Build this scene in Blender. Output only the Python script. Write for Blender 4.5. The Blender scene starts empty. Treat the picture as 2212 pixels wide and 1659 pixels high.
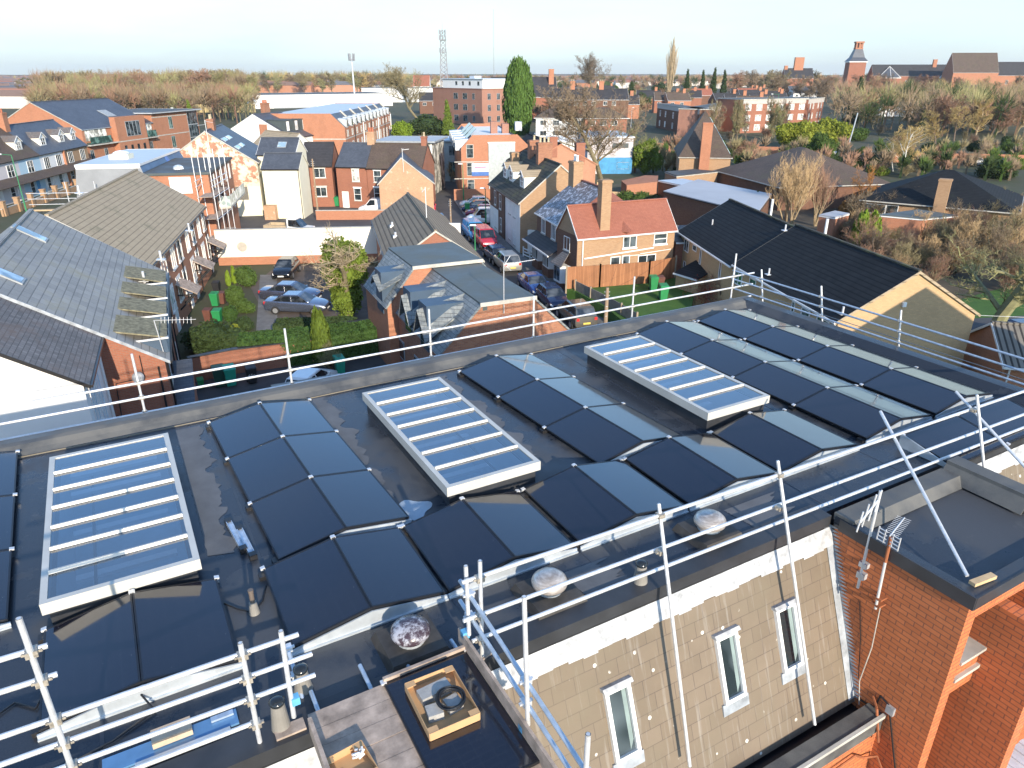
import bpy, math, random
from mathutils import Vector, Matrix, noise as mnoise
random.seed(7)
R=math.radians
SC=bpy.context.scene; COL=SC.collection
# ---------------- camera, world, sun, exposure
GZ=16.5; PITCH=R(23.64)
cam=bpy.data.cameras.new('camera'); co=bpy.data.objects.new('camera',cam); COL.objects.link(co)
cam.sensor_width=36; cam.lens=24.965; cam.clip_end=9000; cam.clip_start=.1
co.location=(0,0,GZ); co.rotation_euler=(R(90)-PITCH,0,0); SC.camera=co
SUN_EL=R(19); SUN_AZ=R(292)      # direction the light comes from (world azimuth, ccw from +X)
W=bpy.data.worlds.new('World'); SC.world=W; W.use_nodes=True
nt=W.node_tree; bg=nt.nodes['Background']; sky=nt.nodes.new('ShaderNodeTexSky'); sky.sky_type='NISHITA'
sky.sun_disc=False; sky.sun_elevation=SUN_EL; sky.sun_rotation=R(90)-SUN_AZ; sky.air_density=1.0; sky.dust_density=.6; sky.ozone_density=1.6
# thin high cloud veil, seen and lit alike
wc=nt.nodes.new('ShaderNodeTexCoord'); wm=nt.nodes.new('ShaderNodeMapping'); wm.inputs['Scale'].default_value=(1.2,1.2,7)
wn=nt.nodes.new('ShaderNodeTexNoise'); wn.inputs['Scale'].default_value=2.2; wn.inputs['Detail'].default_value=7; wn.inputs['Roughness'].default_value=.55
wr=nt.nodes.new('ShaderNodeMapRange'); wr.inputs[1].default_value=.42; wr.inputs[2].default_value=.75; wr.inputs[3].default_value=.0; wr.inputs[4].default_value=.16
wx=nt.nodes.new('ShaderNodeMixRGB'); wx.inputs[2].default_value=(4.0,4.55,4.95,1)
nt.links.new(wc.outputs['Generated'],wm.inputs['Vector']); nt.links.new(wm.outputs[0],wn.inputs['Vector']); nt.links.new(wn.outputs[0],wr.inputs[0])
ws=nt.nodes.new('ShaderNodeSeparateXYZ'); nt.links.new(wc.outputs['Generated'],ws.inputs[0])
wh=nt.nodes.new('ShaderNodeMapRange'); wh.inputs[1].default_value=0.; wh.inputs[2].default_value=.30; wh.inputs[3].default_value=.80; wh.inputs[4].default_value=.05; nt.links.new(ws.outputs[2],wh.inputs[0])
wa=nt.nodes.new('ShaderNodeMath'); wa.operation='ADD'; wa.use_clamp=True; nt.links.new(wh.outputs[0],wa.inputs[0]); nt.links.new(wr.outputs[0],wa.inputs[1])
wt=nt.nodes.new('ShaderNodeMixRGB'); wt.blend_type='MULTIPLY'; wt.inputs[0].default_value=1; wt.inputs[2].default_value=(1.30,1.66,1.98,1); nt.links.new(sky.outputs[0],wt.inputs[1])
nt.links.new(wt.outputs[0],wx.inputs[1]); nt.links.new(wa.outputs[0],wx.inputs[0]); nt.links.new(wx.outputs[0],bg.inputs['Color'])
bg.inputs['Strength'].default_value=.14
sl=bpy.data.lights.new('sun','SUN'); so=bpy.data.objects.new('sun',sl); COL.objects.link(so)
sl.energy=5.0; sl.angle=R(.5); sl.color=(1,.87,.70)
sd=Vector((math.cos(SUN_AZ)*math.cos(SUN_EL),math.sin(SUN_AZ)*math.cos(SUN_EL),math.sin(SUN_EL)))
so.rotation_euler=sd.to_track_quat('Z','Y').to_euler(); so.location=(0,-20,40)
SC.view_settings.view_transform='Standard'; SC.view_settings.look='None'; SC.view_settings.gamma=1; SC.view_settings.exposure=.42
SC.render.engine='CYCLES'; SC.cycles.use_denoising=True; SC.cycles.max_bounces=6; SC.cycles.transparent_max_bounces=8
# ---------------- measuring: rays through the calibrated camera meet planes of known height
FX=1534.0
ZM={0:(0,0,1),1:(0,86.4,.25),2:(483.8,51.8,.28125),3:(1036.8,51.8,.28125),4:(1589.8,51.8,.28125),5:(0,432,.28125),6:(414.7,432,.28125),7:(950.4,345.6,.28125),8:(1589.8,432,.28125),
9:(0,864,.3359),10:(0,1209.6,.2734),11:(553,1209.6,.2734),12:(691.2,734.4,.3386),13:(1123.2,1036.8,.3359),14:(1209.6,604.8,.4531),15:(1641.6,950.4,.2604),16:(1555.2,1209.6,.2968),
17:(933.1,276.5,.14582),18:(760.3,328.3,.11460),19:(483.8,207.4,.13280),20:(1417,224.6,.17967),21:(345.6,345.6,.14062),22:(1192.3,380.2,.14582),23:(0,216,.16140),24:(950.4,1166.4,.29691),25:(1814.4,777.6,.2083),26:(1900.8,604.8,.15624)}
def ray(n,x,y):
    a0,b0,s=ZM[n]; x=a0+x*s; y=b0+y*s
    a=(x-1106)/FX; b=(829.5-y)/FX
    return Vector((a,math.cos(PITCH)+b*math.sin(PITCH),-math.sin(PITCH)+b*math.cos(PITCH)))
def RP(n,x,y,ax,c):      # meets a plane u=c or v=c of the roof frame -> (u,v,z)
    a=R(29.3); nr=(math.cos(a),math.sin(a)) if ax=='u' else (-math.sin(a),math.cos(a)); o=Vector((-1.1016,9.9206)); p0=(o.x+nr[0]*c,o.y+nr[1]*c)
    w=V3(n,x,y,p0,nr); d=Vector((w.x,w.y))-o; return (d.x*math.cos(a)+d.y*math.sin(a),-d.x*math.sin(a)+d.y*math.cos(a),w.z)
def P(n,x,y,z=0.0):
    r=ray(n,x,y); return Vector((0,0,GZ))+r*((z-GZ)/r.z)
def V3(n,x,y,p0,nrm):     # meets a vertical plane through p0 with horizontal normal nrm
    r=ray(n,x,y); t=(p0[0]*nrm[0]+p0[1]*nrm[1])/(r.x*nrm[0]+r.y*nrm[1]); return Vector((0,0,GZ))+r*t
# ---------------- objects
def empty(name,loc=(0,0,0),rz=0,parent=None):
    o=bpy.data.objects.new(name,None); COL.objects.link(o); o.location=loc; o.rotation_euler=(0,0,rz); o.parent=parent; o.empty_display_size=.2
    return o
def tag(o,label=None,cat=None,group=None,kind=None):
    if label: o['label']=label
    if cat: o['category']=cat
    if group: o['group']=group
    if kind: o['kind']=kind
    return o
def thing(name,label,cat,loc=(0,0,0),rz=0,group=None): return tag(empty(name,loc,rz),label,cat,group)
class MB:
    def __init__(s): s.v=[]; s.f=[]; s.m=[]; s.mi=0
    def face(s,*pts):
        i=len(s.v); s.v+= [tuple(p) for p in pts]; s.f.append(tuple(range(i,i+len(pts)))); s.m.append(s.mi); return s
    def hexa(s,p):      # p: 8 points, bottom 4 ccw then top 4
        i=len(s.v); s.v+=[tuple(q) for q in p]
        for f in ((3,2,1,0),(4,5,6,7),(0,1,5,4),(1,2,6,5),(2,3,7,6),(3,0,4,7)): s.f.append(tuple(i+k for k in f)); s.m.append(s.mi)
        return s
    def box(s,x0,x1,y0,y1,z0,z1):
        return s.hexa([(x0,y0,z0),(x1,y0,z0),(x1,y1,z0),(x0,y1,z0),(x0,y0,z1),(x1,y0,z1),(x1,y1,z1),(x0,y1,z1)])
    def prism(s,poly,z0,z1):
        i=len(s.v); n=len(poly)
        a=sum(poly[k][0]*poly[(k+1)%n][1]-poly[(k+1)%n][0]*poly[k][1] for k in range(n))
        if a<0: poly=poly[::-1]
        f=lambda z,p: z(p) if callable(z) else z
        s.v+=[(p[0],p[1],f(z0,p)) for p in poly]+[(p[0],p[1],f(z1,p)) for p in poly]
        s.f.append(tuple(i+k for k in range(n))[::-1]); s.f.append(tuple(i+n+k for k in range(n))); s.m+=[s.mi]*2
        for k in range(n): s.f.append((i+k,i+(k+1)%n,i+n+(k+1)%n,i+n+k)); s.m.append(s.mi)
        return s
    def slab(s,pts,t):   # planar polygon given a thickness downwards along its normal
        pts=[Vector(p) for p in pts]; n=(pts[1]-pts[0]).cross(pts[2]-pts[0]).normalized()
        if n.z<0: pts=pts[::-1]; n=-n
        i=len(s.v); k=len(pts); s.v+=[tuple(p-n*t) for p in pts]+[tuple(p) for p in pts]
        s.f.append(tuple(range(i,i+k))[::-1]); s.f.append(tuple(range(i+k,i+2*k))); s.m+=[s.mi]*2
        for j in range(k): s.f.append((i+j,i+(j+1)%k,i+k+(j+1)%k,i+k+j)); s.m.append(s.mi)
        return s
    def tube(s,p,q,r0,r1=None,n=8,cap=True):
        p=Vector(p);q=Vector(q); r1=r0 if r1 is None else r1; d=(q-p)
        if d.length<1e-6: return s
        d.normalize(); a=d.orthogonal().normalized(); b=d.cross(a); i=len(s.v)
        for c,r in ((p,r0),(q,r1)):
            for k in range(n):
                t=2*math.pi*k/n; s.v.append(tuple(c+a*(r*math.cos(t))+b*(r*math.sin(t))))
        for k in range(n): s.f.append((i+k,i+(k+1)%n,i+n+(k+1)%n,i+n+k)); s.m.append(s.mi)
        if cap: s.f.append(tuple(i+k for k in range(n))[::-1]); s.f.append(tuple(i+n+k for k in range(n))); s.m+=[s.mi]*2
        return s
    def path(s,pts,r,n=6):
        for a,b in zip(pts,pts[1:]): s.tube(a,b,r,r,n)
        return s
    def lathe(s,c,prof,n=20):   # prof: (radius, z)
        i=len(s.v)
        for r,z in prof:
            for k in range(n): t=2*math.pi*k/n; s.v.append((c[0]+r*math.cos(t),c[1]+r*math.sin(t),c[2]+z))
        for j in range(len(prof)-1):
            for k in range(n): s.f.append((i+j*n+k,i+j*n+(k+1)%n,i+(j+1)*n+(k+1)%n,i+(j+1)*n+k)); s.m.append(s.mi)
        s.f.append(tuple(i+k for k in range(n))[::-1]); m=i+(len(prof)-1)*n; s.f.append(tuple(m+k for k in range(n))); s.m+=[s.mi]*2
        return s
    def mesh(s,name,mats,smooth=False,uv=True):
        me=bpy.data.meshes.new(name); me.from_pydata(s.v,[],s.f)
        if not isinstance(mats,(list,tuple)): mats=[mats]
        for m in mats: me.materials.append(m)
        if len(mats)>1: me.polygons.foreach_set('material_index',s.m)
        if smooth: me.polygons.foreach_set('use_smooth',[True]*len(s.f))
        if uv:
            l=me.uv_layers.new(name='UVMap'); Z=Vector((0,0,1)); dat=[]
            for p in me.polygons:
                n=p.normal
                if abs(n.z)>.995: t=Vector((1,0,0)); b=Vector((0,1,0))
                else: t=Z.cross(n).normalized(); b=n.cross(t)
                for vi in p.vertices: c=me.vertices[vi].co; dat+= [c.dot(t),c.dot(b)]
            l.data.foreach_set('uv',dat)
        me.update(); return me
    def build(s,name,mats,parent=None,smooth=False,uv=True,loc=None,rz=None):
        o=bpy.data.objects.new(name,s.mesh(name,mats,smooth,uv)); COL.objects.link(o); o.parent=parent
        if loc is not None: o.location=loc
        if rz is not None: o.rotation_euler=(0,0,rz)
        return o
def copy_tree(o,parent=None):
    c=o.copy(); COL.objects.link(c); c.parent=parent
    for ch in list(o.children): copy_tree(ch,c)
    return c
def smooth_by_angle(o,deg=35):
    o.data.polygons.foreach_set('use_smooth',[True]*len(o.data.polygons))
    bm=__import__('bmesh').new(); bm.from_mesh(o.data)
    for e in bm.edges:
        if len(e.link_faces)==2 and e.calc_face_angle(0)>R(deg): e.smooth=False
    bm.to_mesh(o.data); bm.free()
# ---------------- materials
def nodes(name):
    m=bpy.data.materials.new(name); m.use_nodes=True; t=m.node_tree; b=t.nodes['Principled BSDF']; return m,t,b
def coord(t,kind='Object',scale=None):
    c=t.nodes.new('ShaderNodeTexCoord'); o=c.outputs[kind]
    if scale:
        mp=t.nodes.new('ShaderNodeMapping'); mp.inputs['Scale'].default_value=scale; t.links.new(o,mp.inputs['Vector']); o=mp.outputs[0]
    return o
def noiz(t,vec,scale,detail=5,rough=.6):
    n=t.nodes.new('ShaderNodeTexNoise'); n.inputs['Scale'].default_value=scale; n.inputs['Detail'].default_value=detail; n.inputs['Roughness'].default_value=rough; t.links.new(vec,n.inputs['Vector']); return n.outputs[0]
def ramp(t,fac,a,b,c0=0.,c1=1.):
    n=t.nodes.new('ShaderNodeMapRange'); n.inputs[1].default_value=a; n.inputs[2].default_value=b; n.inputs[3].default_value=c0; n.inputs[4].default_value=c1; t.links.new(fac,n.inputs[0]); return n.outputs[0]
def c4(c): return (c[0],c[1],c[2],1) if len(c)==3 else c
def mix(t,fac,a,b,mode='MIX'):
    n=t.nodes.new('ShaderNodeMixRGB'); n.blend_type=mode
    if isinstance(fac,float): n.inputs[0].default_value=fac
    else: t.links.new(fac,n.inputs[0])
    for k,x in ((1,a),(2,b)):
        if isinstance(x,(tuple,list)): n.inputs[k].default_value=c4(x)
        else: t.links.new(x,n.inputs[k])
    return n.outputs[0]
def bump(t,b,h,st=.3,dist=.02):
    n=t.nodes.new('ShaderNodeBump'); n.inputs['Strength'].default_value=st; n.inputs['Distance'].default_value=dist; t.links.new(h,n.inputs['Height']); t.links.new(n.outputs[0],b.inputs['Normal'])
_mc={}
def plain(name,col,rough=.6,metal=0.,var=.15,scale=3.,bmp=0.,spec=.5,coat=0.):
    if name in _mc: return _mc[name]
    m,t,b=nodes(name); b.inputs['Roughness'].default_value=rough; b.inputs['Metallic'].default_value=metal; b.inputs['Specular IOR Level'].default_value=spec; b.inputs['Coat Weight'].default_value=coat
    v=coord(t,'Object'); n=noiz(t,v,scale); lo=tuple(x*(1-var) for x in col); hi=tuple(min(1,x*(1+var)) for x in col)
    t.links.new(mix(t,ramp(t,n,.3,.7),lo,hi),b.inputs['Base Color'])
    if bmp: bump(t,b,noiz(t,v,scale*12),bmp,.01)
    _mc[name]=m; return m
def bricks(name,c1,c2,mortar,bw=.225,bh=.075,mort=.011,bias=0.,patch=None,pth=(.52,.62),psc=.8,rough=.85,big=.22,rowvar=False,msm=.1,bs=.35,spec=.3):
    if name in _mc: return _mc[name]
    m,t,b=nodes(name); b.inputs['Roughness'].default_value=rough; b.inputs['Specular IOR Level'].default_value=spec
    uv=coord(t,'UV'); k=t.nodes.new('ShaderNodeTexBrick'); t.links.new(uv,k.inputs['Vector'])
    k.inputs['Scale'].default_value=1; k.inputs['Brick Width'].default_value=bw; k.inputs['Row Height'].default_value=bh; k.inputs['Mortar Size'].default_value=mort; k.inputs['Mortar Smooth'].default_value=msm; k.inputs['Bias'].default_value=bias
    k.inputs['Color1'].default_value=c4(c1); k.inputs['Color2'].default_value=c4(c2); k.inputs['Mortar'].default_value=c4(mortar)
    ob=coord(t,'Object'); n=noiz(t,ob,.55,6,.65); col=mix(t,ramp(t,n,.25,.75,1-big,1+big),(0,0,0),k.outputs[0],'MIX')
    n2=noiz(t,ob,9,3); hue=mix(t,ramp(t,n2,.3,.75,0,.22),col,(mortar[0]*.8,mortar[1]*.75,mortar[2]*.7))
    col=hue
    if patch: 
        pn=noiz(t,ob,psc,7,.7); col=mix(t,ramp(t,pn,pth[0],pth[1]),col,patch)
    t.links.new(col,b.inputs['Base Color'])
    bump(t,b,k.outputs['Fac'],-bs,.012) if False else bump(t,b,ramp(t,k.outputs['Fac'],0,1,1,0),bs,.012)
    _mc[name]=m; return m
def tiles(name,c1,c2,dark,w=.3,h=.3,mort=.02,moss=None,mth=(.55,.7),msc=1.2,rough=.75,vw=True,spec=.4,bs=.6,big=.3):
    """roof covering laid in courses: dark course lines, per-tile tone, optional lichen"""
    if name in _mc: return _mc[name]
    m,t,b=nodes(name); b.inputs['Roughness'].default_value=rough; b.inputs['Specular IOR Level'].default_value=spec
    uv=coord(t,'UV'); k=t.nodes.new('ShaderNodeTexBrick'); t.links.new(uv,k.inputs['Vector'])
    k.inputs['Scale'].default_value=1; k.inputs['Brick Width'].default_value=w; k.inputs['Row Height'].default_value=h; k.inputs['Mortar Size'].default_value=.006 if vw else 0.; k.inputs['Mortar Smooth'].default_value=.2
    k.inputs['Color1'].default_value=c4(c1); k.inputs['Color2'].default_value=c4(c2); k.inputs['Mortar'].default_value=c4(dark)
    sx=t.nodes.new('ShaderNodeSeparateXYZ'); t.links.new(uv,sx.inputs[0])
    dv=t.nodes.new('ShaderNodeMath'); dv.operation='DIVIDE'; dv.inputs[1].default_value=h; t.links.new(sx.outputs[1],dv.inputs[0])
    fr=t.nodes.new('ShaderNodeMath'); fr.operation='FRACT'; t.links.new(dv.outputs[0],fr.inputs[0])
    ln=ramp(t,fr.outputs[0],0,mort/h*1.5,1,0)
    ob=coord(t,'Object'); n=noiz(t,ob,.5,6,.65)
    col=mix(t,ramp(t,n,.25,.75,1-big,1+big*.5),(0,0,0),k.outputs[0]); col=mix(t,ln,col,dark)
    if moss: col=mix(t,ramp(t,noiz(t,ob,msc,9,.75),mth[0],mth[1]),col,moss)
    t.links.new(col,b.inputs['Base Color']); bump(t,b,ramp(t,fr.outputs[0],0,1,1,0),bs,.03)
    _mc[name]=m; return m
def ribbed(name,c,dark,w=.3,duty=.25,rough=.8,moss=None):
    if name in _mc: return _mc[name]
    m,t,b=nodes(name); b.inputs['Roughness'].default_value=rough; uv=coord(t,'UV'); sx=t.nodes.new('ShaderNodeSeparateXYZ'); t.links.new(uv,sx.inputs[0])
    dv=t.nodes.new('ShaderNodeMath'); dv.operation='DIVIDE'; dv.inputs[1].default_value=w; t.links.new(sx.outputs[0],dv.inputs[0])
    fr=t.nodes.new('ShaderNodeMath'); fr.operation='FRACT'; t.links.new(dv.outputs[0],fr.inputs[0])
    ob=coord(t,'Object'); col=mix(t,ramp(t,noiz(t,ob,.8,6),.3,.7),tuple(x*.8 for x in c),tuple(x*1.15 for x in c)); col=mix(t,ramp(t,fr.outputs[0],duty,duty+.12,1,0),col,dark)
    if moss: col=mix(t,ramp(t,noiz(t,ob,1.5,9,.7),.55,.65),col,moss)
    t.links.new(col,b.inputs['Base Color']); bump(t,b,ramp(t,fr.outputs[0],0,duty,0,1),.5,.03)
    _mc[name]=m; return m
galv=plain('galvanised_steel',(.70,.71,.72),.45,.45,.15,10)
galvb=plain('bluish_steel',(.46,.54,.63),.4,.5,.2,9)
galvd=plain('dull_zinc',(.50,.54,.57),.5,.45,.18,3,.05)
white=plain('white_upvc',(.80,.80,.78),.35,0,.04,2)
wpaint=plain('white_masonry_paint',(.78,.76,.70),.8,0,.08,.9,.15)
black=plain('black_plastic',(.018,.018,.02),.4,0,.2,5)
rubber=plain('tyre_rubber',(.02,.02,.02),.8)
lead=plain('lead_sheet',(.34,.37,.40),.6,.1,.35,4,.2)
stone=plain('pale_stone',(.45,.43,.38),.85,0,.2,2,.3)
timber=plain('weathered_board',(.36,.285,.23),.85,0,.45,4.5,.3)
rawwood=plain('fresh_timber',(.58,.40,.22),.8,0,.2,3,.2)
cardb=plain('cardboard',(.52,.32,.16),.85,0,.1,3)
conc=plain('concrete',(.36,.35,.33),.9,0,.2,6,.4)
redmet=plain('rusty_pipe',(.30,.10,.04),.8,0,.3,6,.2)
terra=plain('terracotta_pot',(.42,.14,.07),.8,0,.2,4)
buff=plain('buff_pot',(.50,.42,.28),.8,0,.2,4)
def glassmat(name,col=(.02,.03,.035),rough=.06,spec=.8):
    if name in _mc: return _mc[name]
    m,t,b=nodes(name); b.inputs['Base Color'].default_value=c4(col); b.inputs['Roughness'].default_value=rough; b.inputs['Specular IOR Level'].default_value=spec
    v=coord(t,'Object'); n=noiz(t,v,.9,2); t.links.new(mix(t,ramp(t,n,.45,.6),col,tuple(min(1,x*3+.05) for x in col)),b.inputs['Base Color']); _mc[name]=m; return m
pane=glassmat('window_glass'); paneb=glassmat('blinds_glass',(.30,.30,.27),.12,.6); paneg=glassmat('green_tinted_glass',(.03,.07,.06),.08)
# ================= the roof in the foreground, in its own frame (u along the parapet, v away, z up)
PHI=R(29.3); CU,SU=math.cos(PHI),math.sin(PHI); OX,OY=-1.1016,9.9206; RZ=10.3
def RF(u,v,z=RZ): return (OX+u*CU-v*SU,OY+u*SU+v*CU,z)
def roofthing(name,label,cat,u,v,z=RZ,rz=0,group=None): return thing(name,label,cat,RF(u,v,z),PHI+rz,group)
# -- materials of the roof
def membrane(name,dry,wet,th,sc=.55,rl=.16,rh=.62):
    m,t,b=nodes(name); ob=coord(t,'Object'); n=noiz(t,ob,sc,8,.62); f=ramp(t,n,th[0],th[1]); g=noiz(t,ob,60,3,.7)
    c=mix(t,f,wet,dry); c=mix(t,ramp(t,g,.35,.75,0,.25),c,(dry[0]*1.5,dry[1]*1.5,dry[2]*1.5)); s=noiz(t,ob,2.3,8,.7); c=mix(t,ramp(t,s,.62,.8,0,.35),c,(.20,.20,.19))
    t.links.new(c,b.inputs['Base Color']); t.links.new(ramp(t,n,th[0],th[1],rl,rh),b.inputs['Roughness']); b.inputs['Specular IOR Level'].default_value=.42
    bump(t,b,g,.25,.004); return m
deckm=membrane('wet_roof_felt',(.062,.066,.073),(.024,.030,.041),(.50,.60),rl=.24,rh=.6)
kerbm=membrane('weathered_felt',(.125,.123,.115),(.06,.063,.066),(.38,.60),1.4,.4,.8)
drym=plain('dry_felt',(.115,.118,.124),.7,0,.2,2.5,.3)
blackedge=plain('dark_edge_trim',(.035,.037,.042),.45,0,.3,2)
brick_or=bricks('orange_red_brick',(.62,.20,.075),(.54,.165,.06),(.26,.10,.06),mort=.008,big=.22,bw=.24,bh=.078,rough=.7)
mans=tiles('mansard_tiles',(.205,.160,.115),(.178,.138,.098),(.115,.088,.07),w=.33,h=.225,mort=.004,moss=(.175,.145,.10),mth=(.45,.8),msc=.9,big=.28,bs=.25)
def spots(m,col,sc,thr,streak=None):
    t=m.node_tree; b=t.nodes['Principled BSDF']; src=b.inputs['Base Color'].links[0].from_socket; ob=coord(t,'Object')
    v=t.nodes.new('ShaderNodeTexVoronoi'); v.inputs['Scale'].default_value=sc; t.links.new(ob,v.inputs['Vector']); gate=noiz(t,ob,sc*.35,3)
    a=ramp(t,v.outputs['Distance'],thr*.7,thr,1,0); gg=ramp(t,gate,.50,.56); k=t.nodes.new('ShaderNodeMath'); k.operation='MULTIPLY'; t.links.new(a,k.inputs[0]); t.links.new(gg,k.inputs[1])
    c=mix(t,k.outputs[0],src,col)
    if streak:
        st=noiz(t,coord(t,'Object',(7,.5,.5)),2.2,5,.6); c=mix(t,ramp(t,st,.56,.8,0,.45),c,streak)
    t.links.new(c,b.inputs['Base Color'])
spots(mans,(.80,.78,.70),4.2,.13,(.42,.40,.36))
flash=plain('white_weathered_lead',(.43,.44,.45),.75,.0,.35,7,.15)
panelm,t,b=nodes('solar_cells'); b.inputs['Roughness'].default_value=.10; b.inputs['Specular IOR Level'].default_value=.62; b.inputs['Coat Weight'].default_value=.5; b.inputs['Coat Roughness'].default_value=.04
uv=coord(t,'UV'); k=t.nodes.new('ShaderNodeTexBrick'); k.offset=0; k.inputs['Scale'].default_value=1; k.inputs['Brick Width'].default_value=.162; k.inputs['Row Height'].default_value=.083; k.inputs['Mortar Size'].default_value=.0022; k.inputs['Mortar Smooth'].default_value=.3
k.inputs['Color1'].default_value=(.0062,.0065,.0135,1); k.inputs['Color2'].default_value=(.0075,.0075,.015,1); k.inputs['Mortar'].default_value=(.020,.022,.032,1); t.links.new(uv,k.inputs['Vector'])
dirt=noiz(t,coord(t,'Object'),3.2,8,.7); c=mix(t,ramp(t,dirt,.60,.9,0,.10),k.outputs[0],(.2,.2,.21)); sp_=noiz(t,coord(t,'Object'),55,2,.5); c=mix(t,ramp(t,sp_,.76,.80,0,.5),c,(.45,.45,.45)); t.links.new(c,b.inputs['Base Color']); t.links.new(ramp(t,dirt,.3,.8,.07,.2),b.inputs['Roughness'])
pframe=plain('black_anodised_frame',(.03,.032,.038),.35,.6,.1,6)
sglass=bpy.data.materials.new('skylight_glass'); sglass.use_nodes=True; t=sglass.node_tree; t.nodes.remove(t.nodes['Principled BSDF']); out=t.nodes['Material Output']
fr=t.nodes.new('ShaderNodeFresnel'); fr.inputs[0].default_value=1.5; gl=t.nodes.new('ShaderNodeBsdfGlossy'); gl.inputs['Roughness'].default_value=.03; tr=t.nodes.new('ShaderNodeBsdfTransparent'); tr.inputs[0].default_value=(.86,.93,.96,1); mx=t.nodes.new('ShaderNodeMixShader')
mm=t.nodes.new('ShaderNodeMath'); mm.operation='MULTIPLY_ADD'; mm.inputs[1].default_value=1.8; mm.inputs[2].default_value=.18; mm.use_clamp=True; t.links.new(fr.outputs[0],mm.inputs[0])
t.links.new(mm.outputs[0],mx.inputs[0]); t.links.new(tr.outputs[0],mx.inputs[1]); t.links.new(gl.outputs[0],mx.inputs[2]); t.links.new(mx.outputs[0],out.inputs[0])
skyframe=plain('cream_white_aluminium',(.52,.505,.46),.45,.1,.08,2)
well=plain('skylight_well',(.72,.78,.82),.8,0,.06,1.5)
wellb=plain('white_blind',(.88,.90,.92),.6,0,.04,2)
welld=plain('room_below',(.50,.66,.74),.7,0,.3,.9)
# -- the building itself
HB=thing('flat_roofed_building','long dark felt flat roof of a mansard building with orange brick walls, carrying the solar panels','building',RF(0,0,0),PHI)
U0,U1,V0,V1=-14.,12.15,-3.5,5.2
SKY=[(-5.53,-3.74,-.62,3.45),(-.22,1.45,-.62,3.42),(5.1,6.72,-.62,3.42)]
m=MB(); us=[U0]+[x for s in SKY for x in (s[0]+.1,s[1]-.1)]+[U1]     # deck with the skylight openings left out
for i in range(0,len(us)-1,2): m.box(us[i],us[i+1],V0,V1,RZ-.3,RZ)
for s in SKY: m.box(s[0]+.1,s[1]-.1,V0,s[2]+.1,RZ-.3,RZ); m.box(s[0]+.1,s[1]-.1,s[3]-.1,V1,RZ-.3,RZ)
m.build('roof_deck',deckm,HB)
m=MB()
for k in range(-14,13,2): m.box(k+.98,k+1.02,V0+.05,4.8,RZ,RZ+.004)
m.build('felt_seams',plain('felt_lap',(.035,.042,.055),.4,0,.2,3),HB)
m=MB(); i0=len(m.v)
prof=[(4.62,10.302),(4.74,10.36),(4.84,10.43),(4.95,10.45),(5.16,10.44),(5.21,10.39),(5.21,10.0)]
for a,b_ in zip(prof,prof[1:]): m.face((U0,a[0],a[1]),(U1,a[0],a[1]),(U1,b_[0],b_[1]),(U0,b_[0],b_[1]))
m.build('back_parapet',kerbm,HB)
m=MB(); prof=[(11.62,10.302),(11.74,10.40),(11.80,10.46),(12.05,10.47),(12.15,10.44),(12.15,10.0)]
for a,b_ in zip(prof,prof[1:]): m.face((a[0],V0,a[1]),(b_[0],V0,b_[1]),(b_[0],4.95,b_[1]),(a[0],4.95,a[1]))
m.build('gable_kerb',deckm,HB)
# dry strips where water has drained
def wavy(pl,pr,n=60,amp=.11,seed=1):
    rnd=random.Random(seed); L=[];Rr=[]
    for i in range(n+1):
        t_=i/n; e=min(1,6*t_,6*(1-t_)); L.append((pl[0][0]+(pl[1][0]-pl[0][0])*t_+rnd.uniform(-.01,.01),pl[0][1]+(pl[1][1]-pl[0][1])*t_)); w=amp*2.2*mnoise.noise(Vector((i*.22,seed*3.1,0)))+amp*.7*mnoise.noise(Vector((i*.8,seed,5)))
        Rr.append((pr[0][0]+(pr[1][0]-pr[0][0])*t_+w,pr[0][1]+(pr[1][1]-pr[0][1])*t_))
    return L,Rr
for j,(pl,pr) in enumerate([(((-3.6,4.35),(-3.62,.0)),((-3.15,4.35),(-3.3,-.1))),(((-.98,4.5),(-1.05,.1)),((-.62,4.5),(-.85,.1))),(((1.62,4.3),(1.62,.3)),((1.95,4.3),(1.95,.2))),(((.45,-2.75),(.55,-3.4)),((1.15,-2.75),(1.2,-3.4))),(((3.5,-2.7),(3.6,-3.4)),((4.5,-2.7),(4.4,-3.4)))]):
    L,Rr=wavy(pl,pr,seed=j+1); m=MB()
    for i in range(len(L)-1): m.face((*L[i],RZ+.006),(*Rr[i],RZ+.006),(*Rr[i+1],RZ+.006),(*L[i+1],RZ+.006))
    m.build('dry_patch',drym,HB)
pud,t,b=nodes('puddle_water'); b.inputs['Base Color'].default_value=(.30,.36,.42,1); b.inputs['Roughness'].default_value=.04
bump(t,b,noiz(t,coord(t,'Object'),16,4),.35,.01)
m=MB(); m.face(*[(-.70+.30*math.cos(a)*(1+.18*math.sin(3*a+1)),-.33+.26*math.sin(a)*(1+.2*math.cos(4*a)),RZ+.009) for a in [i*math.pi/14 for i in range(28)]]); m.build('puddle',pud,HB)
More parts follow.
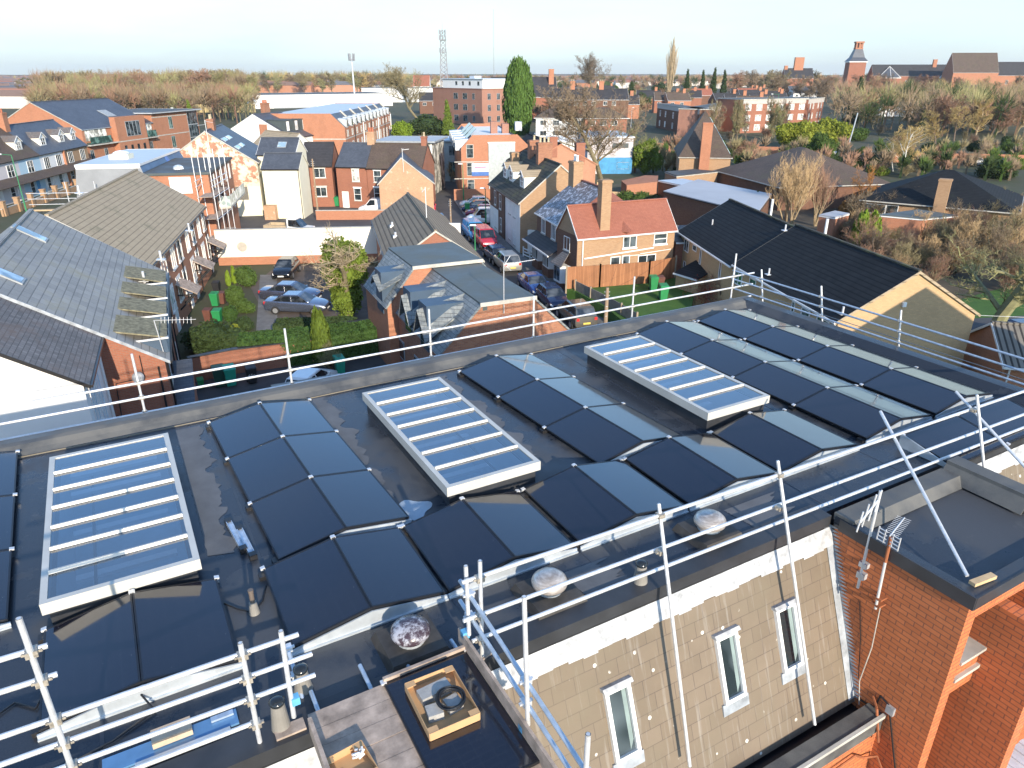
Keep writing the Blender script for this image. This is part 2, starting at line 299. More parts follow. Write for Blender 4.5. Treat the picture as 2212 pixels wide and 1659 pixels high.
# front edge, lead flashing, mansard slope
m=MB()
for a,b_ in ((U0,4.8),(8.05,U1)):
    m.box(a,b_,-3.64,-3.46,10.14,10.335); m.box(a,b_,-3.46,-3.28,RZ,10.335)
m.build('roof_edge_trim',blackedge,HB)
for a,b_ in ((U0,4.83),(8.05,U1)):
    m=MB(); n=int((b_-a)/.22)
    for i in range(n):
        x0=a+(b_-a)*i/n; x1=a+(b_-a)*(i+1)/n; d=.28+.02*math.sin(i*1.7)+.015*math.sin(i*.31)
        m.face((x0,-3.645,10.13),(x1,-3.645,10.13),(x1,-3.645-.38*d,10.13-d),(x0,-3.645-.38*d,10.13-d))
    m.build('lead_flashing',flash,HB)
SL=Vector((0,-1.03,-2.7)).normalized(); SN=Vector((0,-2.7,1.03)).normalized(); ST=Vector((0,-3.61,10.15))
def sp(u,s,o=0.): q_=ST+SL*s+SN*o; return (u,q_.y,q_.z)
m=MB()
for a,b_ in ((U0,4.86),(8.0,U1)): m.face(sp(a,0),sp(a,2.9),sp(b_,2.9),sp(b_,0))
o=m.build('mansard_slope',mans,HB)
for a,b_ in ((.37,.77),(2.26,2.66),(3.43,3.84)):
    w=MB(); s0,s1=.88,1.86; f=.055
    for x0,x1,y0,y1 in ((a,a+f,s0,s1),(b_-f,b_,s0,s1),(a+f,b_-f,s0,s0+f),(a+f,b_-f,s1-f,s1)):
        w.hexa([sp(x0,y1,-.05),sp(x1,y1,-.05),sp(x1,y0,-.05),sp(x0,y0,-.05),sp(x0,y1,.06),sp(x1,y1,.06),sp(x1,y0,.06),sp(x0,y0,.06)])
    wo=w.build('window',white,HB)
    g=MB(); g.face(sp(a+f,s1-f,.012),sp(b_-f,s1-f,.012),sp(b_-f,s0+f,.012),sp(a+f,s0+f,.012)); g.build('pane',pane,wo)
    g=MB(); g.face(sp(a+.27,s1-f-.02,.016),sp(b_-f-.012,s1-f-.14,.016),sp(b_-f-.012,s0+f,.016),sp(a+.27,s0+f,.016)); g.build('reveal',plain('inner_reveal',(.22,.28,.27),.3),wo)
    g=MB(); g.hexa([sp(a-.03,s0,-.02),sp(b_+.03,s0,-.02),sp(b_+.03,s0-.05,-.02),sp(a-.03,s0-.05,-.02),sp(a-.03,s0,.10),sp(b_+.03,s0,.10),sp(b_+.03,s0-.05,.07),sp(a-.03,s0-.05,.07)]); g.build('head_flashing',flash,wo)
    g=MB(); g.hexa([sp(a-.04,s1+.17,.0),sp(b_+.05,s1+.17,.0),sp(b_+.05,s1,.0),sp(a-.04,s1,.0),sp(a-.04,s1+.17,.018),sp(b_+.05,s1+.17,.018),sp(b_+.05,s1,.03),sp(a-.04,s1,.03)]); g.build('lead_apron',lead,wo)
# saw-tooth lead soaker where slope meets the tower
m=MB(); n=46
for i in range(n):
    s0=2.83*i/n; s1=2.83*(i+1)/n
    m.face(sp(4.70,s0,.012),sp(4.70,s1,.012),sp(4.84,s1,.012),sp(4.84,s0,.012))
    q0=sp(4.845,s0,.0); q1=sp(4.845,s1,.0); mid=sp(4.845,(s0+s1)/2,.0); m.face((4.845,q0[1],q0[2]),(4.845,q1[1],q1[2]),(4.838,mid[1]-.16,mid[2]+.03))
m.build('stepped_flashing',lead,HB)
m=MB(); m.box(U0,4.84,-4.86,-4.6,7.2,7.36); m.build('gutter',plain('gutter_bitumen',(.012,.013,.016),.35),HB)
m=MB(); m.box(U0,4.84,-5.12,-4.86,7.3,7.62); m.build('coping',kerbm,HB)
m=MB(); m.box(U0,4.84,-5.15,-5.10,7.58,7.64); m.build('coping_edge',stone,HB)
m=MB(); m.box(U0,U1,-5.08,5.2,0,7.28); m.box(8.0,U1,-4.6,-3.9,7.2,7.5); m.box(U0,U1,-3.6,5.2,7.28,10.0) if False else m.box(U0,U1,4.9,5.2,7.28,10.2); m.box(U1-.3,U1-.02,-3.5,4.9,7.28,10.2); m.build('wall',brick_or,HB)
# tower
m=MB(); m.box(4.85,5.08,-5.75,-3.7,0,10.18); m.box(5.08,8.0,-5.75,-5.5,9.88,10.18); m.box(5.08,8.0,-3.95,-3.7,0,10.2); m.box(5.68,5.93,min(RP(16,2140,1250,'u',5.68)[1],-6.),-3.95,0,9.82); m.box(5.08,5.68,-4.95,-4.7,0,9.86)
m.box(5.08,5.66,-5.72,-4.95,8.45,9.05); m.box(7.78,8.0,-5.5,-3.95,0,10.18)
m.build('tower_wall',brick_or,HB)
m=MB(); m.box(5.08,5.68,-5.78,-4.95,9.05,9.10); m.box(5.08,5.68,-5.77,-5.72,8.72,8.78); m.build('ledge_slab',stone,HB)
m=MB(); m.box(4.80,8.05,-5.80,-3.70,10.18,10.24); o=m.build('tower_roof',deckm,HB)
m=MB()
m.slab([(4.80,-5.80,10.36),(8.05,-5.80,10.36),(8.05,-5.62,10.345),(4.98,-5.62,10.345)],.1); m.slab([(4.80,-5.80,10.36),(4.98,-5.62,10.345),(4.98,-3.95,10.345),(4.80,-3.7,10.36)],.1)
m.build('tower_edge',deckm,HB)
m=MB(); m.box(4.775,4.80,-5.82,-3.8,10.17,10.37); m.box(4.8,8.07,-5.825,-5.80,10.17,10.37); m.build('tower_fascia',blackedge,HB)
m=MB(); m.slab([(4.82,-3.98,10.42),(7.75,-3.98,10.42),(7.75,-3.66,10.40),(4.82,-3.66,10.40)],.12); m.slab([(4.98,-4.10,10.26),(7.6,-4.10,10.26),(7.75,-3.98,10.42),(4.82,-3.98,10.42)],.02)
m.slab([(7.55,-5.0,10.56),(7.85,-5.0,10.56),(7.85,-3.7,10.56),(7.55,-3.7,10.56)],.3); m.slab([(7.42,-5.0,10.28),(7.55,-5.0,10.5),(7.55,-3.7,10.5),(7.42,-3.7,10.28)],.02); m.slab([(7.55,-5.8,10.50),(8.05,-5.8,10.50),(8.05,-5.2,10.50),(7.55,-5.2,10.50)],.25)
m.build('tower_kerb',kerbm,HB)
m=MB(); m.path([(4.72,-5.2,7.2),(4.72,-5.05,7.75),(4.82,-4.9,7.8)],.02); m.path([(3.2,-5.14,7.05),(4.3,-5.14,7.1),(4.55,-5.14,6.9),(4.80,-5.2,6.85),(4.80,-5.7,6.2)],.018); m.build('rainwater_pipe',redmet,HB)
cable=plain('black_cable',(.012,.012,.014),.5)
m=MB(); m.path([(4.835,-4.7,7.55),(4.83,-4.95,7.6),(4.83,-5.0,7.9),(4.83,-5.15,7.85),(4.83,-5.4,7.1),(4.83,-5.68,6.3)],.014); m.path([(4.835,-4.35,9.2),(4.83,-4.5,8.6),(4.83,-4.62,7.9)],.007); m.build('wall_cable',cable,HB)
m=MB(); m.box(4.80,4.85,-5.25,-5.13,7.72,7.86); m.build('junction_box',galvd,HB)
m=MB(); m.box(6.4,13.,-9.5,-5.9,6.0,6.1); 
for k in range(30): m.box(6.4+k*.2,6.5+k*.2,-9.5,-5.9,6.1,6.13)
o=m.build('lower_roof_sheet',plain('pale_sheet',(.6,.6,.62),.5),HB)
# -- skylights
SLAB=['first glazed skylight from the left, white framed, beside the pair of loose black bars','middle glazed skylight, white framed, behind the puddle','white framed glazed skylight nearest the two long rows, third from the left']
for si,(a,b_,c,d) in enumerate(SKY):
    w=b_-a; l=d-c; T=roofthing('roof_skylight',SLAB[si],'skylight',a,c,RZ,0,'long roof skylights')
    m=MB(); 
    for x0,x1,y0,y1 in ((.06,.12,.06,l-.06),(w-.12,w-.06,.06,l-.06),(.12,w-.12,.06,.12),(.12,w-.12,l-.12,l-.06)): m.box(x0,x1,y0,y1,.0,.26)
    m.build('upstand',blackedge,T)
    m=MB(); F=.08
    for x0,x1,y0,y1 in ((0,F,0,l),(w-F,w,0,l),(F,w-F,0,F),(F,w-F,l-F,l)): m.box(x0,x1,y0,y1,.25,.41)
    m.build('frame',skyframe,T)
    for k in range(1,7):
        y=F+(l-2*F)*k/7; m=MB(); m.hexa([(F,y-.03,.40),(w-F,y-.03,.40),(w-F,y+.03,.40),(F,y+.03,.40),(F,y-.014,.44),(w-F,y-.014,.44),(w-F,y+.014,.44),(F,y+.014,.44)]); m.build('glazing_bar',skyframe,T)
    m=MB(); m.face((F,F,.395),(w-F,F,.395),(w-F,l-F,.395),(F,l-F,.395)); m.build('glass',sglass,T)
    m=MB(); x0,x1,y0,y1=.13,w-.13,.13,l-.13; zb=-.75
    m.face((x0,y0,.24),(x0,y1,.24),(x0,y1,zb),(x0,y0,zb)); m.face((x1,y0,.24),(x1,y0,zb),(x1,y1,zb),(x1,y1,.24)); m.face((x0,y0,.24),(x0,y0,zb),(x1,y0,zb),(x1,y0,.24)); m.face((x0,y1,.24),(x1,y1,.24),(x1,y1,zb),(x0,y1,zb)); m.build('well_lining',well,T)
    m=MB(); m.face((x0,y0,zb),(x1,y0,zb),(x1,y1,zb),(x0,y1,zb)); m.build('room_floor',welld,T)
    m=MB()
    for y,zz in ((l*.90,.16),(l*.83,.14),(l*.76,.12),(l*.60,.0),(l*.53,-.04),(l*.30,-.2)): m.box(x0+.12,x1-.12,y,y+.13,zz-.05,zz)
    m.build('ceiling_beam',wellb,T)
# -- solar panels: one of each, then copies
PL,PW=1.64,.985; TILT=R(9.6)
def make_panel():
    T=thing('solar_panel','','solar panel',group='black solar panels on the flat roof')
    m=MB(); f=.022
    for x0,x1,y0,y1 in ((0,f,0,PL-.01),(PW-f,PW,0,PL-.01),(f,PW-f,0,f),(f,PW-f,PL-.01-f,PL-.01)): m.box(x0,x1,y0,y1,-.035,.002)
    m.build('frame',pframe,T)
    m=MB(); m.box(f,PW-f,f,PL-.01-f,-.02,-.002); m.build('cell_sheet',panelm,T)
    m=MB(); m.box(-.03,.03,PL-.035,PL+.025,-.01,.014); m.build('clamp',galv,T); m=MB(); m.box(PW-.03,PW+.03,PL-.035,PL+.025,-.01,.014); m.build('clamp',galv,T)
    return T
PANEL=None
def place_panel(label,u,v,z,az,tilt,face):
    """panel's local x runs across the slope (up), y along the row"""
    global PANEL
    if PANEL is None: PANEL=make_panel(); o=PANEL
    else: o=copy_tree(PANEL)
    o['label']=label
    o.location=RF(u,v,z)
    o.rotation_euler=(Matrix.Rotation(PHI+az,4,'Z')@Matrix.Rotation(face*tilt,4,'Y')).to_euler()
    return o
def tent(name,uc,v0,n,rot,where,hw=.975,plates=(1,1),nth=None):
    """ridge at uc, rows from v0 (near) away; rot = slight turn of the whole row"""
    cr,sr=math.cos(rot),math.sin(rot); L=n*PL; vc=v0+L/2
    def loc(x,y): dx,dy=x,y-vc; return (uc+dx*cr-dy*sr,vc+dx*sr+dy*cr)
    zl=.10; zr=zl+PW*math.sin(TILT); cw=PW*math.cos(TILT)
    u_,v_=loc(0,v0); T=roofthing('panel_mount','galvanised ballast mount under the '+where,'mounting frame',u_,v_,RZ,rot,'panel mounting frames')
    for k,y in enumerate((-.03,L+.01)):
        if plates[k]:
            m=MB(); m.hexa([(-hw-.02,y,.02),(hw+.02,y,.02),(hw+.02,y+.02,.02),(-hw-.02,y+.02,.02),(-hw-.02,y,zl-.045),(hw+.02,y,zl-.045),(hw+.02,y+.02,zl-.045),(-hw-.02,y+.02,zl-.045)])
            m.prism([(-hw-.02,y),(0,y),(0,y+.02),(-hw-.02,y+.02)],zl-.045,lambda p:zr-.04 if p[0]>-.5 else zl-.04); m.prism([(0,y),(hw+.02,y),(hw+.02,y+.02),(0,y+.02)],zl-.045,lambda p:zr-.04 if p[0]<.5 else zl-.04)
            m.box(-hw-.02,hw+.02,y-.03 if k==0 else y,y+.02 if k==0 else y+.05,.0,.022); m.build('side_plate',galvd,T)
    for j in range(n+1):
        y=min(max(j*PL,.08),L-.08)
        m=MB(); m.box(-hw-.07,-hw+.08,y-.06,y+.06,.0,zl-.04); m.build('foot',black,T); m=MB(); m.box(hw-.08,hw-.02,y-.09,y+.09,.0,zl-.04); m.build('foot',black,T); m=MB(); m.box(-.05,.05,y-.04,y+.04,.0,zr-.05); m.build('ridge_post',black,T)
    m=MB(); m.box(-.022,.022,.05,L-.05,zr-.11,zr-.085); m.build('ridge_rail',plain('tan_channel',(.30,.20,.11),.6),T)
    ordn=['nearest','second','third','farthest'] if n==4 else ['nearest','middle','farthest']
    for j in range(n):
        w_='' if n==1 else ordn[j]+' panel of the '
        a,b_=loc(-hw,v0+j*PL); place_panel('black solar panel, '+(w_ or '')+'left slope of the '+where,a,b_,RZ+zl,rot,TILT,-1)
        a,b_=loc(hw-cw,v0+j*PL); 
        place_panel('black solar panel, '+(w_ or '')+'right slope of the '+where,a,b_,RZ+zr,rot,TILT,1)
VF=-2.42
tent('z',-7.0,-.3,3,R(2),'row cut off at the left edge of the picture')
tent('a',-4.57,VF+.1,1,0,'small tent in front of the first skylight')
tent('b',-1.93,-.66,3,R(2.5),'long row beside the two loose bars')
tent('b',-2.05,VF,1,0,'front tent below the row of the loose bars')
tent('c',-.05,VF,1,0,'front tent before the puddle')
tent('d',2.0,VF,1,0,'front tent between the two nearest domes')
tent('e',3.38,-.68,3,R(3.6),'long row between the middle and third skylights')
tent('e',4.03,VF,1,0,'front tent beside the farthest dome')
tent('f',6.03,VF,1,0,'front tent before the third skylight')
tent('g',8.30,-2.34,4,R(.6),'long row right of the third skylight')
tent('h',10.38,-2.34,4,R(.8),'long row beside the right hand kerb')
# the strip facing the front edge, by the tower roof
T=roofthing('panel_mount','galvanised end plate and mount of the strip behind the tower roof','mounting frame',7.75,-3.72,RZ,0,'panel mounting frames')
m=MB(); m.prism([(-.02,0),(0,0),(0,.98),(-.02,.98)],.02,lambda p:.28 if p[1]>.5 else .07); m.build('side_plate',galvd,T)
for j,nm in enumerate(['nearest the tower roof','at the right edge of the picture']):
    o=place_panel('black solar panel of the strip above the lead flashing, '+nm,7.78+j*PL+PL,-3.72,RZ+.08,0,TILT,1)
    o.rotation_euler=(Matrix.Rotation(PHI+R(90),4,'Z')@Matrix.Rotation(-TILT,4,'Y')).to_euler()
# -- loose things on the roof
for k,(a,b_,l) in enumerate([((-3.24,.72),(-3.17,-.1),0),((-3.13,.45),(-3.08,-.32),1)]):
    T=roofthing('aluminium_bar',['short silver channel bar with black end caps, left of the pair lying on the roof','short silver channel bar with black end caps, right of the pair, touching the panel row'][k],'metal bar',a[0],a[1],RZ+.01,math.atan2(b_[1]-a[1],b_[0]-a[0]),'loose channel bars'); L=math.hypot(b_[0]-a[0],b_[1]-a[1])
    m=MB(); m.box(0.1,L,-.04,.04,0,.05); m.box(0.1,L,-.04,-.03,.05,.07); m.box(.1,L,.03,.04,.05,.07); m.build('channel',galvb,T); m=MB(); m.box(L,L+.1,-.05,.05,0,.08); m.build('end_cap',black,T); m=MB(); m.box(0,.1,-.05,.05,0,.07); m.build('end_cap',black,T)
def dome(u,v,label,mat):
    T=roofthing('roof_dome',label,'roof ventilator',u,v,RZ,0,'domes on square kerbs')
    m=MB(); m.hexa([(-.38,-.36,0),(.38,-.36,0),(.38,.36,0),(-.38,.36,0),(-.33,-.31,.12),(.33,-.31,.12),(.33,.31,.12),(-.33,.31,.12)]); m.build('kerb',plain('dark_kerb',(.05,.045,.04),.7,0,.5,4),T)
    m=MB(); m.lathe((0,0,.12),[(.17,0),(.17,.05)]); m.build('neck',galvd,T)
    m=MB(); m.lathe((0,0,.16),[(.15,0),(.20,.02),(.228,.05),(.235,.085),(.22,.13),(.18,.17),(.11,.198),(.02,.208)],32); m.build('cowl',mat,T,smooth=True)
cw,t,b=nodes('tarnished_cowl'); b.inputs['Roughness'].default_value=.25; n=noiz(t,coord(t,'Object'),5,8,.75); t.links.new(mix(t,ramp(t,n,.47,.56),(.06,.04,.05),(.42,.42,.46)),b.inputs['Base Color']); 
cw2,t,b=nodes('spun_metal_cowl'); b.inputs['Roughness'].default_value=.3; b.inputs['Metallic'].default_value=.3; n=noiz(t,coord(t,'Object',(1,1,6)),6,8,.7); t.links.new(mix(t,ramp(t,n,.4,.65),(.32,.28,.25),(.62,.58,.54)),b.inputs['Base Color'])
dome(-1.78,-3.0,'dark tarnished dome on a square kerb by the boarded platform',cw); dome(.1,-3.05,'pale spun metal dome seen behind the lower guard rails, middle of the three',cw2); dome(2.85,-3.05,'pale spun metal dome farthest from the platform, below the front tents',cw2)
def vent(u,v,h,label,cap=True,r=.085):
    T=roofthing('vent_pipe',label,'vent pipe',u,v,RZ,0,'conical roof vents'); m=MB(); m.lathe((0,0,0),[(r*1.25,0),(r*1.15,.03),(r*.8,h)],18); m.build('cone',plain('grey_cone',(.23,.215,.19),.6),T,smooth=False)
    m=MB()
    if cap: m.lathe((0,0,h),[(r*.8,-.01),(r*.85,.0),(r*.95,.02),(r*.95,.035),(r*.6,.055),(.01,.06)],18); m.build('cap',plain('black_cap',(.02,.025,.03),.15),T,smooth=True)
    else: m.lathe((0,0,h),[(.03,0),(.03,.16),(.034,.16),(.034,.19)],12); m.build('cap',plain('brown_pipe',(.14,.11,.09),.6),T)
vent(-3.38,-3.42,.36,'tall grey conical vent with black cap beside the platform, nearest'); vent(-3.05,-3.0,.26,'grey conical vent with black cap behind the left platform rails'); vent(1.29,-3.42,.30,'grey conical vent with black cap between the two pale domes'); vent(-3.28,-1.5,.17,'slim grey cable gland cone between the small tent and the front tent',False,.055)
T=roofthing('loose_cable','thin black cable snaking past the slim cone','cable',0,0); m=MB(); m.path([(-3.75,-1.3,.02),(-3.6,-1.15,.03),(-3.45,-1.35,.02),(-3.3,-1.5,.02),(-3.15,-1.35,.02),(-3.05,-1.1,.04)],.012); tag(m.build('strand',cable,T))
T=roofthing('loose_cable','black cable lying in front of the small tent at left','cable',0,0); m=MB(); m.path([(-5.6,-2.9,.02),(-4.9,-2.75,.02),(-4.5,-2.55,.03),(-4.6,-2.35,.12)],.012); m.path([(-6.4,-1.6,.02),(-6.1,-1.9,.02),(-5.8,-1.7,.02),(-5.6,-1.9,.02),(-5.5,-1.7,.06)],.012); m.build('strand',cable,T)
T=roofthing('loose_cable','cream cable run along the foot of the back parapet','cable',0,0); m=MB(); m.path([(x,4.55-.04*abs(math.sin(x*.5)),.02) for x in [i*.5 for i in range(-14,22)]],.012); m.build('strand',plain('drab_cable',(.20,.17,.12),.6),T)
for l,c_,mt,a in [('blue tinted metal sheet lying behind the front left rails',(-5.0,-3.75,-3.16,-2.96),plain('blue_film_sheet',(.12,.26,.46),.3,.2),0),('narrow galvanised channel lying by the front left rails',(-4.72,-3.84,-3.24,-3.18),galvd,.02),('galvanised strip beside the blue sheet',(-4.0,-3.78,-3.04,-2.98),galvb,.03)]:
    T=MB(); T.box(0,c_[1]-c_[0],0,c_[3]-c_[2],.02+a,.045+a); o=T.build('metal_sheet' if 'sheet' in l else 'metal_channel',mt,loc=RF(c_[0],c_[2]),rz=PHI); tag(o,l,'metal sheet' if 'sheet' in l else 'metal strip')
T=MB(); T.box(0,.37,0,.17,.06,.15); o=T.build('timber_block',plain('pale_wood_block',(.50,.38,.27),.8,0,.15,6),loc=RF(-4.55,-3.10),rz=PHI); tag(o,'pale wooden block resting on the blue tinted sheet','timber block')
T=MB(); T.box(0,.30,0,.15,.0,.06); o=T.build('timber_offcut',timber,loc=RF(-3.46,-3.58),rz=PHI); tag(o,'short board offcut under the left platform upright','timber offcut')
T=MB(); T.box(0,.24,0,.15,.0,.06); o=T.build('timber_offcut',timber,loc=RF(-1.22,-3.66),rz=PHI+.3); tag(o,'short board offcut under the right platform upright','timber offcut')
# -- scaffold guard rails; local frame = roof frame
def coupler(m,p,ax='u'):
    x,y,z=p; m.box(x-.045,x+.045,y-.045,y+.045,z-.03,z+.03); m.box(x-.075,x+.075,y-.015,y+.015,z-.012,z+.012)
PR=.0245
coupm=plain('coupler_steel',(.42,.38,.32),.5,.5,.4,30)
def guard(label,posts,rails,group='scaffold guard rails'):
    T=roofthing('guard_rail',label,'scaffold guard rail',0,0,0,0,group)
    cp=MB()
    for a,b_ in posts:
        m=MB(); m.tube(a,b_,PR,PR,12,False)
        d=(Vector(a)-Vector(b_)).normalized(); m.tube(Vector(a),Vector(a)+d*.002,.019,.019,8); m.build('post',galv,T,uv=False)
    for rl in rails:
        a,b_=rl[0],rl[1]; mt=galvb if len(rl)>2 else galv
        m=MB(); m.tube(a,b_,PR,PR,12); m.build('rail',mt,T,uv=False)
    for a,b_ in posts:
        A_,B_=Vector(a),Vector(b_)
        for rl in rails:
            p,q_=Vector(rl[0]),Vector(rl[1]); from mathutils import geometry
            r_=geometry.intersect_line_line(A_,B_,p,q_)
            if r_ and (r_[0]-r_[1]).length<.25 and (r_[1]-p).dot(r_[1]-q_)<.01 and (r_[0]-A_).dot(r_[0]-B_)<.05: cq=MB(); coupler(cq,(r_[0]+r_[1])/2); cq.build('coupler',coupm,T,uv=False)
    return T
vb=5.72
guard('long triple guard rail standing behind the back parapet',[((-6.7,vb,11.5),(-6.7,vb,9.6)),((-4.04,vb,11.48),(-4.04,vb,9.6)),((-1.1,vb,11.5),(-1.1,vb,9.6)),((2.23,vb,11.42),(2.23,vb,9.6)),((5.11,vb,11.32),(5.11,vb,9.6)),((8.32,vb,11.4),(8.32,vb,9.6)),((12.1,vb,11.6),(12.1,vb,9.6))],
 [((-9,vb-.05,10.86),(12.9,vb-.05,10.93)),((-9,vb-.05,10.55),(12.9,vb-.05,10.58)),((-9,vb-.05,10.24),(12.9,vb-.05,10.20))])
ug=12.4
guard('triple guard rail running along the right hand end of the roof',[((ug,4.97,11.25),(ug+.1,4.62,9.3)),((ug,2.89,11.27),(ug+.1,2.5,9.3)),((ug,.57,11.24),(ug+.05,.3,9.3))],
 [((ug-.05,6.0,11.0),(ug-.05,-3.4,10.97),1),((ug-.05,6.0,10.74),(ug-.05,-3.4,10.71),1),((ug-.05,6.0,10.46),(ug-.05,-3.4,10.44),1)])
guard('triple guard rail along the front edge right of the platform, with raking poles on the tiles',[(RP(0,1423,1088,'v',-3.5),RP(0,1490,1655,'v',-4.62)),(RP(0,1680,995,'v',-3.5),RP(0,1760,1565,'v',-4.78)),((8.11,-3.6,11.6),(8.3,-4.35,9.2)),((-1.15,-3.6,11.71),(-1.15,-3.6,10.37))],
 [((-1.35,-3.55,11.46),(12.6,-3.55,11.22)),((-1.35,-3.55,10.93),(12.6,-3.55,10.70)),((-1.25,-3.55,10.59),(12.6,-3.55,10.40)),((6.34,-3.1,11.5),(5.05,-5.53,10.42)),((8.65,-3.0,11.3),(8.0,-5.9,10.0))])
guard('short front guard rail left of the platform with one tall upright',[((-5.13,-3.5,12.59),(-5.13,-3.5,9.4)),((-3.61,-3.5,11.63),(-3.61,-3.5,10.32))],
 [((-6.6,-3.45,12.24),(-5.02,-3.45,12.22)),((-6.6,-3.45,11.93),(-5.02,-3.45,11.91)),((-6.6,-3.45,11.48),(-3.08,-3.45,11.45)),((-6.6,-3.45,11.2),(-2.98,-3.45,11.15)),((-6.6,-3.45,10.93),(-2.98,-3.45,10.87)),((-6.6,-3.45,10.6),(-3.57,-3.45,10.56))])
# -- platform (top lift of the access scaffold)
PZ=10.44
T=roofthing('access_platform','weathered boarded scaffold platform with blue grey side rails at the front edge','scaffold platform',0,0,0)
for k in range(13):
    y=-3.5-.225*k; m=MB(); m.box(-3.12,-1.3,y-.22,y,PZ-.04+.002*(k%3),PZ+.002*(k%3)); m.build('deck_board',timber,T)
m=MB(); m.box(-1.33,-1.295,-6.6,-3.35,PZ+.01,PZ+.22); m.build('toe_board',timber,T); m=MB(); m.box(-3.16,-3.12,-6.6,-3.75,PZ+.01,PZ+.22); m.build('toe_board',timber,T)
m=MB(); m.box(-2.3,-1.33,-3.53,-3.49,PZ+.01,PZ+.09); m.build('end_board',timber,T)
def mix3(a,b_,t_): return tuple(p+(q-p)*t_ for p,q in zip(a,b_))
UR=-1.26
posts=[(RP(24,187,188,'u',UR),RP(24,212,690,'u',UR)),(RP(24,612,412,'u',UR),RP(24,640,1345,'u',UR)),(RP(24,1078,1412,'u',UR),RP(24,1078,1412,'u',UR))]
posts[2]=(posts[2][0],(posts[2][0][0],posts[2][0][1],9.6))
rails=[(RP(24,145,295,'u',UR+.03),RP(24,1020,1620,'u',UR+.03)),(RP(24,145,440,'u',UR+.03),RP(24,930,1650,'u',UR+.03))]
lp=[(RP(11,195,560,'v',-3.5),RP(11,300,1240,'v',-3.5)),(RP(11,415,1352,'u',-3.05),RP(11,470,1640,'u',-3.05))]; rails.append((RP(11,245,680,'u',-3.1),RP(11,530,1640,'u',-3.08)))
for a,b_ in posts+lp:
    m=MB(); m.tube(a,b_,PR,PR,12,False); m.tube(a,(a[0],a[1],a[2]+.002),.019,.019,8); m.build('post',galv,T,uv=False)
for a,b_ in rails:
    b2=mix3(a,b_,1.15); m=MB(); m.tube(a,b2,PR,PR,12); m.build('rail',galvb,T,uv=False)
cpt=[]
for a,b_ in posts:
    for c,d_ in rails[:2]:
        t_=(a[1]-c[1])/(d_[1]-c[1]); cpt.append(mix3(c,d_,t_))
c,d_=rails[2]; cpt+= [mix3(c,d_,.02),mix3(c,d_,(lp[1][0][1]-.03-c[1])/(d_[1]-c[1]))]
for p in cpt: m=MB(); coupler(m,p); m.build('coupler',galv,T,uv=False)
for x,e in ((-3.0,-3.15),(-2.42,-3.05),(-1.95,-3.0),(-1.36,-3.2)): m=MB(); m.tube((x,-6.0,PZ-.07),(x,e,PZ-.07),PR,PR,10); m.build('transom',galvb,T,uv=False)
for p in (RP(24,182,680,'u',UR-.03),RP(24,608,1360,'u',UR-.03),RP(11,310,1100,'v',-3.5)): m=MB(); m.box(p[0]-.04,p[0]+.04,p[1]-.04,p[1]+.04,p[2]-.05,p[2]+.04); m.build('board_clip',plain('blue_clip',(.12,.38,.62),.4),T)
# spare black panel lying flat on the platform with the tray on it
o=copy_tree(PANEL); o['label']='black solar panel lying flat on the platform boards under the cardboard tray'; o.location=RF(-2.305,-5.16,PZ+.045); o.rotation_euler=(0,0,PHI)
bx=[P(11,*q_,PZ+.10) for q_ in ((1190,1010),(1560,865),(1770,1200),(1345,1425))]; cxy=sum(bx,Vector((0,0,0)))/4; e1=bx[1]-bx[0]; e2=bx[0]-bx[3]; azt=math.atan2(e1.y,e1.x); TW,TL=e1.length,e2.length
T=thing('cardboard_tray','open cardboard tray holding concrete blocks and a black cable coil','cardboard box',(cxy.x,cxy.y,PZ+.05),azt)
def tray(T,w,l,h):
    for x0,x1,y0,y1 in ((-w/2-.006,-w/2,-l/2,l/2),(w/2,w/2+.006,-l/2,l/2),(-w/2,w/2,-l/2-.006,-l/2),(-w/2,w/2,l/2,l/2+.006)): m=MB(); m.box(x0,x1,y0,y1,0,h); m.build('side',cardb,T)
    m=MB(); m.box(-w/2,w/2,-l/2,l/2,0,.008); m.build('base',cardb,T)
    for sx in (-1,1):
        for sy in (-1,1): m=MB(); m.box(min(sx*w/2,sx*(w/2-.10)),max(sx*w/2,sx*(w/2-.10)),min(sy*l/2,sy*(l/2-.07)),max(sy*l/2,sy*(l/2-.07)),h-.008,h-.002); m.build('flap',cardb,T)
tray(T,TW,TL,.10)
for k,(x,y,a,l) in enumerate([(-.02,.15,.08,'concrete block at the back of the cardboard tray, largest'),(-.12,-.1,-.1,'concrete block at the left of the cardboard tray, half under the coil'),(.09,-.09,.15,'concrete block inside the ring of the cable coil')]):
    m=MB(); m.box(-(.17 if k==0 else .08),(.17 if k==0 else .08),-.075,.075,0,.09); v_=Vector((x,y,0)); v_.rotate(Matrix.Rotation(azt,3,'Z')); o=m.build('concrete_block',conc,loc=(cxy.x+v_.x,cxy.y+v_.y,PZ+.06),rz=azt+a); tag(o,l,'concrete block','concrete blocks in the tray')
m=MB(); rnd=random.Random(4)
for k in range(9):
    r_=.12+.010*(k%4)+rnd.uniform(-.003,.003); zz=.105+.014*(k//3); pts=[(r_*math.cos(a),r_*math.sin(a)*1.02,zz+.006*math.sin(3*a+k)) for a in [i*math.pi/14 for i in range(29)]]; m.path(pts,.0075)
v_=Vector((.07,-.08,0)); v_.rotate(Matrix.Rotation(azt,3,'Z')); o=m.build('cable_coil',cable,loc=(cxy.x+v_.x,cxy.y+v_.y,PZ+.06),rz=azt); tag(o,'black cable coiled over the blocks in the cardboard tray','cable coil')
p=P(11,790,1620,PZ); T=thing('cardboard_box','open cardboard box with metal fittings on the platform boards, nearest the camera','cardboard box',(p.x-.02,p.y-.10,PZ+.006),PHI+R(6)); tray(T,.40,.42,.10)
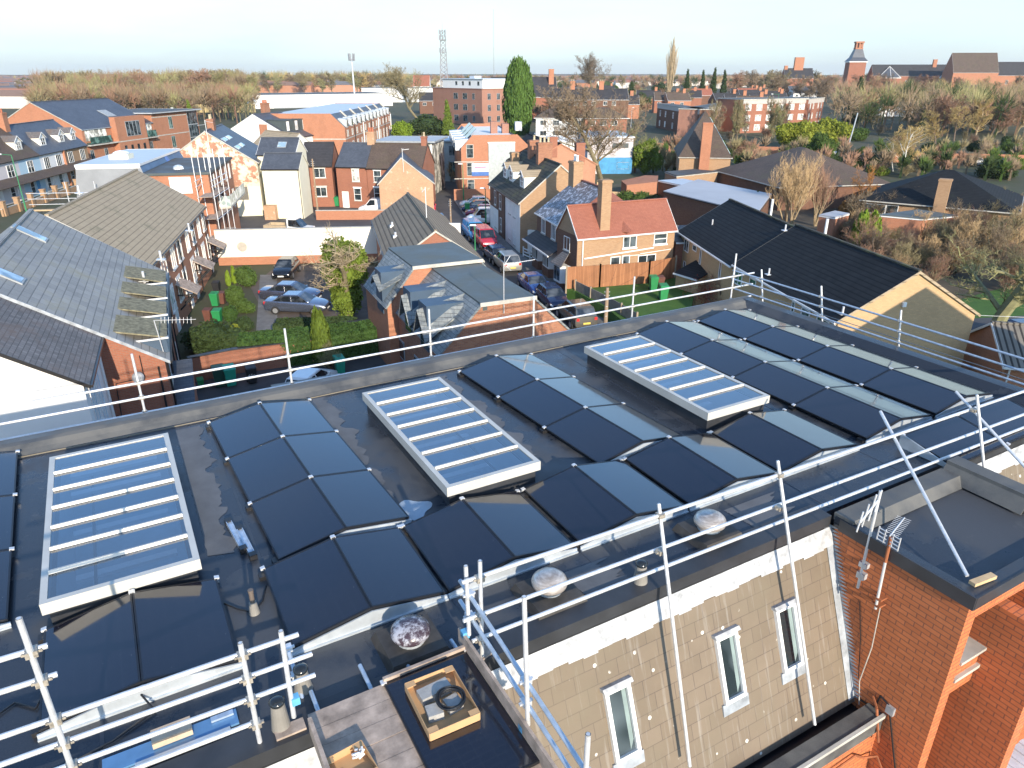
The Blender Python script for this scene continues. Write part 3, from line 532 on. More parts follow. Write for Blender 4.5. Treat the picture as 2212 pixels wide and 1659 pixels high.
m=MB()
for k in range(14): a=k*2.4; m.tube((.1+.05*math.cos(a),.12+.03*math.sin(a),.02+.006*k),(.12+.05*math.cos(a+1),.12+.03*math.sin(a+1),.035+.006*k),.012,.012,6)
o=m.build('metal_fittings',galv,loc=(p.x-.02,p.y-.10,PZ+.016),rz=PHI); tag(o,'heap of galvanised clamps inside the cardboard box','metal fittings')
# -- aerials on the tower wall
T=roofthing('radio_aerial','white multi rod aerial on a mast clamped to the orange tower wall','aerial',0,0,0); alu=plain('white_aerial_tube',(.66,.66,.66),.4,.3)
m=MB(); m.tube((4.78,-4.30,9.45),(4.80,-4.28,11.12),.022,.022,10); m.build('mast',alu,T); m=MB(); m.tube((4.80,-4.28,10.98),(4.45,-4.30,10.72),.015); m.build('boom',alu,T)
for k,(t_,l) in enumerate([(.05,.34),(.35,.42),(.7,.36),(.98,.32)]):
    x=4.80-.35*t_; z=10.98-.26*t_; m=MB(); m.tube((x-.02,-4.29,z-l/2),(x+.03,-4.29,z+l/2),.012); m.build('dipole',alu,T)
m=MB(); m.box(4.76,4.85,-4.36,-4.24,9.62,9.72); m.box(4.76,4.85,-4.36,-4.24,9.82,9.9); m.build('bracket',galvd,T)
T=roofthing('tv_aerial','television aerial with grid reflector on a rusty mast at the tower wall','aerial',0,0,0)
m=MB(); m.tube((4.72,-4.66,9.35),(4.74,-4.62,10.15),.02,.02,10); m.build('mast',alu,T); m=MB(); m.tube((4.74,-4.62,10.15),(4.76,-4.60,10.55),.024,.024,10); m.build('mast_sleeve',redmet,T)
m=MB(); m.tube((4.76,-4.58,10.56),(5.36,-4.40,10.56),.01)
for k in range(11): x=4.84+.05*k; y=-4.58+.30*(x-4.76); m.tube((x+.03,y-.09,10.56),(x-.03,y+.09,10.56),.004)
for k in range(4):
    for s in (-1,1): m.box(4.70,4.715,-4.60+s*.03 if s>0 else -4.76,-4.44 if s>0 else -4.60-.03,10.45+.06*k,10.46+.06*k)
for y in (-4.76,-4.66,-4.54,-4.44): m.box(4.70,4.715,y-.006,y+.006,10.44,10.66)
m.build('antenna',alu,T)
m=MB(); m.box(4.70,4.85,-4.72,-4.58,9.40,9.43); m.box(4.70,4.85,-4.72,-4.58,9.52,9.55); m.build('bracket',redmet,T); m=MB(); m.path([(4.80,-4.68,9.35),(4.82,-4.70,8.6),(4.80,-4.66,7.9),(4.79,-4.75,7.5)],.008); m.build('lead_wire',stone,T)
T=MB(); T.box(0,.42,0,.09,.0,.05); o=T.build('timber_batten',rawwood,loc=RF(4.98,-5.68,10.37),rz=PHI+R(-6)); tag(o,'pale timber batten under the foot of the raking pole on the tower roof','timber batten')
# ================= ground, roads, yards
def az2(d): return (math.cos(R(d)),math.sin(R(d)))
def sheet(name,pts,z,mat,kind='structure'):
    m=MB(); m.face(*[(p[0],p[1],z) for p in pts]); o=m.build(name,mat); o['kind']=kind; return o
gm,t,b=nodes('ground_cover'); ob=coord(t,'Object'); n=noiz(t,ob,.012,8,.65); n2=noiz(t,ob,.16,8,.7)
c=mix(t,ramp(t,n,.42,.58),(.060,.058,.030),(.085,.075,.045)); c=mix(t,ramp(t,n2,.4,.65),c,(.045,.06,.02)); t.links.new(c,b.inputs['Base Color']); b.inputs['Roughness'].default_value=.95
m=MB(); S=[-3800,-1500,-600,-200,0,200,600,1500,3800]; Sy=[-200,0,60,200,500,1000,2200,4200,7000]
for i in range(8):
    for j in range(8): m.face((S[i],Sy[j],-.012),(S[i+1],Sy[j],-.012),(S[i+1],Sy[j+1],-.012),(S[i],Sy[j+1],-.012))
o=m.build('ground',gm); o['kind']='structure'
asph,t,b=nodes('asphalt'); ob=coord(t,'Object'); g=noiz(t,ob,40,3,.8); n=noiz(t,ob,.5,7,.65); c=mix(t,ramp(t,n,.35,.7),(.045,.045,.05),(.085,.082,.082)); c=mix(t,ramp(t,g,.4,.8,0,.3),c,(.14,.14,.14)); t.links.new(c,b.inputs['Base Color']); b.inputs['Roughness'].default_value=.8; bump(t,b,g,.3,.01)
pav=plain('paving',(.16,.155,.15),.9,0,.25,1.2,.3); yardm=plain('yard_paving',(.10,.078,.065),.9,0,.35,.7,.4)
grassm,t,b=nodes('lawn_grass'); ob=coord(t,'Object'); n=noiz(t,ob,1.2,6,.6); g=noiz(t,ob,30,3,.8); c=mix(t,ramp(t,n,.3,.7),(.035,.11,.012),(.075,.17,.02)); c=mix(t,ramp(t,g,.3,.8,0,.6),c,(.03,.07,.01)); t.links.new(c,b.inputs['Base Color']); b.inputs['Roughness'].default_value=.9; bump(t,b,g,.8,.05)
ke=[P(17,330,1080),P(17,530,1370),P(7,420,700),P(7,620,850),P(7,900,1085),P(7,1200,1330)]
ke=[(-8.6,140),(-6.2,112)]+[(p.x,p.y) for p in ke]+[(9.5,38),(16,24),(26,4)]
def offs(pl,d):
    out=[]
    for i,p in enumerate(pl):
        a=Vector(pl[max(i-1,0)]); b_=Vector(pl[min(i+1,len(pl)-1)]); t_=(b_-a).normalized(); n_=Vector((t_.y,-t_.x)); out.append((p[0]+n_.x*d,p[1]+n_.y*d))
    return out
le=offs(ke,6.3)
def strip(name,a,b_,z,mat,z0=None):
    m=MB()
    for i in range(len(a)-1):
        if z0 is None: m.face((*b_[i],z),(*b_[i+1],z),(*a[i+1],z),(*a[i],z))
        else: m.hexa([(*b_[i],z0),(*b_[i+1],z0),(*a[i+1],z0),(*a[i],z0),(*b_[i],z),(*b_[i+1],z),(*a[i+1],z),(*a[i],z)])
    o=m.build(name,mat); o['kind']='structure'; return o
strip('road',ke,le,.0,asph)
strip('kerb',offs(ke,-.14),ke,.12,plain('kerb_stone',(.27,.26,.25),.9),-.01); strip('pavement',offs(ke,-2.0),offs(ke,-.14),.11,pav,-.01)
strip('kerb',le,offs(le,.14),.12,plain('kerb_stone',(.27,.26,.25),.9),-.01); strip('pavement',offs(le,.14),offs(le,1.5),.11,pav,-.01)
sheet('asphalt_yard',[(-34,66.4),(-15.5,67.2),(-15.5,88),(-6,90),(-9,97),(-36,98.5)],-.004,asph)
sheet('side_road',[(-44,97),(-12,91),(-12,88.5),(-44,93)],.0,asph)
sheet('parking_yard',[(-22,66),(-8,64.5),(-8,46),(-17,47.5),(-22,58)],-.004,yardm)
sheet('back_alley',[(-19,38.2),(-8,46.5),(-4,40),(2,25),(-14,22)],-.004,asph)
LZ=1.0
m=MB(); m.prism([tuple(P(7,*q_,LZ)[:2]) for q_ in ((968,990),(1800,905),(1960,960),(1900,1330),(1520,1330),(1280,1135),(1040,1010))],-.01,LZ); o=m.build('lawn',grassm); o['kind']='structure'
sheet('lawn',[(22,39),(28,50),(62,70),(62,30),(24,22)],.004,grassm)
sheet('garden_soil',[(15,72),(22,62),(28,50),(48,62),(70,90),(40,110),(12,95)],-.002,plain('dark_soil',(.07,.055,.035),.95,0,.5,.3,.5))
sheet('footpath',[(-17.9,47.),(-16.5,47.3),(-21.,62),(-22.5,62)],.004,pav)
sheet('driveway',[(27,43),(60,47),(60,54),(30,49)],.008,asph)
# far fields and low hills on the horizon
fld=plain('winter_field',(.10,.17,.05),.95,0,.2,.01); fld2=plain('ploughed_field',(.16,.10,.06),.95,0,.2,.01)
m=MB(); rnd=random.Random(5)
def hill(name,x0,x1,y,hh,dep,mat,seed,n=60,lab=None):
    m=MB(); pts=[]
    for i in range(n+1):
        x=x0+(x1-x0)*i/n; t_=i/n; h=hh*(math.sin(math.pi*t_)**.6)*(.72+.35*mnoise.noise(Vector((x*.0011,seed,0)))+.1*mnoise.noise(Vector((x*.006,seed,1)))); pts.append((x,h))
    for (a,ha),(b_,hb) in zip(pts,pts[1:]):
        m.face((a,y,-1),(b_,y,-1),(b_,y+dep*.5,hb*.7),(a,y+dep*.5,ha*.7)); m.face((a,y+dep*.5,ha*.7),(b_,y+dep*.5,hb*.7),(b_,y+dep,hb),(a,y+dep,ha)); m.face((a,y+dep,ha),(b_,y+dep,hb),(b_,y+dep*1.6,0),(a,y+dep*1.6,0))
    o=m.build(name,mat,smooth=True); o['kind']='structure'
hm,t,b=nodes('far_hillside'); v=t.nodes.new('ShaderNodeTexVoronoi'); v.inputs['Scale'].default_value=.0045; t.links.new(coord(t,'Object',(1,.45,1)),v.inputs['Vector']); cr=t.nodes.new('ShaderNodeValToRGB'); e=cr.color_ramp.elements; cr.color_ramp.interpolation='CONSTANT'; e[0].color=(.10,.09,.055,1); e[1].position=.3; e[1].color=(.15,.095,.06,1); x=e.new(.55); x.color=(.075,.13,.045,1); x=e.new(.68); x.color=(.12,.10,.06,1); x=e.new(.85); x.color=(.06,.07,.04,1)
s_=t.nodes.new('ShaderNodeSeparateXYZ'); t.links.new(v.outputs['Color'],s_.inputs[0]); t.links.new(s_.outputs[0],cr.inputs[0]); c=mix(t,ramp(t,noiz(t,coord(t,'Object'),.02,6),.5,.65,0,.8),cr.outputs[0],(.045,.045,.03)); t.links.new(c,b.inputs['Base Color']); b.inputs['Roughness'].default_value=1
hill('hills',-3600,-700,2600,17,700,hm,2.3); hill('hills',-2600,2400,4200,15,900,hm,7.1); hill('hills',300,3700,3300,12,700,hm,4.4)
# ================= materials for the houses
B_or=bricks('bright_orange_brick',(.48,.195,.105),(.42,.155,.08),(.36,.22,.15),mort=.010)
B_red=bricks('red_brick',(.37,.13,.075),(.30,.10,.06),(.28,.17,.12))
B_tan=bricks('sandy_brick',(.44,.27,.15),(.36,.20,.105),(.36,.26,.17),mort=.012,big=.12)
B_buff=bricks('buff_brick',(.58,.38,.20),(.50,.33,.17),(.42,.32,.20),mort=.01,big=.10)
B_brn=bricks('brown_brick',(.20,.095,.055),(.14,.06,.04),(.17,.11,.08))
B_pale=bricks('pale_patched_brick',(.50,.27,.14),(.42,.19,.10),(.50,.38,.26),mort=.014,patch=(.60,.50,.38),pth=(.58,.66),psc=1.6)
B_peel=bricks('peeling_painted_brick',(.45,.20,.12),(.38,.15,.09),(.40,.26,.18),patch=(.66,.60,.46),pth=(.45,.53),psc=.9)
B_pink=bricks('pinkish_brick',(.40,.19,.13),(.34,.155,.105),(.30,.19,.15))
B_old=bricks('old_red_brick',(.42,.17,.09),(.27,.09,.05),(.30,.20,.14),mort=.012,big=.3)
cream=plain('cream_render',(.74,.70,.55),.85,0,.05,.7,.1); rwhite=plain('white_render',(.74,.74,.72),.85,0,.05,.6,.2)
pblue=plain('pale_blue_render',(.42,.58,.68),.8,0,.04,1); plil=plain('lilac_render',(.62,.58,.58),.8,0,.05,1); gyr=plain('grey_panel',(.40,.42,.44),.6,0,.06,1)
T_slate=tiles('welsh_slate',(.095,.105,.125),(.07,.078,.095),(.03,.035,.045),w=.28,h=.22,mort=.014,rough=.5,spec=.6,bs=.4)
T_slatel=tiles('stone_slate_roof',(.36,.345,.32),(.29,.28,.26),(.12,.115,.105),w=.62,h=.33,mort=.03,moss=(.30,.27,.19),mth=(.5,.72),msc=.5,rough=.65)
T_slated=tiles('worn_grey_tiles',(.215,.20,.195),(.145,.135,.13),(.07,.063,.06),w=.2,h=.17,mort=.02,moss=(.16,.12,.10),mth=(.5,.7),msc=.8)
T_tan=tiles('tan_concrete_tiles',(.42,.335,.225),(.38,.30,.20),(.11,.085,.055),w=.33,h=.34,mort=.045,moss=(.16,.15,.09),mth=(.55,.75),msc=.5,vw=False,rough=.85,big=.12)
T_dark=tiles('black_interlocking_tiles',(.022,.024,.026),(.016,.018,.02),(.005,.005,.006),w=.3,h=.32,mort=.07,moss=(.05,.055,.03),mth=(.6,.8),msc=.25,vw=False,rough=.8,spec=.2,bs=.8)
T_char=tiles('charcoal_tiles',(.058,.055,.058),(.045,.043,.046),(.018,.018,.02),w=.3,h=.30,mort=.05,vw=False,rough=.7)
T_brn=tiles('brown_tiles',(.14,.10,.075),(.105,.075,.058),(.045,.033,.027),w=.2,h=.15,mort=.02,moss=(.10,.085,.05),mth=(.5,.72),msc=.4)
T_red=tiles('red_clay_tiles',(.36,.135,.085),(.31,.11,.07),(.16,.06,.04),w=.17,h=.12,mort=.012,big=.15,rough=.8)
T_moss=tiles('mossy_concrete_tiles',(.085,.078,.06),(.06,.056,.045),(.018,.018,.015),w=.4,h=.36,mort=.07,moss=(.13,.125,.05),mth=(.52,.68),msc=.8,rough=.9)
T_rib=tiles('coursed_brown_roof',(.27,.22,.155),(.245,.195,.135),(.045,.035,.027),w=.42,h=.42,mort=.10,vw=False,rough=.85,big=.15); T_rib2=ribbed('ribbed_grey_roof',(.20,.18,.15),(.04,.035,.03),.30,.3)
T_scal=tiles('lichened_stone_slates',(.27,.29,.29),(.16,.185,.195),(.045,.05,.055),w=.30,h=.22,mort=.02,moss=(.40,.41,.36),mth=(.55,.68),msc=2.5,rough=.55)
mossr=plain('moss_felt',(.21,.19,.12),.95,0,.5,5,.6)
felt=membrane('grey_green_felt',(.12,.135,.125),(.085,.10,.10),(.4,.65),.5,.5,.8); feltd=membrane('dark_flat_felt',(.10,.095,.085),(.05,.05,.05),(.4,.6),.3,.5,.8); feltl=plain('pale_flat_roof',(.42,.43,.45),.6,0,.1,.15); tpo=plain('pale_blue_membrane',(.50,.56,.62),.5,0,.06,.5)
navy=plain('navy_cladding',(.05,.085,.13),.5,0,.15,1); dgrey=plain('dark_grey_cladding',(.07,.085,.085),.6,0,.1,1)
WW,WB,WG=white,black,plain('grey_frame',(.32,.34,.35),.5)
# ================= house builder
class House:
    def __init__(h,name,label,A,B,depth,ez,rz,wall,roof,cat='house',style='gable',ridge=.5,over=.22,trim=None,gut=None,group=None,z0=0.,ends=.08,ridgem=None):
        A=Vector(A[:2]);B=Vector(B[:2]); h.A=A; d=B-A; h.L=d.length; h.d=d.normalized(); h.n=Vector((-h.d.y,h.d.x)); h.D=depth; h.ez=ez; h.rz=rz
        h.T=thing(name,label,cat,(A.x,A.y,0),math.atan2(d.y,d.x),group); L,D=h.L,depth; rp=ridge*D; h.rp=rp; m=MB(); trim=trim or white
        if style=='gable':
            for x0,x1,y0,y1 in ((0,L,0,0),): pass
            m.face((0,0,z0),(L,0,z0),(L,0,ez),(0,0,ez)); m.face((L,D,z0),(0,D,z0),(0,D,ez),(L,D,ez)); m.face((L,0,z0),(L,D,z0),(L,D,ez),(L,rp,rz),(L,0,ez)); m.face((0,D,z0),(0,0,z0),(0,0,ez),(0,rp,rz),(0,D,ez)); m.build('wall',wall,h.T)
            r=MB(); s1=(rz-ez)/rp; s2=(rz-ez)/(D-rp); e=ends; o=over
            r.slab([(-e,-o,ez-o*s1+.09),(L+e,-o,ez-o*s1+.09),(L+e,rp,rz+.09),(-e,rp,rz+.09)],.08); r.slab([(-e,rp,rz+.09),(L+e,rp,rz+.09),(L+e,D+o,ez-o*s2+.09),(-e,D+o,ez-o*s2+.09)],.08); h.roof=r.build('roof',roof,h.T)
            c=MB(); c.prism([(-e,rp-.11),(L+e,rp-.11),(L+e,rp+.11),(-e,rp+.11)],rz+.06,rz+.15); c.build('ridge_tiles',ridgem or roof,h.T)
            g=MB(); zz=ez-o*s1; g.box(-e,L+e,-o-.08,-o+.02,zz-.03,zz+.07); g.build('gutter',gut or trim,h.T)
            if ends>.02:
                for x0,x1 in ((-e-.03,-e),(L+e,L+e+.03)):
                    v=MB()
                    for ya,za,yb,zb in ((-o,ez-o*s1,rp,rz),(rp,rz,D+o,ez-o*s2)): v.hexa([(x0,ya,za-.06),(x1,ya,za-.06),(x1,yb,zb-.06),(x0,yb,zb-.06),(x0,ya,za+.09),(x1,ya,za+.09),(x1,yb,zb+.09),(x0,yb,zb+.09)])
                    v.build('verge',trim,h.T)
        elif style=='gabley':   # gable faces the front, ridge runs inwards
            rx=ridge*L; m.face((0,0,z0),(L,0,z0),(L,0,ez),(rx,0,rz),(0,0,ez)); m.face((L,D,z0),(0,D,z0),(0,D,ez),(rx,D,rz),(L,D,ez)); m.face((L,0,z0),(L,D,z0),(L,D,ez),(L,0,ez)); m.face((0,D,z0),(0,0,z0),(0,0,ez),(0,D,ez)); m.build('wall',wall,h.T)
            r=MB(); s1=(rz-ez)/rx; s2=(rz-ez)/(L-rx); e=ends; o=over
            r.slab([(-o,-e,ez-o*s1+.09),(rx,-e,rz+.09),(rx,D+e,rz+.09),(-o,D+e,ez-o*s1+.09)],.08); r.slab([(rx,-e,rz+.09),(L+o,-e,ez-o*s2+.09),(L+o,D+e,ez-o*s2+.09),(rx,D+e,rz+.09)],.08); h.roof=r.build('roof',roof,h.T)
            g=MB()
            for xa,za,xb,zb in ((-o,ez-o*s1,rx,rz),(rx,rz,L+o,ez-o*s2)): g.hexa([(xa,-e-.04,za-.06),(xb,-e-.04,zb-.06),(xb,-e,zb-.06),(xa,-e,za-.06),(xa,-e-.04,za+.1),(xb,-e-.04,zb+.1),(xb,-e,zb+.1),(xa,-e,za+.1)])
            g.build('verge',trim,h.T)
        elif style=='hip':
            m.face((0,0,z0),(L,0,z0),(L,0,ez),(0,0,ez)); m.face((L,D,z0),(0,D,z0),(0,D,ez),(L,D,ez)); m.face((L,0,z0),(L,D,z0),(L,D,ez),(L,0,ez)); m.face((0,D,z0),(0,0,z0),(0,0,ez),(0,D,ez)); m.build('wall',wall,h.T)
            o=over; k=min(D/2,L/2); r=MB(); a=(-o,-o,ez);b_=(L+o,-o,ez);c=(L+o,D+o,ez);d_=(-o,D+o,ez); p=(k,D/2,rz);q_=(L-k,D/2,rz) if L>D else (k+.01,D/2,rz)
            r.face(a,b_,q_,p); r.face(c,d_,p,q_); r.face(b_,c,q_); r.face(d_,a,p); r.face(d_,c,b_,a); h.roof=r.build('roof',roof,h.T); g=MB(); g.box(-o-.05,L+o+.05,-o-.08,-o,ez-.1,ez+.02); g.box(L+o,L+o+.08,-o,D+o,ez-.1,ez+.02); g.build('gutter',gut or trim,h.T)
        elif style=='flat':
            m.face((0,0,z0),(L,0,z0),(L,0,ez),(0,0,ez)); m.face((L,D,z0),(0,D,z0),(0,D,ez),(L,D,ez)); m.face((L,0,z0),(L,D,z0),(L,D,ez),(L,0,ez)); m.face((0,D,z0),(0,0,z0),(0,0,ez),(0,D,ez)); m.build('wall',wall,h.T)
            r=MB(); r.box(-over,L+over,-over,D+over,ez,ez+.08); h.roof=r.build('roof',roof,h.T); g=MB(); o=over+.02
            for x0,x1,y0,y1 in ((-o-.03,L+o+.03,-o-.03,-o),(-o-.03,L+o+.03,D+o,D+o+.03),(-o-.03,-o,-o,D+o),(L+o,L+o+.03,-o,D+o)): g.box(x0,x1,y0,y1,ez-.12,ez+.10)
            g.build('fascia',trim,h.T)
        elif style=='mono':     # high at the back
            m.face((0,0,z0),(L,0,z0),(L,0,ez),(0,0,ez)); m.face((L,D,z0),(0,D,z0),(0,D,rz),(L,D,rz)); m.face((L,0,z0),(L,D,z0),(L,D,rz),(L,0,ez)); m.face((0,D,z0),(0,0,z0),(0,0,ez),(0,D,rz)); m.build('wall',wall,h.T)
            r=MB(); s1=(rz-ez)/D; o=over; r.slab([(-ends,-o,ez-o*s1+.09),(L+ends,-o,ez-o*s1+.09),(L+ends,D,rz+.09),(-ends,D,rz+.09)],.08); h.roof=r.build('roof',roof,h.T); g=MB(); zz=ez-o*s1; g.box(-ends,L+ends,-o-.08,-o,zz-.05,zz+.07); g.build('gutter',gut or trim,h.T)
    def loc3(h,side,s,out,z):
        if side=='F': return (s,-out,z)
        if side=='R': return (h.L+out,s,z)
        if side=='L': return (-out,h.D-s,z) if False else (-out,s,z)
    def at(h,side,n,x,y):
        """(distance along the wall, height) where a sight line meets the wall"""
        if side=='F': p0=h.A; nr=h.n
        elif side=='R': p0=h.A+h.d*h.L; nr=h.d
        else: p0=h.A; nr=h.d
        w=V3(n,x,y,p0,nr); r=Vector((w.x,w.y))-h.A
        return (r.dot(h.d) if side=='F' else r.dot(h.n)), w.z
    def plate(h,m,side,s0,s1,z0,z1,o0,o1):
        p=[h.loc3(side,s,o,z) for z in (z0,z1) for s,o in ((s0,o0),(s1,o0),(s1,o1),(s0,o1))]
        # keep outward winding consistent
        a=Vector(p[1])-Vector(p[0]); b_=Vector(p[3])-Vector(p[0]); 
        if a.cross(b_).z<0: p=[p[0],p[3],p[2],p[1],p[4],p[7],p[6],p[5]]
        m.hexa(p)
    def win(h,side,s,z,w,ht,kind='v',fm=None,glass=None,sill=True,name='window',lint=False):
        """s,z = centre; kind: v mullion, h bar, x cross, p plain"""
        fm=fm or WW; glass=glass or pane; m=MB(); f=.07 if w>.6 else .05; a,b_,c,d_=s-w/2,s+w/2,z-ht/2,z+ht/2
        for q_ in ((a,a+f,c,d_),(b_-f,b_,c,d_),(a+f,b_-f,c,c+f),(a+f,b_-f,d_-f,d_)): h.plate(m,side,*q_,.0,.05)
        if 'v' in kind or 'x' in kind: h.plate(m,side,s-f*.4,s+f*.4,c+f,d_-f,.0,.045)
        if 't' in kind:
            for k in (-1,1): h.plate(m,side,s+k*w/6-f*.4,s+k*w/6+f*.4,c+f,d_-f,.0,.045)
        if 'h' in kind or 'x' in kind: h.plate(m,side,a+f,b_-f,z-f*.4,z+f*.4,.0,.047)
        if 'u' in kind: h.plate(m,side,a+f,b_-f,d_-ht*.3-f*.4,d_-ht*.3+f*.4,.0,.047)
        fo=m.build(name,fm,h.T); g=MB(); h.plate(g,side,a+f*.5,b_-f*.5,c+f*.5,d_-f*.5,.0,.02); g.build('pane',glass,fo)
        if sill: g=MB(); h.plate(g,side,a-.08,b_+.08,c-.1,c,.0,.09); g.build('sill',stone if sill is True else sill,fo)
        if lint: g=MB(); h.plate(g,side,a-.1,b_+.1,d_,d_+.16,.0,.03); g.build('lintel',lint,fo)
    def wp(h,side,n,x,y,w,ht,kind='v',**k):
        s,z=h.at(side,n,x,y); z=min(z,h.ez-ht/2-.32); h.win(side,s,z,w,ht,kind,**k)
    def door(h,side,s,w=.95,ht=2.05,mat=None,z0=0.):
        m=MB(); h.plate(m,side,s-w/2,s+w/2,z0,z0+ht,.0,.05); o=m.build('door',mat or white,h.T); g=MB(); h.plate(g,side,s+w*.3,s+w*.36,z0+1,z0+1.1,.05,.09); g.build('handle',galv,o)
    def chimney(h,x,y,w,d,z0,z1,pots=2,mat=None,pot=None):
        m=MB(); m.box(x-w/2,x+w/2,y-d/2,y+d/2,z0,z1); m.box(x-w/2-.06,x+w/2+.06,y-d/2-.06,y+d/2+.06,z1-.22,z1-.06); o=m.build('chimney',mat or B_old,h.T)
        for k in range(pots):
            m=MB(); px=x+(k-(pots-1)/2)*(w-.2)/max(pots,1) if w>=d else x; py=y if w>=d else y+(k-(pots-1)/2)*(d-.2)/max(pots,1)
            m.lathe((px,py,z1),[(.13,0),(.15,.05),(.11,.1),(.11,.42),(.14,.46),(.14,.52)],10); m.build('chimney_pot',pot or buff,o)
    def pipe(h,side,s,z0,z1,mat=None,r=.045):
        m=MB(); m.tube(h.loc3(side,s,.07,z0),h.loc3(side,s,.07,z1),r,r,8); m.build('downpipe',mat or black,h.T)
    def band(h,side,s0,s1,z0,z1,mat,name='string_course',o=.03): m=MB(); h.plate(m,side,s0,s1,z0,z1,0,o); return m.build(name,mat,h.T)
    def roofz(h,y): return h.ez+(h.rz-h.ez)*(y/h.rp if y<h.rp else (h.D-y)/(h.D-h.rp))
    def rooflight(h,x,y,w,l,mat=None):
        s=(h.rz-h.ez)/h.rp; cs=1/math.sqrt(1+s*s); m=MB(); zz=lambda yy: h.ez+yy*s+.10
        m.slab([(x-w/2,y-l/2,zz(y-l/2)+.06),(x+w/2,y-l/2,zz(y-l/2)+.06),(x+w/2,y+l/2,zz(y+l/2)+.06),(x-w/2,y+l/2,zz(y+l/2)+.06)],.07); o=m.build('rooflight',WG,h.T)
        m=MB(); m.slab([(x-w/2+.06,y-l/2+.06,zz(y-l/2+.06)+.075),(x+w/2-.06,y-l/2+.06,zz(y-l/2+.06)+.075),(x+w/2-.06,y+l/2-.06,zz(y+l/2-.06)+.075),(x-w/2+.06,y+l/2-.06,zz(y+l/2-.06)+.075)],.012); m.build('pane',mat or glassmat('sky_glass',(.25,.36,.45),.05),o)
    def dormer(h,x,w,y0,zt,cheek,roofm,pitch=.5,wkind='x',glass=None,facew=None,over=.12):
        """gabled dormer standing on the front slope: face at y0, top of face wall zt"""
        s=(h.rz-h.ez)/h.rp; zb=h.ez+s*y0; yb=min(h.rp,(zt-h.ez)/s); m=MB(); za=zt+pitch*w/2
        m.face((x-w/2,y0,zb),(x+w/2,y0,zb),(x+w/2,y0,zt),(x,y0,za),(x-w/2,y0,zt)); m.face((x+w/2,y0,zb),(x+w/2,yb,zt),(x+w/2,y0,zt)); m.face((x-w/2,y0,zb),(x-w/2,y0,zt),(x-w/2,yb,zt)); o=m.build('dormer',cheek,h.T)
        ye=min(h.rp,(za-h.ez)/s); r=MB(); ov=over
        if pitch>.05:
            r.slab([(x-w/2-ov,y0-ov,zt-ov*pitch+.05),(x,y0-ov,za+.05),(x,ye,za+.05),(x-w/2-ov,yb,zt-ov*pitch+.05)],.06); r.slab([(x,y0-ov,za+.05),(x+w/2+ov,y0-ov,zt-ov*pitch+.05),(x+w/2+ov,yb,zt-ov*pitch+.05),(x,ye,za+.05)],.06)
            b_=MB(); 
            for xa,z_a,xb,z_b in ((x-w/2-ov,zt-ov*pitch,x,za),(x,za,x+w/2+ov,zt-ov*pitch)): b_.hexa([(xa,y0-ov-.04,z_a-.09),(xb,y0-ov-.04,z_b-.09),(xb,y0-ov,z_b-.09),(xa,y0-ov,z_a-.09),(xa,y0-ov-.04,z_a+.05),(xb,y0-ov-.04,z_b+.05),(xb,y0-ov,z_b+.05),(xa,y0-ov,z_a+.05)])
            b_.build('bargeboard',WW,o)
        else: r.slab([(x-w/2-ov,y0-ov,zt+.05),(x+w/2+ov,y0-ov,zt+.05),(x+w/2+ov,yb,zt+.06),(x-w/2-ov,yb,zt+.06)],.08)
        r.build('dormer_roof',roofm,o)
        ww=facew or w*.62; g=MB(); zc=(zb+zt)/2+.05; hh=(zt-zb)*.78; f=.06; a,b2=x-ww/2,x+ww/2; c,d_=zc-hh/2,zc+hh/2
        for q_ in ((a,a+f,c,d_),(b2-f,b2,c,d_),(a+f,b2-f,c,c+f),(a+f,b2-f,d_-f,d_),(x-.03,x+.03,c+f,d_-f),(a+f,b2-f,zc-.03,zc+.03)): g.box(q_[0],q_[1],y0-.05,y0,q_[2],q_[3])
        g.build('window',WW,o); g=MB(); g.box(a+.03,b2-.03,y0-.02,y0,c+.03,d_-.03); g.build('pane',glass or pane,o)
def H(*a,**k): return House(*a,**k)
G4='terraced houses'
# 1 orange brick block with tan roof, left of the yard
h=H('terraced_block','orange brick two storey block with tan tiled roof and pitched wooden porches beside the yard',(-22.2,42.6),(-27.2,63.5),9.54,5.8,8.91,B_or,T_tan,cat='house',ends=.12,trim=stone,gut=black)
for x,y in ((1170,515),(1250,480),(1320,400),(1370,350),(1430,272),(1472,215),(1518,172),(1552,125)): h.wp('F',5,x,y,1.25 if x not in(1250,1370) else 1.6,1.55,'v',glass=paneb,lint=WW,sill=WW)
for x,y in ((1325,760),(1380,680),(1425,620),(1487,530),(1520,470),(1566,415),(1600,355)): h.wp('F',5,x,y,1.25,1.6,'v',glass=paneb,lint=WW,sill=WW)
for x,y in ((1410,1150),(1505,930),(1545,850),(1650,640)): s,z=h.at('F',5,x,y); h.door('F',s,.9,2.0)
def porch(T,s,z0,w=2.0,d=1.35,mat=timber):
    m=MB(); m.slab([(s-w/2,-d,z0),(s+w/2,-d,z0),(s+w/2,0,z0+.75),(s-w/2,0,z0+.75)],.07); o=m.build('porch_roof',mat,T)
    for x in (s-w/2+.12,s+w/2-.12): m=MB(); m.box(x-.04,x+.04,-d+.1,0,z0-.12,z0-.04); m.hexa([(x-.04,-d+.15,z0-.12),(x+.04,-d+.15,z0-.12),(x+.04,-.02,z0-1.2),(x-.04,-.02,z0-1.2),(x-.04,-d+.3,z0-.12),(x+.04,-d+.3,z0-.12),(x+.04,-.02,z0-1.05),(x-.04,-.02,z0-1.05)]); m.build('porch_bracket',black,o)
for x,y in ((1420,900),(1540,700),(1640,540)): s,z=h.at('F',5,x,y); porch(h.T,s,2.2)
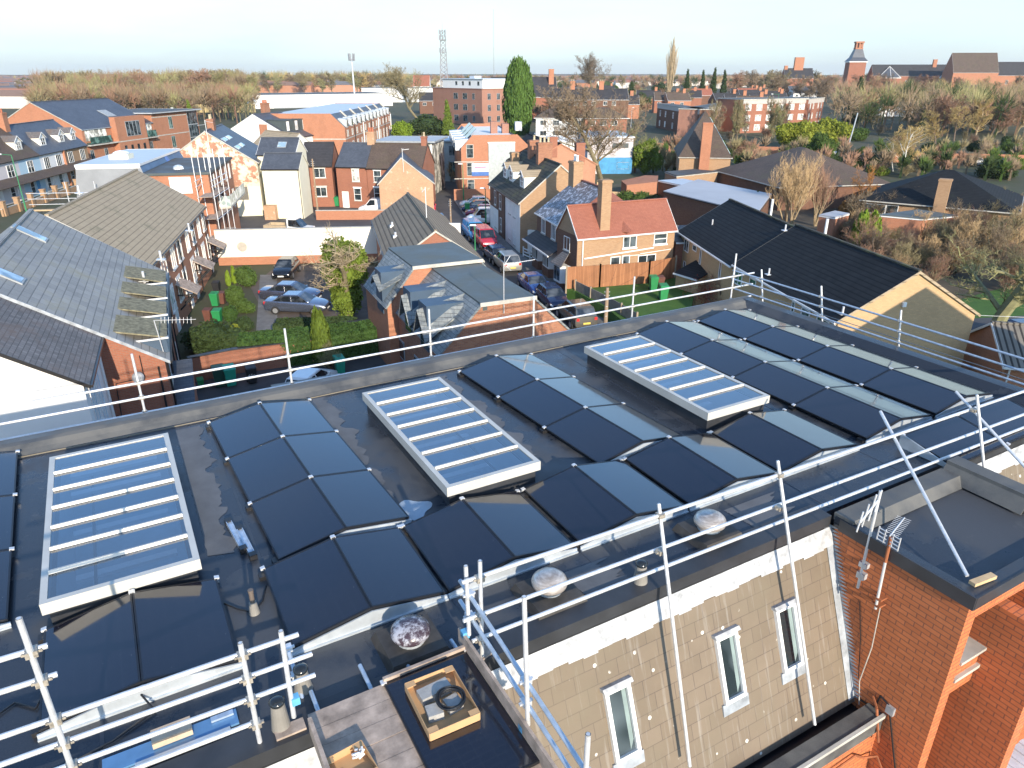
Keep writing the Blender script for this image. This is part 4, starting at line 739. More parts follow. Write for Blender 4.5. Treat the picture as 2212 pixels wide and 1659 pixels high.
for x,y in ((640,80),(1200,270),(1065,415),(1425,75)):
    p=P(5,x,y,7.6); r=Vector((p.x,p.y))-h.A; s=r.dot(h.d); yy=r.dot(h.n); m=MB(); z=h.roofz(min(max(yy,0.3),4.4)); m.tube((s,yy,z),(s,yy,z+.65),.07,.07,8); m.slab([(s-.2,yy-.25,z+.13),(s+.2,yy-.25,z+.13),(s+.2,yy+.25,z+.16),(s-.2,yy+.25,z+.16)],.03); m.build('vent_pipe',galv,h.T)
for y_ in (20.4,15.,9.): h.pipe('F',y_,0,5.6)
# 2 grey slate house nearest left
h=H('slate_house','large grey slate roofed house at the left edge with four mossy flat dormer tops',(-14.9,28.3),(-21.4,42.7),12.,5.3,9.4,B_red,T_slatel,ends=.15,trim=lead,gut=black,ridgem=T_slatel)
for i,(s,l) in enumerate(((1.9,2.5),(5.2,2.1),(8.2,2.1),(11.6,2.6))):
    m=MB(); m.slab([(s-l/2,-.25,6.05),(s+l/2,-.25,6.05),(s+l/2,2.4,6.75),(s-l/2,2.4,6.75)],.06); o=m.build('dormer',mossr,h.T)
    m=MB(); m.box(s-l/2-.02,s-l/2+.04,-.2,1.6,5.35,6.05); m.box(s+l/2-.04,s+l/2+.02,-.2,1.6,5.35,6.05); m.box(s-l/2,s+l/2,-.12,-.05,5.2,6.0); m.build('cheek',navy,o); m=MB(); m.box(s-l/2-.08,s-l/2-.02,-.3,1.8,5.98,6.06); m.build('edge_strip',galv,o)
for x,y in ((230,260),(40,565)):
    r=ray(5,x,y); best=None
    for k in range(60):
        yy=.5+k*.12; z=h.roofz(yy)+.1; p=Vector((0,0,GZ))+r*((z-GZ)/r.z); q_=(Vector((p.x,p.y))-h.A); e=abs(q_.dot(h.n)-yy)
        if best is None or e<best[0]: best=(e,q_.dot(h.d),yy)
    h.rooflight(best[1],best[2],.9,1.3,glassmat('dim_sky_glass',(.12,.16,.20),.1))
for s in (1.5,4.6,7.9,11.2): h.win('F',s,1.5,1.3,1.2,'v'); h.win('F',s,4.3,1.3,1.2,'v')
for s in (.4,3.1,6.4,9.6,13.): h.pipe('F',s,0,5.2)
m=MB(); m.path([(-.05,.9,5.6),(-.05,.9,4.6),(-.05,2.0,4.5),(-.05,2.1,2.5)],.02); m.path([(-.05,-.02+.3,5.),(-.05,.3,.5)],.04); m.build('wall_pipe',black,h.T)
m=MB(); m.lathe((0,0,0),[(.24,0),(.23,.03),(.17,.07),(.03,.09)],16); o=m.build('satellite_dish',plain('grey_dish',(.22,.24,.27),.5),h.T); o.rotation_euler=(0,R(-70),0); o.location=(-.35,1.1,4.75)
T=thing('tv_aerial','long television aerial on a pole at the near eaves corner of the slate roofed house','aerial',tuple(P(5,1255,1165,5.5)),0); m=MB(); m.path([(0,0,0),(-.15,.05,1.4)],.02); m.build('mast',galv,T); m=MB(); m.tube((-.15,.05,1.4),(1.5,.35,1.35),.009)
for k in range(9): x=.1+.16*k; m.tube((x,.1,1.25),(x,.2,1.5),.005)
m.build('antenna',galv,T)
# 3 rendered wing
n2=Vector(az2(204)); d2=Vector(az2(114)); e0=Vector((-14.9,28.3))+n2*2.3
h=H('rendered_wing','white rendered house wing with worn grey tiles at the left edge, nearest the scaffold rail',e0-d2*5.4,e0-d2*.02,9.,6.72,9.8,rwhite,T_slated,ends=.1,trim=black,gut=black)
for s in (1.2,2.8): h.win('F',s,4.6,1.1,3.4,'xt',glass=pblue); 
h.band('F',0,5.3,.0,2.2,pblue,'lower_band',.02); h.pipe('F',4.4,0,6.5,white); h.win('L',4.2,4.2,1.0,1.4,'v',fm=black)
# 4 low slate roof
h=H('lean_to','low slate lean-to roof between the white wing and the alley wall',P(9,640,180,2.6),P(5,1490,1640,2.6),4.2,2.6,3.6,B_red,T_slate,cat='outbuilding',style='mono')

# 5 mansard block under repair
h=H('mansard_block','grey and blue clad mansard block with pale flat roof and square dome rooflight',(-35.2,69.6),(-37.7,84.2),5.4,8.6,8.6,dgrey,tpo,cat='building',style='flat',over=.1)
m=MB(); m.hexa([(-.8,-1.3,5.6),(h.L,-1.3,5.6),(h.L,0,5.6),(-.8,0,5.6),(0,0,8.55),(h.L,0,8.55),(h.L,.05,8.55),(0,.05,8.55)]); m.build('blue_membrane_slope',plain('blue_underlay',(.09,.16,.27),.6,0,.25,.6),h.T)
m=MB(); m.hexa([(-.8,-1.3,4.6),(-.8,6.2,4.6),(0,5.4,4.6),(0,0,4.6),(-.3,-.2,8.55),(-.3,5.6,8.55),(0,5.4,8.55),(0,0,8.55)][:8]); 
m=MB(); m.face((-.8,5.9,4.8),(-.8,-1.3,4.8),(-.05,-.1,8.55),(-.05,5.5,8.55)); m.build('grey_end_slope',plain('weathered_ply',(.24,.25,.26),.8,0,.12,.6),h.T); m=MB(); m.box(-.14,-.04,-.1,5.5,8.3,8.62); m.build('white_fascia',WW,h.T)
m=MB(); m.box(4.5,6.3,2.2,4.0,8.68,9.1); o=m.build('rooflight_kerb',cream,h.T); m=MB(); m.lathe((5.4,3.1,9.1),[(.8,0),(.7,.15),(.4,.28),(.02,.33)],16); m.build('rooflight_dome',glassmat('dome_plastic',(.4,.45,.5),.1),o,smooth=True)
h.band('F',0,h.L,0,5.6,B_or,'lower_wall',1.2); m=MB(); m.slab([(5.5,-1.0,6.3),(6.0,-1.0,6.3),(6.0,-.3,7.9),(5.5,-.3,7.9)],.04); m.build('roof_batten',timber,h.T); m=MB(); m.slab([(8.5,-1.33,5.7),(9.4,-1.33,5.7),(9.4,-.04,8.6),(8.5,-.04,8.6)],.05); m.build('blue_tarpaulin',plain('bright_blue_sheet',(.06,.15,.42),.4),h.T)
# 6 brick building with flat dark roof and balcony
h=H('flat_roofed_house','orange brick flat roofed house with glass balcony behind the scaffolding',(-28.6,69.1),(-31.2,82.1),5.6,7.9,7.9,B_or,feltd,style='flat',over=.12,trim=dgrey)
for x,y,w_ in ((1840,1185,.9),(1905,1150,1.1),(1945,1125,.8),(1975,1105,.6)): h.wp('F',1,x,y,w_,1.5,'v')
for x,y in ((1915,1430),(1955,1410),(2020,1360)): h.wp('F',1,x,y,.8,1.9,'h')
s0,z=h.at('F',1,1890,1290); s1,_=h.at('F',1,2040,1170); m=MB(); m.box(max(s0-1,.5),min(s1+.5,h.L-.5),-1.1,0,4.1,4.3); o=m.build('balcony',stone,h.T); m=MB(); m.box(max(s0-1,.5),min(s1+.5,h.L-.5),-1.1,-1.06,4.3,5.3); m.box(max(s0-1,.5),max(s0-1,.5)+.04,-1.06,0,4.3,5.3); m.build('glass_balustrade',glassmat('frosted_green_glass',(.30,.38,.38),.25),o)
for s in (1.5,5.): h.pipe('F',s,0,7.7)
T=MB(); T.lathe((0,0,0),[(.5,0),(.45,.2),(.25,.35),(.02,.4)],14); o=T.build('rooflight_dome',glassmat('dome_plastic',(.4,.45,.5),.1),h.T); o.location=(3.,3.2,8.)
m=MB(); m.box(-.1,.6,1.6,3.5,6.1,7.6); m.build('white_board',WW,h.T)
# 7 painted gable
h=H('painted_gable_house','tall gable ended house of peeling cream painted brick with four long rooflights',(-31.4,90.9),(-33.8,102.8),10.8,6.5,10.1,B_peel,T_slate,ends=.1,trim=stone)
h.band('F',0,h.L,0,6.3,cream,'cream_side',.03); h.band('L',0,4.6,0,3.6,cream,'cream_patch',.025)
for s,y in ((2.0,2.2),(2.0,3.6),(5.2,2.2),(5.2,3.6)): h.rooflight(s,y,.5,1.1) if False else h.rooflight(s,y,2.4,.55,glassmat('sky_glass',(.25,.36,.45),.05))
h.chimney(4.5,5.4,1.4,.8,9.,11.3,2)
m=MB(); m.path([(-.1,5.2,7.),(-.12,5.2,11.4)],.03); m.path([(-.12,5.2,11.3),(-.3,4.3,11.1)],.02); m.path([(-.12,5.2,10.9),(.2,6.2,10.8)],.02); m.build('aerial',galv,h.T)
h.band('L',1.5,7.5,2.0,3.6,plain('old_felt_wall',(.16,.15,.13),.9),'dark_patch',.03)
# 8 cream block
h=H('cream_block','plain cream rendered block with grey slate roof behind the white yard wall',(-30.2,88.8),(-25.7,88.8),4.2,6.,7.5,cream,T_slate,ends=.06,trim=cream,gut=black); h.pipe('F',4.4,0,5.8); h.pipe('L',.6,0,6.)
m=MB(); h.plate(m,'F',-.1,1.3,0,1.7,.0,.9); m.build('brick_porch',B_pale,h.T)
h=H('cream_rear_range','grey slate roofed range with a small rooflight above the cream block',(-32.,93.2),(-27.2,93.),4.6,7.2,8.9,cream,T_slate,gut=black); h.rooflight(2.9,1.2,1.1,.8)
h=H('brown_roofed_range','long brown tiled roof between the painted gable and the white dormer house',(-40.5,114.5),(-33.5,108.),6.5,5.8,8.3,rwhite,T_tan,trim=stone)
# 9,10 red terrace
h=H('red_brick_house','small two storey red brick house with charcoal roof behind the white pickup',P(2,600,1088,5.35),P(2,825,1086,5.35),7.,5.35,7.9,B_red,T_char,ends=.06,trim=black,gut=black)
for x,y in ((732,1137),(745,1288)): h.wp('F',2,x,y,1.55,1.25,'v',lint=stone)
h=H('red_terrace_house','red brick terrace house with new slate roof, white door and green bin',P(2,858,1090,5.35),P(2,1092,1098,5.3),7.,5.35,7.9,B_red,T_slate,ends=.04,trim=black,gut=black)
h.wp('F',2,1010,1150,1.0,1.6,'h',lint=WW,glass=paneb); h.wp('F',2,1028,1308,1.0,1.6,'h',lint=WW); s,_=h.at('F',2,935,1330); h.door('F',s,.9,2.1); h.chimney(h.L-.3,3.5,1.,.7,7.3,9.4,3,B_pale,terra)
h=H('old_terrace_house','older red brick terrace with mottled brown roof, half hidden by the pale brick gable',P(2,1094,1099,5.3),P(2,1520,1112,5.2),7.,5.25,7.9,B_red,T_brn,ends=.04,trim=black,gut=black,group=None)
h.wp('F',2,1178,1170,1.0,1.5,'h',lint=WW); h.wp('F',2,1182,1300,1.0,1.5,'h',lint=WW); h.chimney(h.L-.4,3.5,.7,.7,7.2,8.9,1,B_red)
# 11 pale brick gable
A=P(2,1190,1225,4.1); B=P(2,1605,1218,4.1); w=V3(2,1360,1030,A,Vector((-(B-A).y,(B-A).x)).normalized()); rr=(Vector((w.x,w.y))-Vector(A[:2])).dot((B-A).normalized().to_2d())/(B-A).to_2d().length
h=H('pale_brick_gable_house','pale patched brick gable house with blue slate roof in front of the red terrace',A,B,7.5,4.1,w.z,B_pale,T_slate,style='gabley',ridge=rr,ends=.05,trim=stone)
m=MB(); m.path([(3.1,-.1,5.4),(3.05,-.15,8.2)],.03); m.path([(3.05,-.15,8.0),(3.9,-.2,8.1)],.03); m.path([(3.2,.1,8.15),(3.2,-.4,8.15)],.02); m.build('aerial',WW,h.T)
# 12 white house with three dormers
h=H('white_dormer_house','white rendered house with navy slate roof and three dark box dormers',(-41.7,141.6),(-39.,150.5),15.6,5.3,9.3,rwhite,T_slate,ends=.1,trim=white,gut=black)
for s in (1.7,4.6,7.3): h.dormer(s,1.7,1.6,8.3,dgrey,dgrey,.0,glass=paneb,facew=.8)
for s in (2.,5.,7.6): h.win('F',s,3.8,.7,1.0,'p')
h.band('L',5.0,6.6,1.5,7.6,B_or,'brick_flue',.25); h.chimney(5.2,8.5,1.8,.9,8.6,11.2,4,B_old,terra)
# 13 orange three storey block with flat topped gable
T=thing('orange_brick_block','tall orange brick block with slate mansard, white dormers and a blank flat topped gable','building',(-33.,148.6,0),R(89.5))
def profblock(T,prof,L,wall,roof,top=None,rfrom=0):
    """prof: (y,z) outline of the end wall from the front foot over the roof to the back foot"""
    m=MB(); m.face(*[(0,y,z) for y,z in prof][::-1]); m.face(*[(L,y,z) for y,z in prof]); m.face((0,*prof[0]),(L,*prof[0]),(L,*prof[1]),(0,*prof[1])); m.face((0,*prof[-2]),(L,*prof[-2]),(L,*prof[-1]),(0,*prof[-1])); m.build('wall',wall,T)
    for k in range(1,len(prof)-2):
        a,b_=prof[k],prof[k+1]; m=MB(); fl=abs(a[1]-b_[1])<.3; m.slab([(.25,a[0],a[1]-.1),(L-.25,a[0],a[1]-.1),(L-.25,b_[0],b_[1]-.1),(.25,b_[0],b_[1]-.1)],.1); m.build('roof' ,(top or roof) if fl else roof,T)
profblock(T,[(0,0),(0,6.7),(2.6,9.25),(14.5,9.25),(17.,6.7),(17.,0)],54,B_or,T_slate,tpo)
class Wl(House):
    def __init__(h,T,A,az,L,D): h.T=T; h.A=Vector(A); h.d=Vector(az2(az)); h.n=Vector((-h.d.y,h.d.x)); h.L=L; h.D=D
h=Wl(T,(-33.,148.6),89.5,54,17)
h.band('F',0,54,4.4,4.6,stone); h.band('L',0,17,4.4,4.6,stone)
for k in range(6):
    s=4.5+9*k; m=MB(); m.slab([(s+4.2,-.05,6.9),(s+4.7,-.05,6.9),(s+4.7,2.6,9.5),(s+4.2,2.6,9.5)],.3); m.build('parapet_upstand',stone,T)
    for ds in (-2.2,2.2):
        m=MB(); m.hexa([(s+ds-.9,.0,6.5),(s+ds+.9,.0,6.5),(s+ds+.9,1.,6.5),(s+ds-.9,1.,6.5),(s+ds-.9,-.05,8.2),(s+ds+.9,-.05,8.2),(s+ds+.9,1.6,8.3),(s+ds-.9,1.6,8.3)]); o=m.build('dormer',galvd,T); m=MB(); m.box(s+ds-.6,s+ds+.6,-.1,-.05,6.6,8.0); m.build('window',WW,o); m=MB(); m.box(s+ds-.5,s+ds+.5,-.13,-.1,6.7,7.9); m.build('pane',pane,o)
        h.win('F',s+ds,5.5,1.2,1.2,'v'); h.win('F',s+ds,2.6,1.3,2.2,'v')
    h.pipe('F',s+4.3,0,6.6,white if k%2 else black,.12)
# 14 warehouse
h=H('warehouse','long low white warehouse with glazed entrance in front of the winter wood',(-130.2,384),(-66,422),40,6.3,6.3,rwhite,feltd,cat='building',style='flat',over=.3,trim=rwhite); h.band('F',10,32,0,3.4,gyr,'glazed_entrance',.4)
h=H('warehouse_annexe','second white warehouse block behind the long white warehouse',(-92,470),(-40,480),30,8.,8.,rwhite,feltd,cat='building',style='flat',over=.3,trim=rwhite)
# 15 pink block
h=H('pink_brick_block','four storey pinkish brick apartment block with recessed white top floor',(-29.,281.),(-10.1,258.),22,11.6,11.6,B_pink,feltd,cat='building',style='flat',over=.1,trim=B_pink)
for s in (14.5,20.,25.): 
    for z in (9.2,5.6,2.): h.win('F',s,z,2.6 if s<24 else 1.4,2.,'v',fm=WG,sill=False)
m=MB(); m.box(3,27,2.5,18,11.6,14.6); o=m.build('top_storey',rwhite,h.T); m=MB(); m.box(2.6,27.4,2.1,18.4,14.6,14.8); m.box(12,15,8,11,14.8,15.6); m.build('top_roof',tpo,o)
for s in (11,15.,19.,24): m=MB(); m.box(s,s+1.1,2.46,2.5,12.6,13.9); m.build('window',pane,o)
for z in (9.2,5.6,2.): [h.win('R',s,z,1.4,2.,'v',fm=WG,sill=False) for s in (3,7,11,15,19)]
# 16 orange block with sign
A=P(17,430,300,7.0); 
T=thing('orange_office_block','three storey orange brick block with a blue and white sign board, slate mansard and flat white roof','building',(A.x,A.y,0),0)
far=P(17,310,110,7.0); azs=math.degrees(math.atan2(far.y-A.y,far.x-A.x)); T.rotation_euler=(0,0,R(azs))
pts=[]; wn_=Vector(az2(azs))     # end wall faces the camera: local y = -(to the right)
for x,y in ((430,300),(600,105),(1265,95),(1420,250)):
    w=V3(17,x,y,A,wn_); r=(Vector((w.x,w.y))-Vector((A.x,A.y))); pts.append((r.dot(Vector((-wn_.y,wn_.x))),w.z))
m=MB(); pr=[(pts[0][0],0)]+pts+[(pts[3][0],0)]; LW=24
m.face(*[(0,y,z) for y,z in pr]); m.face(*[(LW,y,z) for y,z in pr][::-1]); m.face((0,*pr[0]),(0,*pr[1]),(LW,*pr[1]),(LW,*pr[0])); m.face((0,*pr[4]),(0,*pr[5]),(LW,*pr[5]),(LW,*pr[4])); m.build('wall',B_or,T)
for k,mt in ((1,T_slate),(2,rwhite),(3,T_slate)):
    a,b_=pr[k],pr[k+1]; dz=.25 if k!=2 else .45; m=MB(); m.slab([(.3,a[0],a[1]-dz),(LW,a[0],a[1]-dz),(LW,b_[0],b_[1]-dz),(.3,b_[0],b_[1]-dz)],.1); m.build('roof',mt,T)
h=Wl(T,(A.x,A.y),azs,LW,20); Wd=-pr[3][0]
def W16(x,y,w_,ht,**k): s,z=h.at('L',17,x,y); h.win('L',s,z,w_,ht,'u',**k)
W16(562,345,1.0,1.8,fm=stone,sill=False); W16(570,610,1.0,1.8,fm=stone,sill=False); W16(580,850,1.0,1.6,fm=stone,sill=False)
for yy in (500,748): s,z=h.at('L',17,640,yy); h.band('L',s-2.8,s+2.9,z-.06,z+.06,stone)
s0,z0=h.at('L',17,835,225); s1,_=h.at('L',17,1230,225); h.band('L',s1,s0,0,z0,plain('grey_green_panels',(.38,.42,.42),.5),'cladding',.12); h.band('L',s1,s0+.1,z0,z0+.15,WW,'coping_band',.18)
s,z=h.at('L',17,722,615); sg=h.band('L',s-1.25,s+1.25,z-.85,z+.85,WW,'sign_board',.09); m=MB(); h.plate(m,'L',s-1.25,s+1.25,z-.85,z-.3,.09,.10); m.build('blue_band',plain('sign_blue',(.05,.14,.40),.5),sg)
m=MB(); h.plate(m,'L',s-.75,s+.85,z+.25,z+.42,.09,.10); h.plate(m,'L',s-.2,s+.55,z+.02,z+.14,.09,.10); m.build('lettering',plain('sign_red',(.45,.08,.22),.5),sg)
for k in range(5):
    x=2.2+4.2*k; m=MB(); m.hexa([(x-1.,.7,6.6),(x+1.,.7,6.6),(x+1.,-.9,6.6),(x-1.,-.9,6.6),(x-1.,.7,8.0),(x+1.,.7,8.0),(x+1.,-1.2,8.1),(x-1.,-1.2,8.1)]); o=m.build('dormer',galvd,T); m=MB(); m.box(x-.6,x+.6,.7,.74,6.8,7.8); m.build('pane',pane,o)
for k in range(3): m=MB(); m.slab([(3+5*k,-1.0,8.05),(7+5*k,-1.0,8.05),(7+5*k,-2.4,9.35),(3+5*k,-2.4,9.35)],.05); m.build('solar_panel',glassmat('panel_dark',(.02,.035,.06)),T)
for x,y,hh in ((9,-5.5,1.6),(9,-7.2,1.3),(15,-10,1.2)): m=MB(); m.box(x-.6,x+.6,y-.5,y+.5,pts[1][1]-.5,pts[1][1]+hh-.4); m.build('chimney',rwhite if y<-9 else B_pink,T)
# grey glazed link building behind the pale gable
h=H('glazed_link_building','pale grey glazed two storey building with flat roof behind the old terrace',(-16.,123.),(-7.6,121.),8,6.4,6.4,plain('grey_metal_wall',(.36,.37,.36),.6),tpo,cat='building',style='flat',over=.3,trim=WG)
for s in (2.,4.,6.4,7.7): h.win('F',s,4.9,1.2,1.6,'v',fm=WG,sill=False); h.win('F',s,2.,1.4,2.4,'v',fm=WG,sill=False,glass=paneg)
h=H('low_shed','long low brown roofed shed behind the orange office block',(-26,140),(-8,139),7,3.,4.4,B_red,T_brn,cat='outbuilding')
h=H('clerestory_building','flat roofed building with a pale clerestory behind the red terrace',(-19.5,108),(-11.5,107),8,7.5,7.5,paneb,gyr,cat='building',style='flat',over=.5,trim=WG)
# 17 terrace on the right of the street
h=H('street_terrace','three storey brick and white painted terrace with mossy roof, gabled dormers and two chimneys',(-2.5,83.7),(.8,70.3),8.,5.,8.36,B_tan,T_moss,ends=.1,trim=stone,gut=black)
L=h.L; s_,_z=h.at('F',17,1090,1100); h.band('F',0,s_,0,5.,B_brn,'brown_brick_front',.02); h.band('F',s_,L,0,5.,wpaint,'painted_front',.03); s2,z2=h.at('F',17,900,1300); h.band('F',0,s_*.55,0,2.6,wpaint,'painted_base',.04)
for x,y in ((940,1030),(1015,1090)): h.wp('F',17,x,y,.9,1.6,'h')
for x,y in ((1155,1130),(1225,1200)): h.wp('F',17,x,y,.8,1.5,'h',fm=wpaint)
for x,y in ((950,1370),(1025,1430),(1155,1540),(1225,1620)): h.wp('F',17,x,y,.8,1.5,'h',fm=WW)
h.pipe('F',s_,0,5.)
for s in (3.2,6.0,10.6): h.dormer(s,1.7,1.0,7.1,wpaint,T_tan,.55,glass=pane)
h.chimney(4.2,4.,.9,1.2,7.6,9.9,1,B_old,buff); h.chimney(8.1,4.,.9,1.5,7.6,10.,3,B_old,buff); h.chimney(1.2,2.6,.9,.9,6.8,8.4,0,B_tan)
m=MB(); m.path([(4.2,4.,10.6),(5.3,4.,10.5)],.03); m.build('aerial',WW,h.T)
# 18 house behind with peach gable
A=(-2.3,110.8); d=Vector(az2(-76)); h=H('peach_gable_house','dark roofed house with an orange peach gable and two stub chimneys behind the street terrace',A,Vector(A)+d*16.,9.8,5.5,8.1,bricks('peach_brick',(.48,.22,.13),(.42,.19,.11),(.42,.26,.18)),T_dark,ends=.1,trim=B_or,gut=black)
h.chimney(15.7,3.9,.8,1.,6.5,9.,0,B_red); h.chimney(15.7,7.6,.8,1.2,5.5,8.2,0,B_red)
# 19 semi with slate slope and red hip, 20 red roofed gable house
A=P(3,440,1440,4.9); B=P(3,640,1550,4.9); h=H('slate_front_house','dark brick house with worn slate front slope, grey pent roof and white bays next to the terrace',A,B,7.6,4.9,7.6,B_brn,tiles('whitened_slates',(.17,.16,.17),(.12,.115,.125),(.05,.05,.055),w=.25,h=.2,mort=.015,moss=(.50,.52,.58),mth=(.52,.56),msc=2.8,rough=.5),trim=white,ends=.02,ridgem=T_red)
for x,y in ((490,1505),(567,1562),(620,1600)): h.wp('F',3,x,y,1.1 if x<600 else .5,1.3,'t' if x<600 else 'p')
m=MB(); m.slab([(-.2,-1.3,2.45),(h.L+.1,-1.3,2.45),(h.L+.1,0,3.2),(-.2,0,3.2)],.08); m.build('pent_roof',T_char,h.T); m=MB(); m.box(-.2,h.L+.1,-1.38,-1.28,2.36,2.48); m.build('pent_gutter',white,h.T)
for s in (1.6,4.6):
    m=MB(); m.prism([(s-1.1,0),(s-.8,-.7),(s+.8,-.7),(s+1.1,0)],.9,2.4); o=m.build('bay_window',WW,h.T); m=MB(); m.prism([(s-.7,-.72),(s+.7,-.72),(s+.7,-.70),(s-.7,-.70)],1.05,2.3); m.build('pane',pane,o)
    m=MB(); [m.box(s+k*.35-.03,s+k*.35+.03,-.75,-.72,1.05,2.3) for k in (-1,0,1)]; m.build('glazing_bar',WW,o); m=MB(); m.prism([(s-1.1,0),(s-.8,-.7),(s+.8,-.7),(s+1.1,0)],0,.9); m.build('bay_base',B_brn,o)
h.chimney(.6,3.4,1.3,.9,6.8,9.3,2,B_tan,white)
m=MB(); a=(h.L-.1,0); L=h.L
m.slab([(L,-.2,4.9),(L+.05,3.8,7.7),(L+3.4,7.9,4.9),(L+4.,-.2,4.9)],.05); m=MB(); m.slab([(L+.02,3.8,7.72),(L+.02,-.15,4.98),(L+4.4,3.9,4.98)],.05); m.slab([(L+.02,3.8,7.72),(L+4.4,3.9,4.98),(L+.02,7.9,4.98)],.05); m.build('red_hip',T_red,h.T)
A=Vector((5.1,55.)); B=A+Vector(az2(22))*8.9
h=H('red_roofed_house','tan brick house with steep red tiled roof, tall chimney and white framed front gable',A,B,3.6,4.9,6.9,B_tan,T_red,trim=white,gut=white,ends=.12)
for x,y,w_,ht,k in ((1155,920,1.25,.95,'v'),(1612,850,1.25,.9,'h')): h.wp('F',22,x,y,w_,ht,k,sill=WW)
for x,y,w_,ht,k in ((932,1300,.9,1.2,'p'),(1090,1290,.7,1.3,'p'),(1400,1260,1.7,1.1,'v')): h.wp('F',22,x,y,w_,ht,k,sill=False)
s,z=h.at('F',22,1188,1270); h.door('F',s,.8,2.0); s,z=h.at('F',22,455,1000); h.pipe('F',s,0,4.8,white,.05); s,z=h.at('F',22,800,800); h.chimney(s,.5,.85,.7,5.,9.0,0,B_tan); 
for (x0,y0,x1,y1,r_) in ((470,1225,1500,1060,.06),(1300,1150,1750,1080,.03),(1030,1185,1290,1165,.03),(1030,1185,1030,1350,.03)):
    a,za=h.at('F',22,x0,y0); b_,zb=h.at('F',22,x1,y1); m=MB(); m.tube((a,-.08,za),(b_,-.08,zb),r_,r_,8); m.build('waste_pipe',WW,h.T)
h.band('L',0,3.6,0,4.9,B_brn,'dark_front',.03); h.win('L',1.8,4.0,1.1,1.1,'v')
m=MB(); m.prism([(0,1.0),(-.8,1.3),(-.8,2.5),(0,2.8)],.9,2.3); o=m.build('bay_window',WW,h.T); m=MB(); m.box(-.83,-.8,1.4,1.85,1.1,2.2); m.box(-.83,-.8,1.95,2.4,1.1,2.2); m.hexa([(-.72,1.30,1.1),(-.12,1.02,1.1),(-.12,1.06,1.1),(-.72,1.34,1.1),(-.72,1.30,2.2),(-.12,1.02,2.2),(-.12,1.06,2.2),(-.72,1.34,2.2)]); m.build('pane',pane,o); m=MB(); m.slab([(-.95,.9,2.35),(-.95,2.9,2.35),(0.,2.4,3.3),(0,1.4,3.3)],.06); m.build('bay_roof',T_slated,o)
h=H('rear_lean_to','low purple slate lean-to roof at the back corner of the red roofed house',B+Vector((.3,.6)),B+Vector((4.2,1.2)),3.,3.6,4.3,B_red,T_slated,cat='outbuilding',style='mono',trim=white)
# 21 tan long house in two steps
G_='sandy brick terrace with black roofs'
A=Vector((15.4,48.)); B=Vector((17.3,35.8)); h=H('black_roofed_terrace','sandy brick terrace with black tiled roof and sunlit gable right of the lawn',A,B,8.1,4.5,6.95,B_buff,T_dark,trim=T_tan,gut=white,ends=.1,ridgem=T_moss)
for x,y,w_,ht,k in ((25,570,1.1,1.0,'v'),(135,600,.9,.45,'p'),(440,830,.35,1.2,'p'),(540,850,.9,.55,'p')): h.wp('F',8,x,y,w_,ht,k,sill=False)
h.wp('F',8,665,960,1.2,2.,'v',sill=False,glass=paneg); h.pipe('F',h.L-.15,0,4.4,white)
for x,y in ((140,480),(360,350),(640,770)):
    m=MB(); p=P(8,x,y,5.6); r=Vector((p.x,p.y))-h.A; s=r.dot(h.d); yy=min(max(r.dot(h.n),.3),3.8); z=h.roofz(yy); m.tube((s,yy,z),(s,yy,z+.5),.06,.06,8); m.slab([(s-.2,yy-.2,z+.12),(s+.2,yy-.2,z+.12),(s+.2,yy+.2,z+.14),(s-.2,yy+.2,z+.14)],.03); m.build('vent_pipe',galv,h.T)
m=MB(); m.box(h.L,h.L+.12,3.5,3.7,5.1,5.35); m.build('security_light',WW,h.T)
h2=H('black_roofed_terrace','sandy brick terrace end with black tiled roof, half a step lower, beside the red roofed house',(14.2,60.2),A+Vector((-.05,.35)),8.1,4.3,6.75,B_buff,T_dark,trim=stone,gut=white,ends=.06,ridgem=T_moss)
for x,y,w_,ht in ((1900,610,1.1,1.),(1962,640,.9,.5),(2008,690,.35,1.2),(2160,790,.35,1.2),(1880,800,.5,.5)): h2.wp('F',7,x,y,w_,ht,'v' if w_>1 else 'p',sill=False)
h2.pipe('F',.2,0,4.2,white)
for s,yy in ((3.,1.6),): z=h2.roofz(yy); m=MB(); m.tube((s,yy,z),(s,yy,z+.5),.06,.06,8); m.build('vent_pipe',galv,h2.T)
for (hh,x,y) in ((h,650,230),(h2,130,70)):
    p=P(8,x,y,7.2); m=MB(); r=Vector((p.x,p.y))-hh.A; m.tube((r.dot(hh.d),4.6,6.2),(r.dot(hh.d),4.6,7.9),.09,.09,8); m.build('flue',WW,hh.T)
# front porch block with black roof
a=P(7,1810,860,2.6); b_=P(7,2170,860,2.0); h=H('porch_block','small buff brick store with black sloping roof in front of the sandy terrace',P(7,1815,865,2.2),P(7,1985,915,2.2),3.6,2.2,3.2,B_buff,T_dark,cat='outbuilding',style='mono')
# 22 right edge bungalow
h=H('garage','small brick building with ribbed grey roof cut off by the right edge',P(8,2060,1265,2.6),P(8,2400,1290,2.6),5.,2.6,4.0,B_or,T_rib2,cat='outbuilding',gut=white); h.pipe('F',.3,0,2.5,white); h.pipe('F',1.7,0,2.5,white)
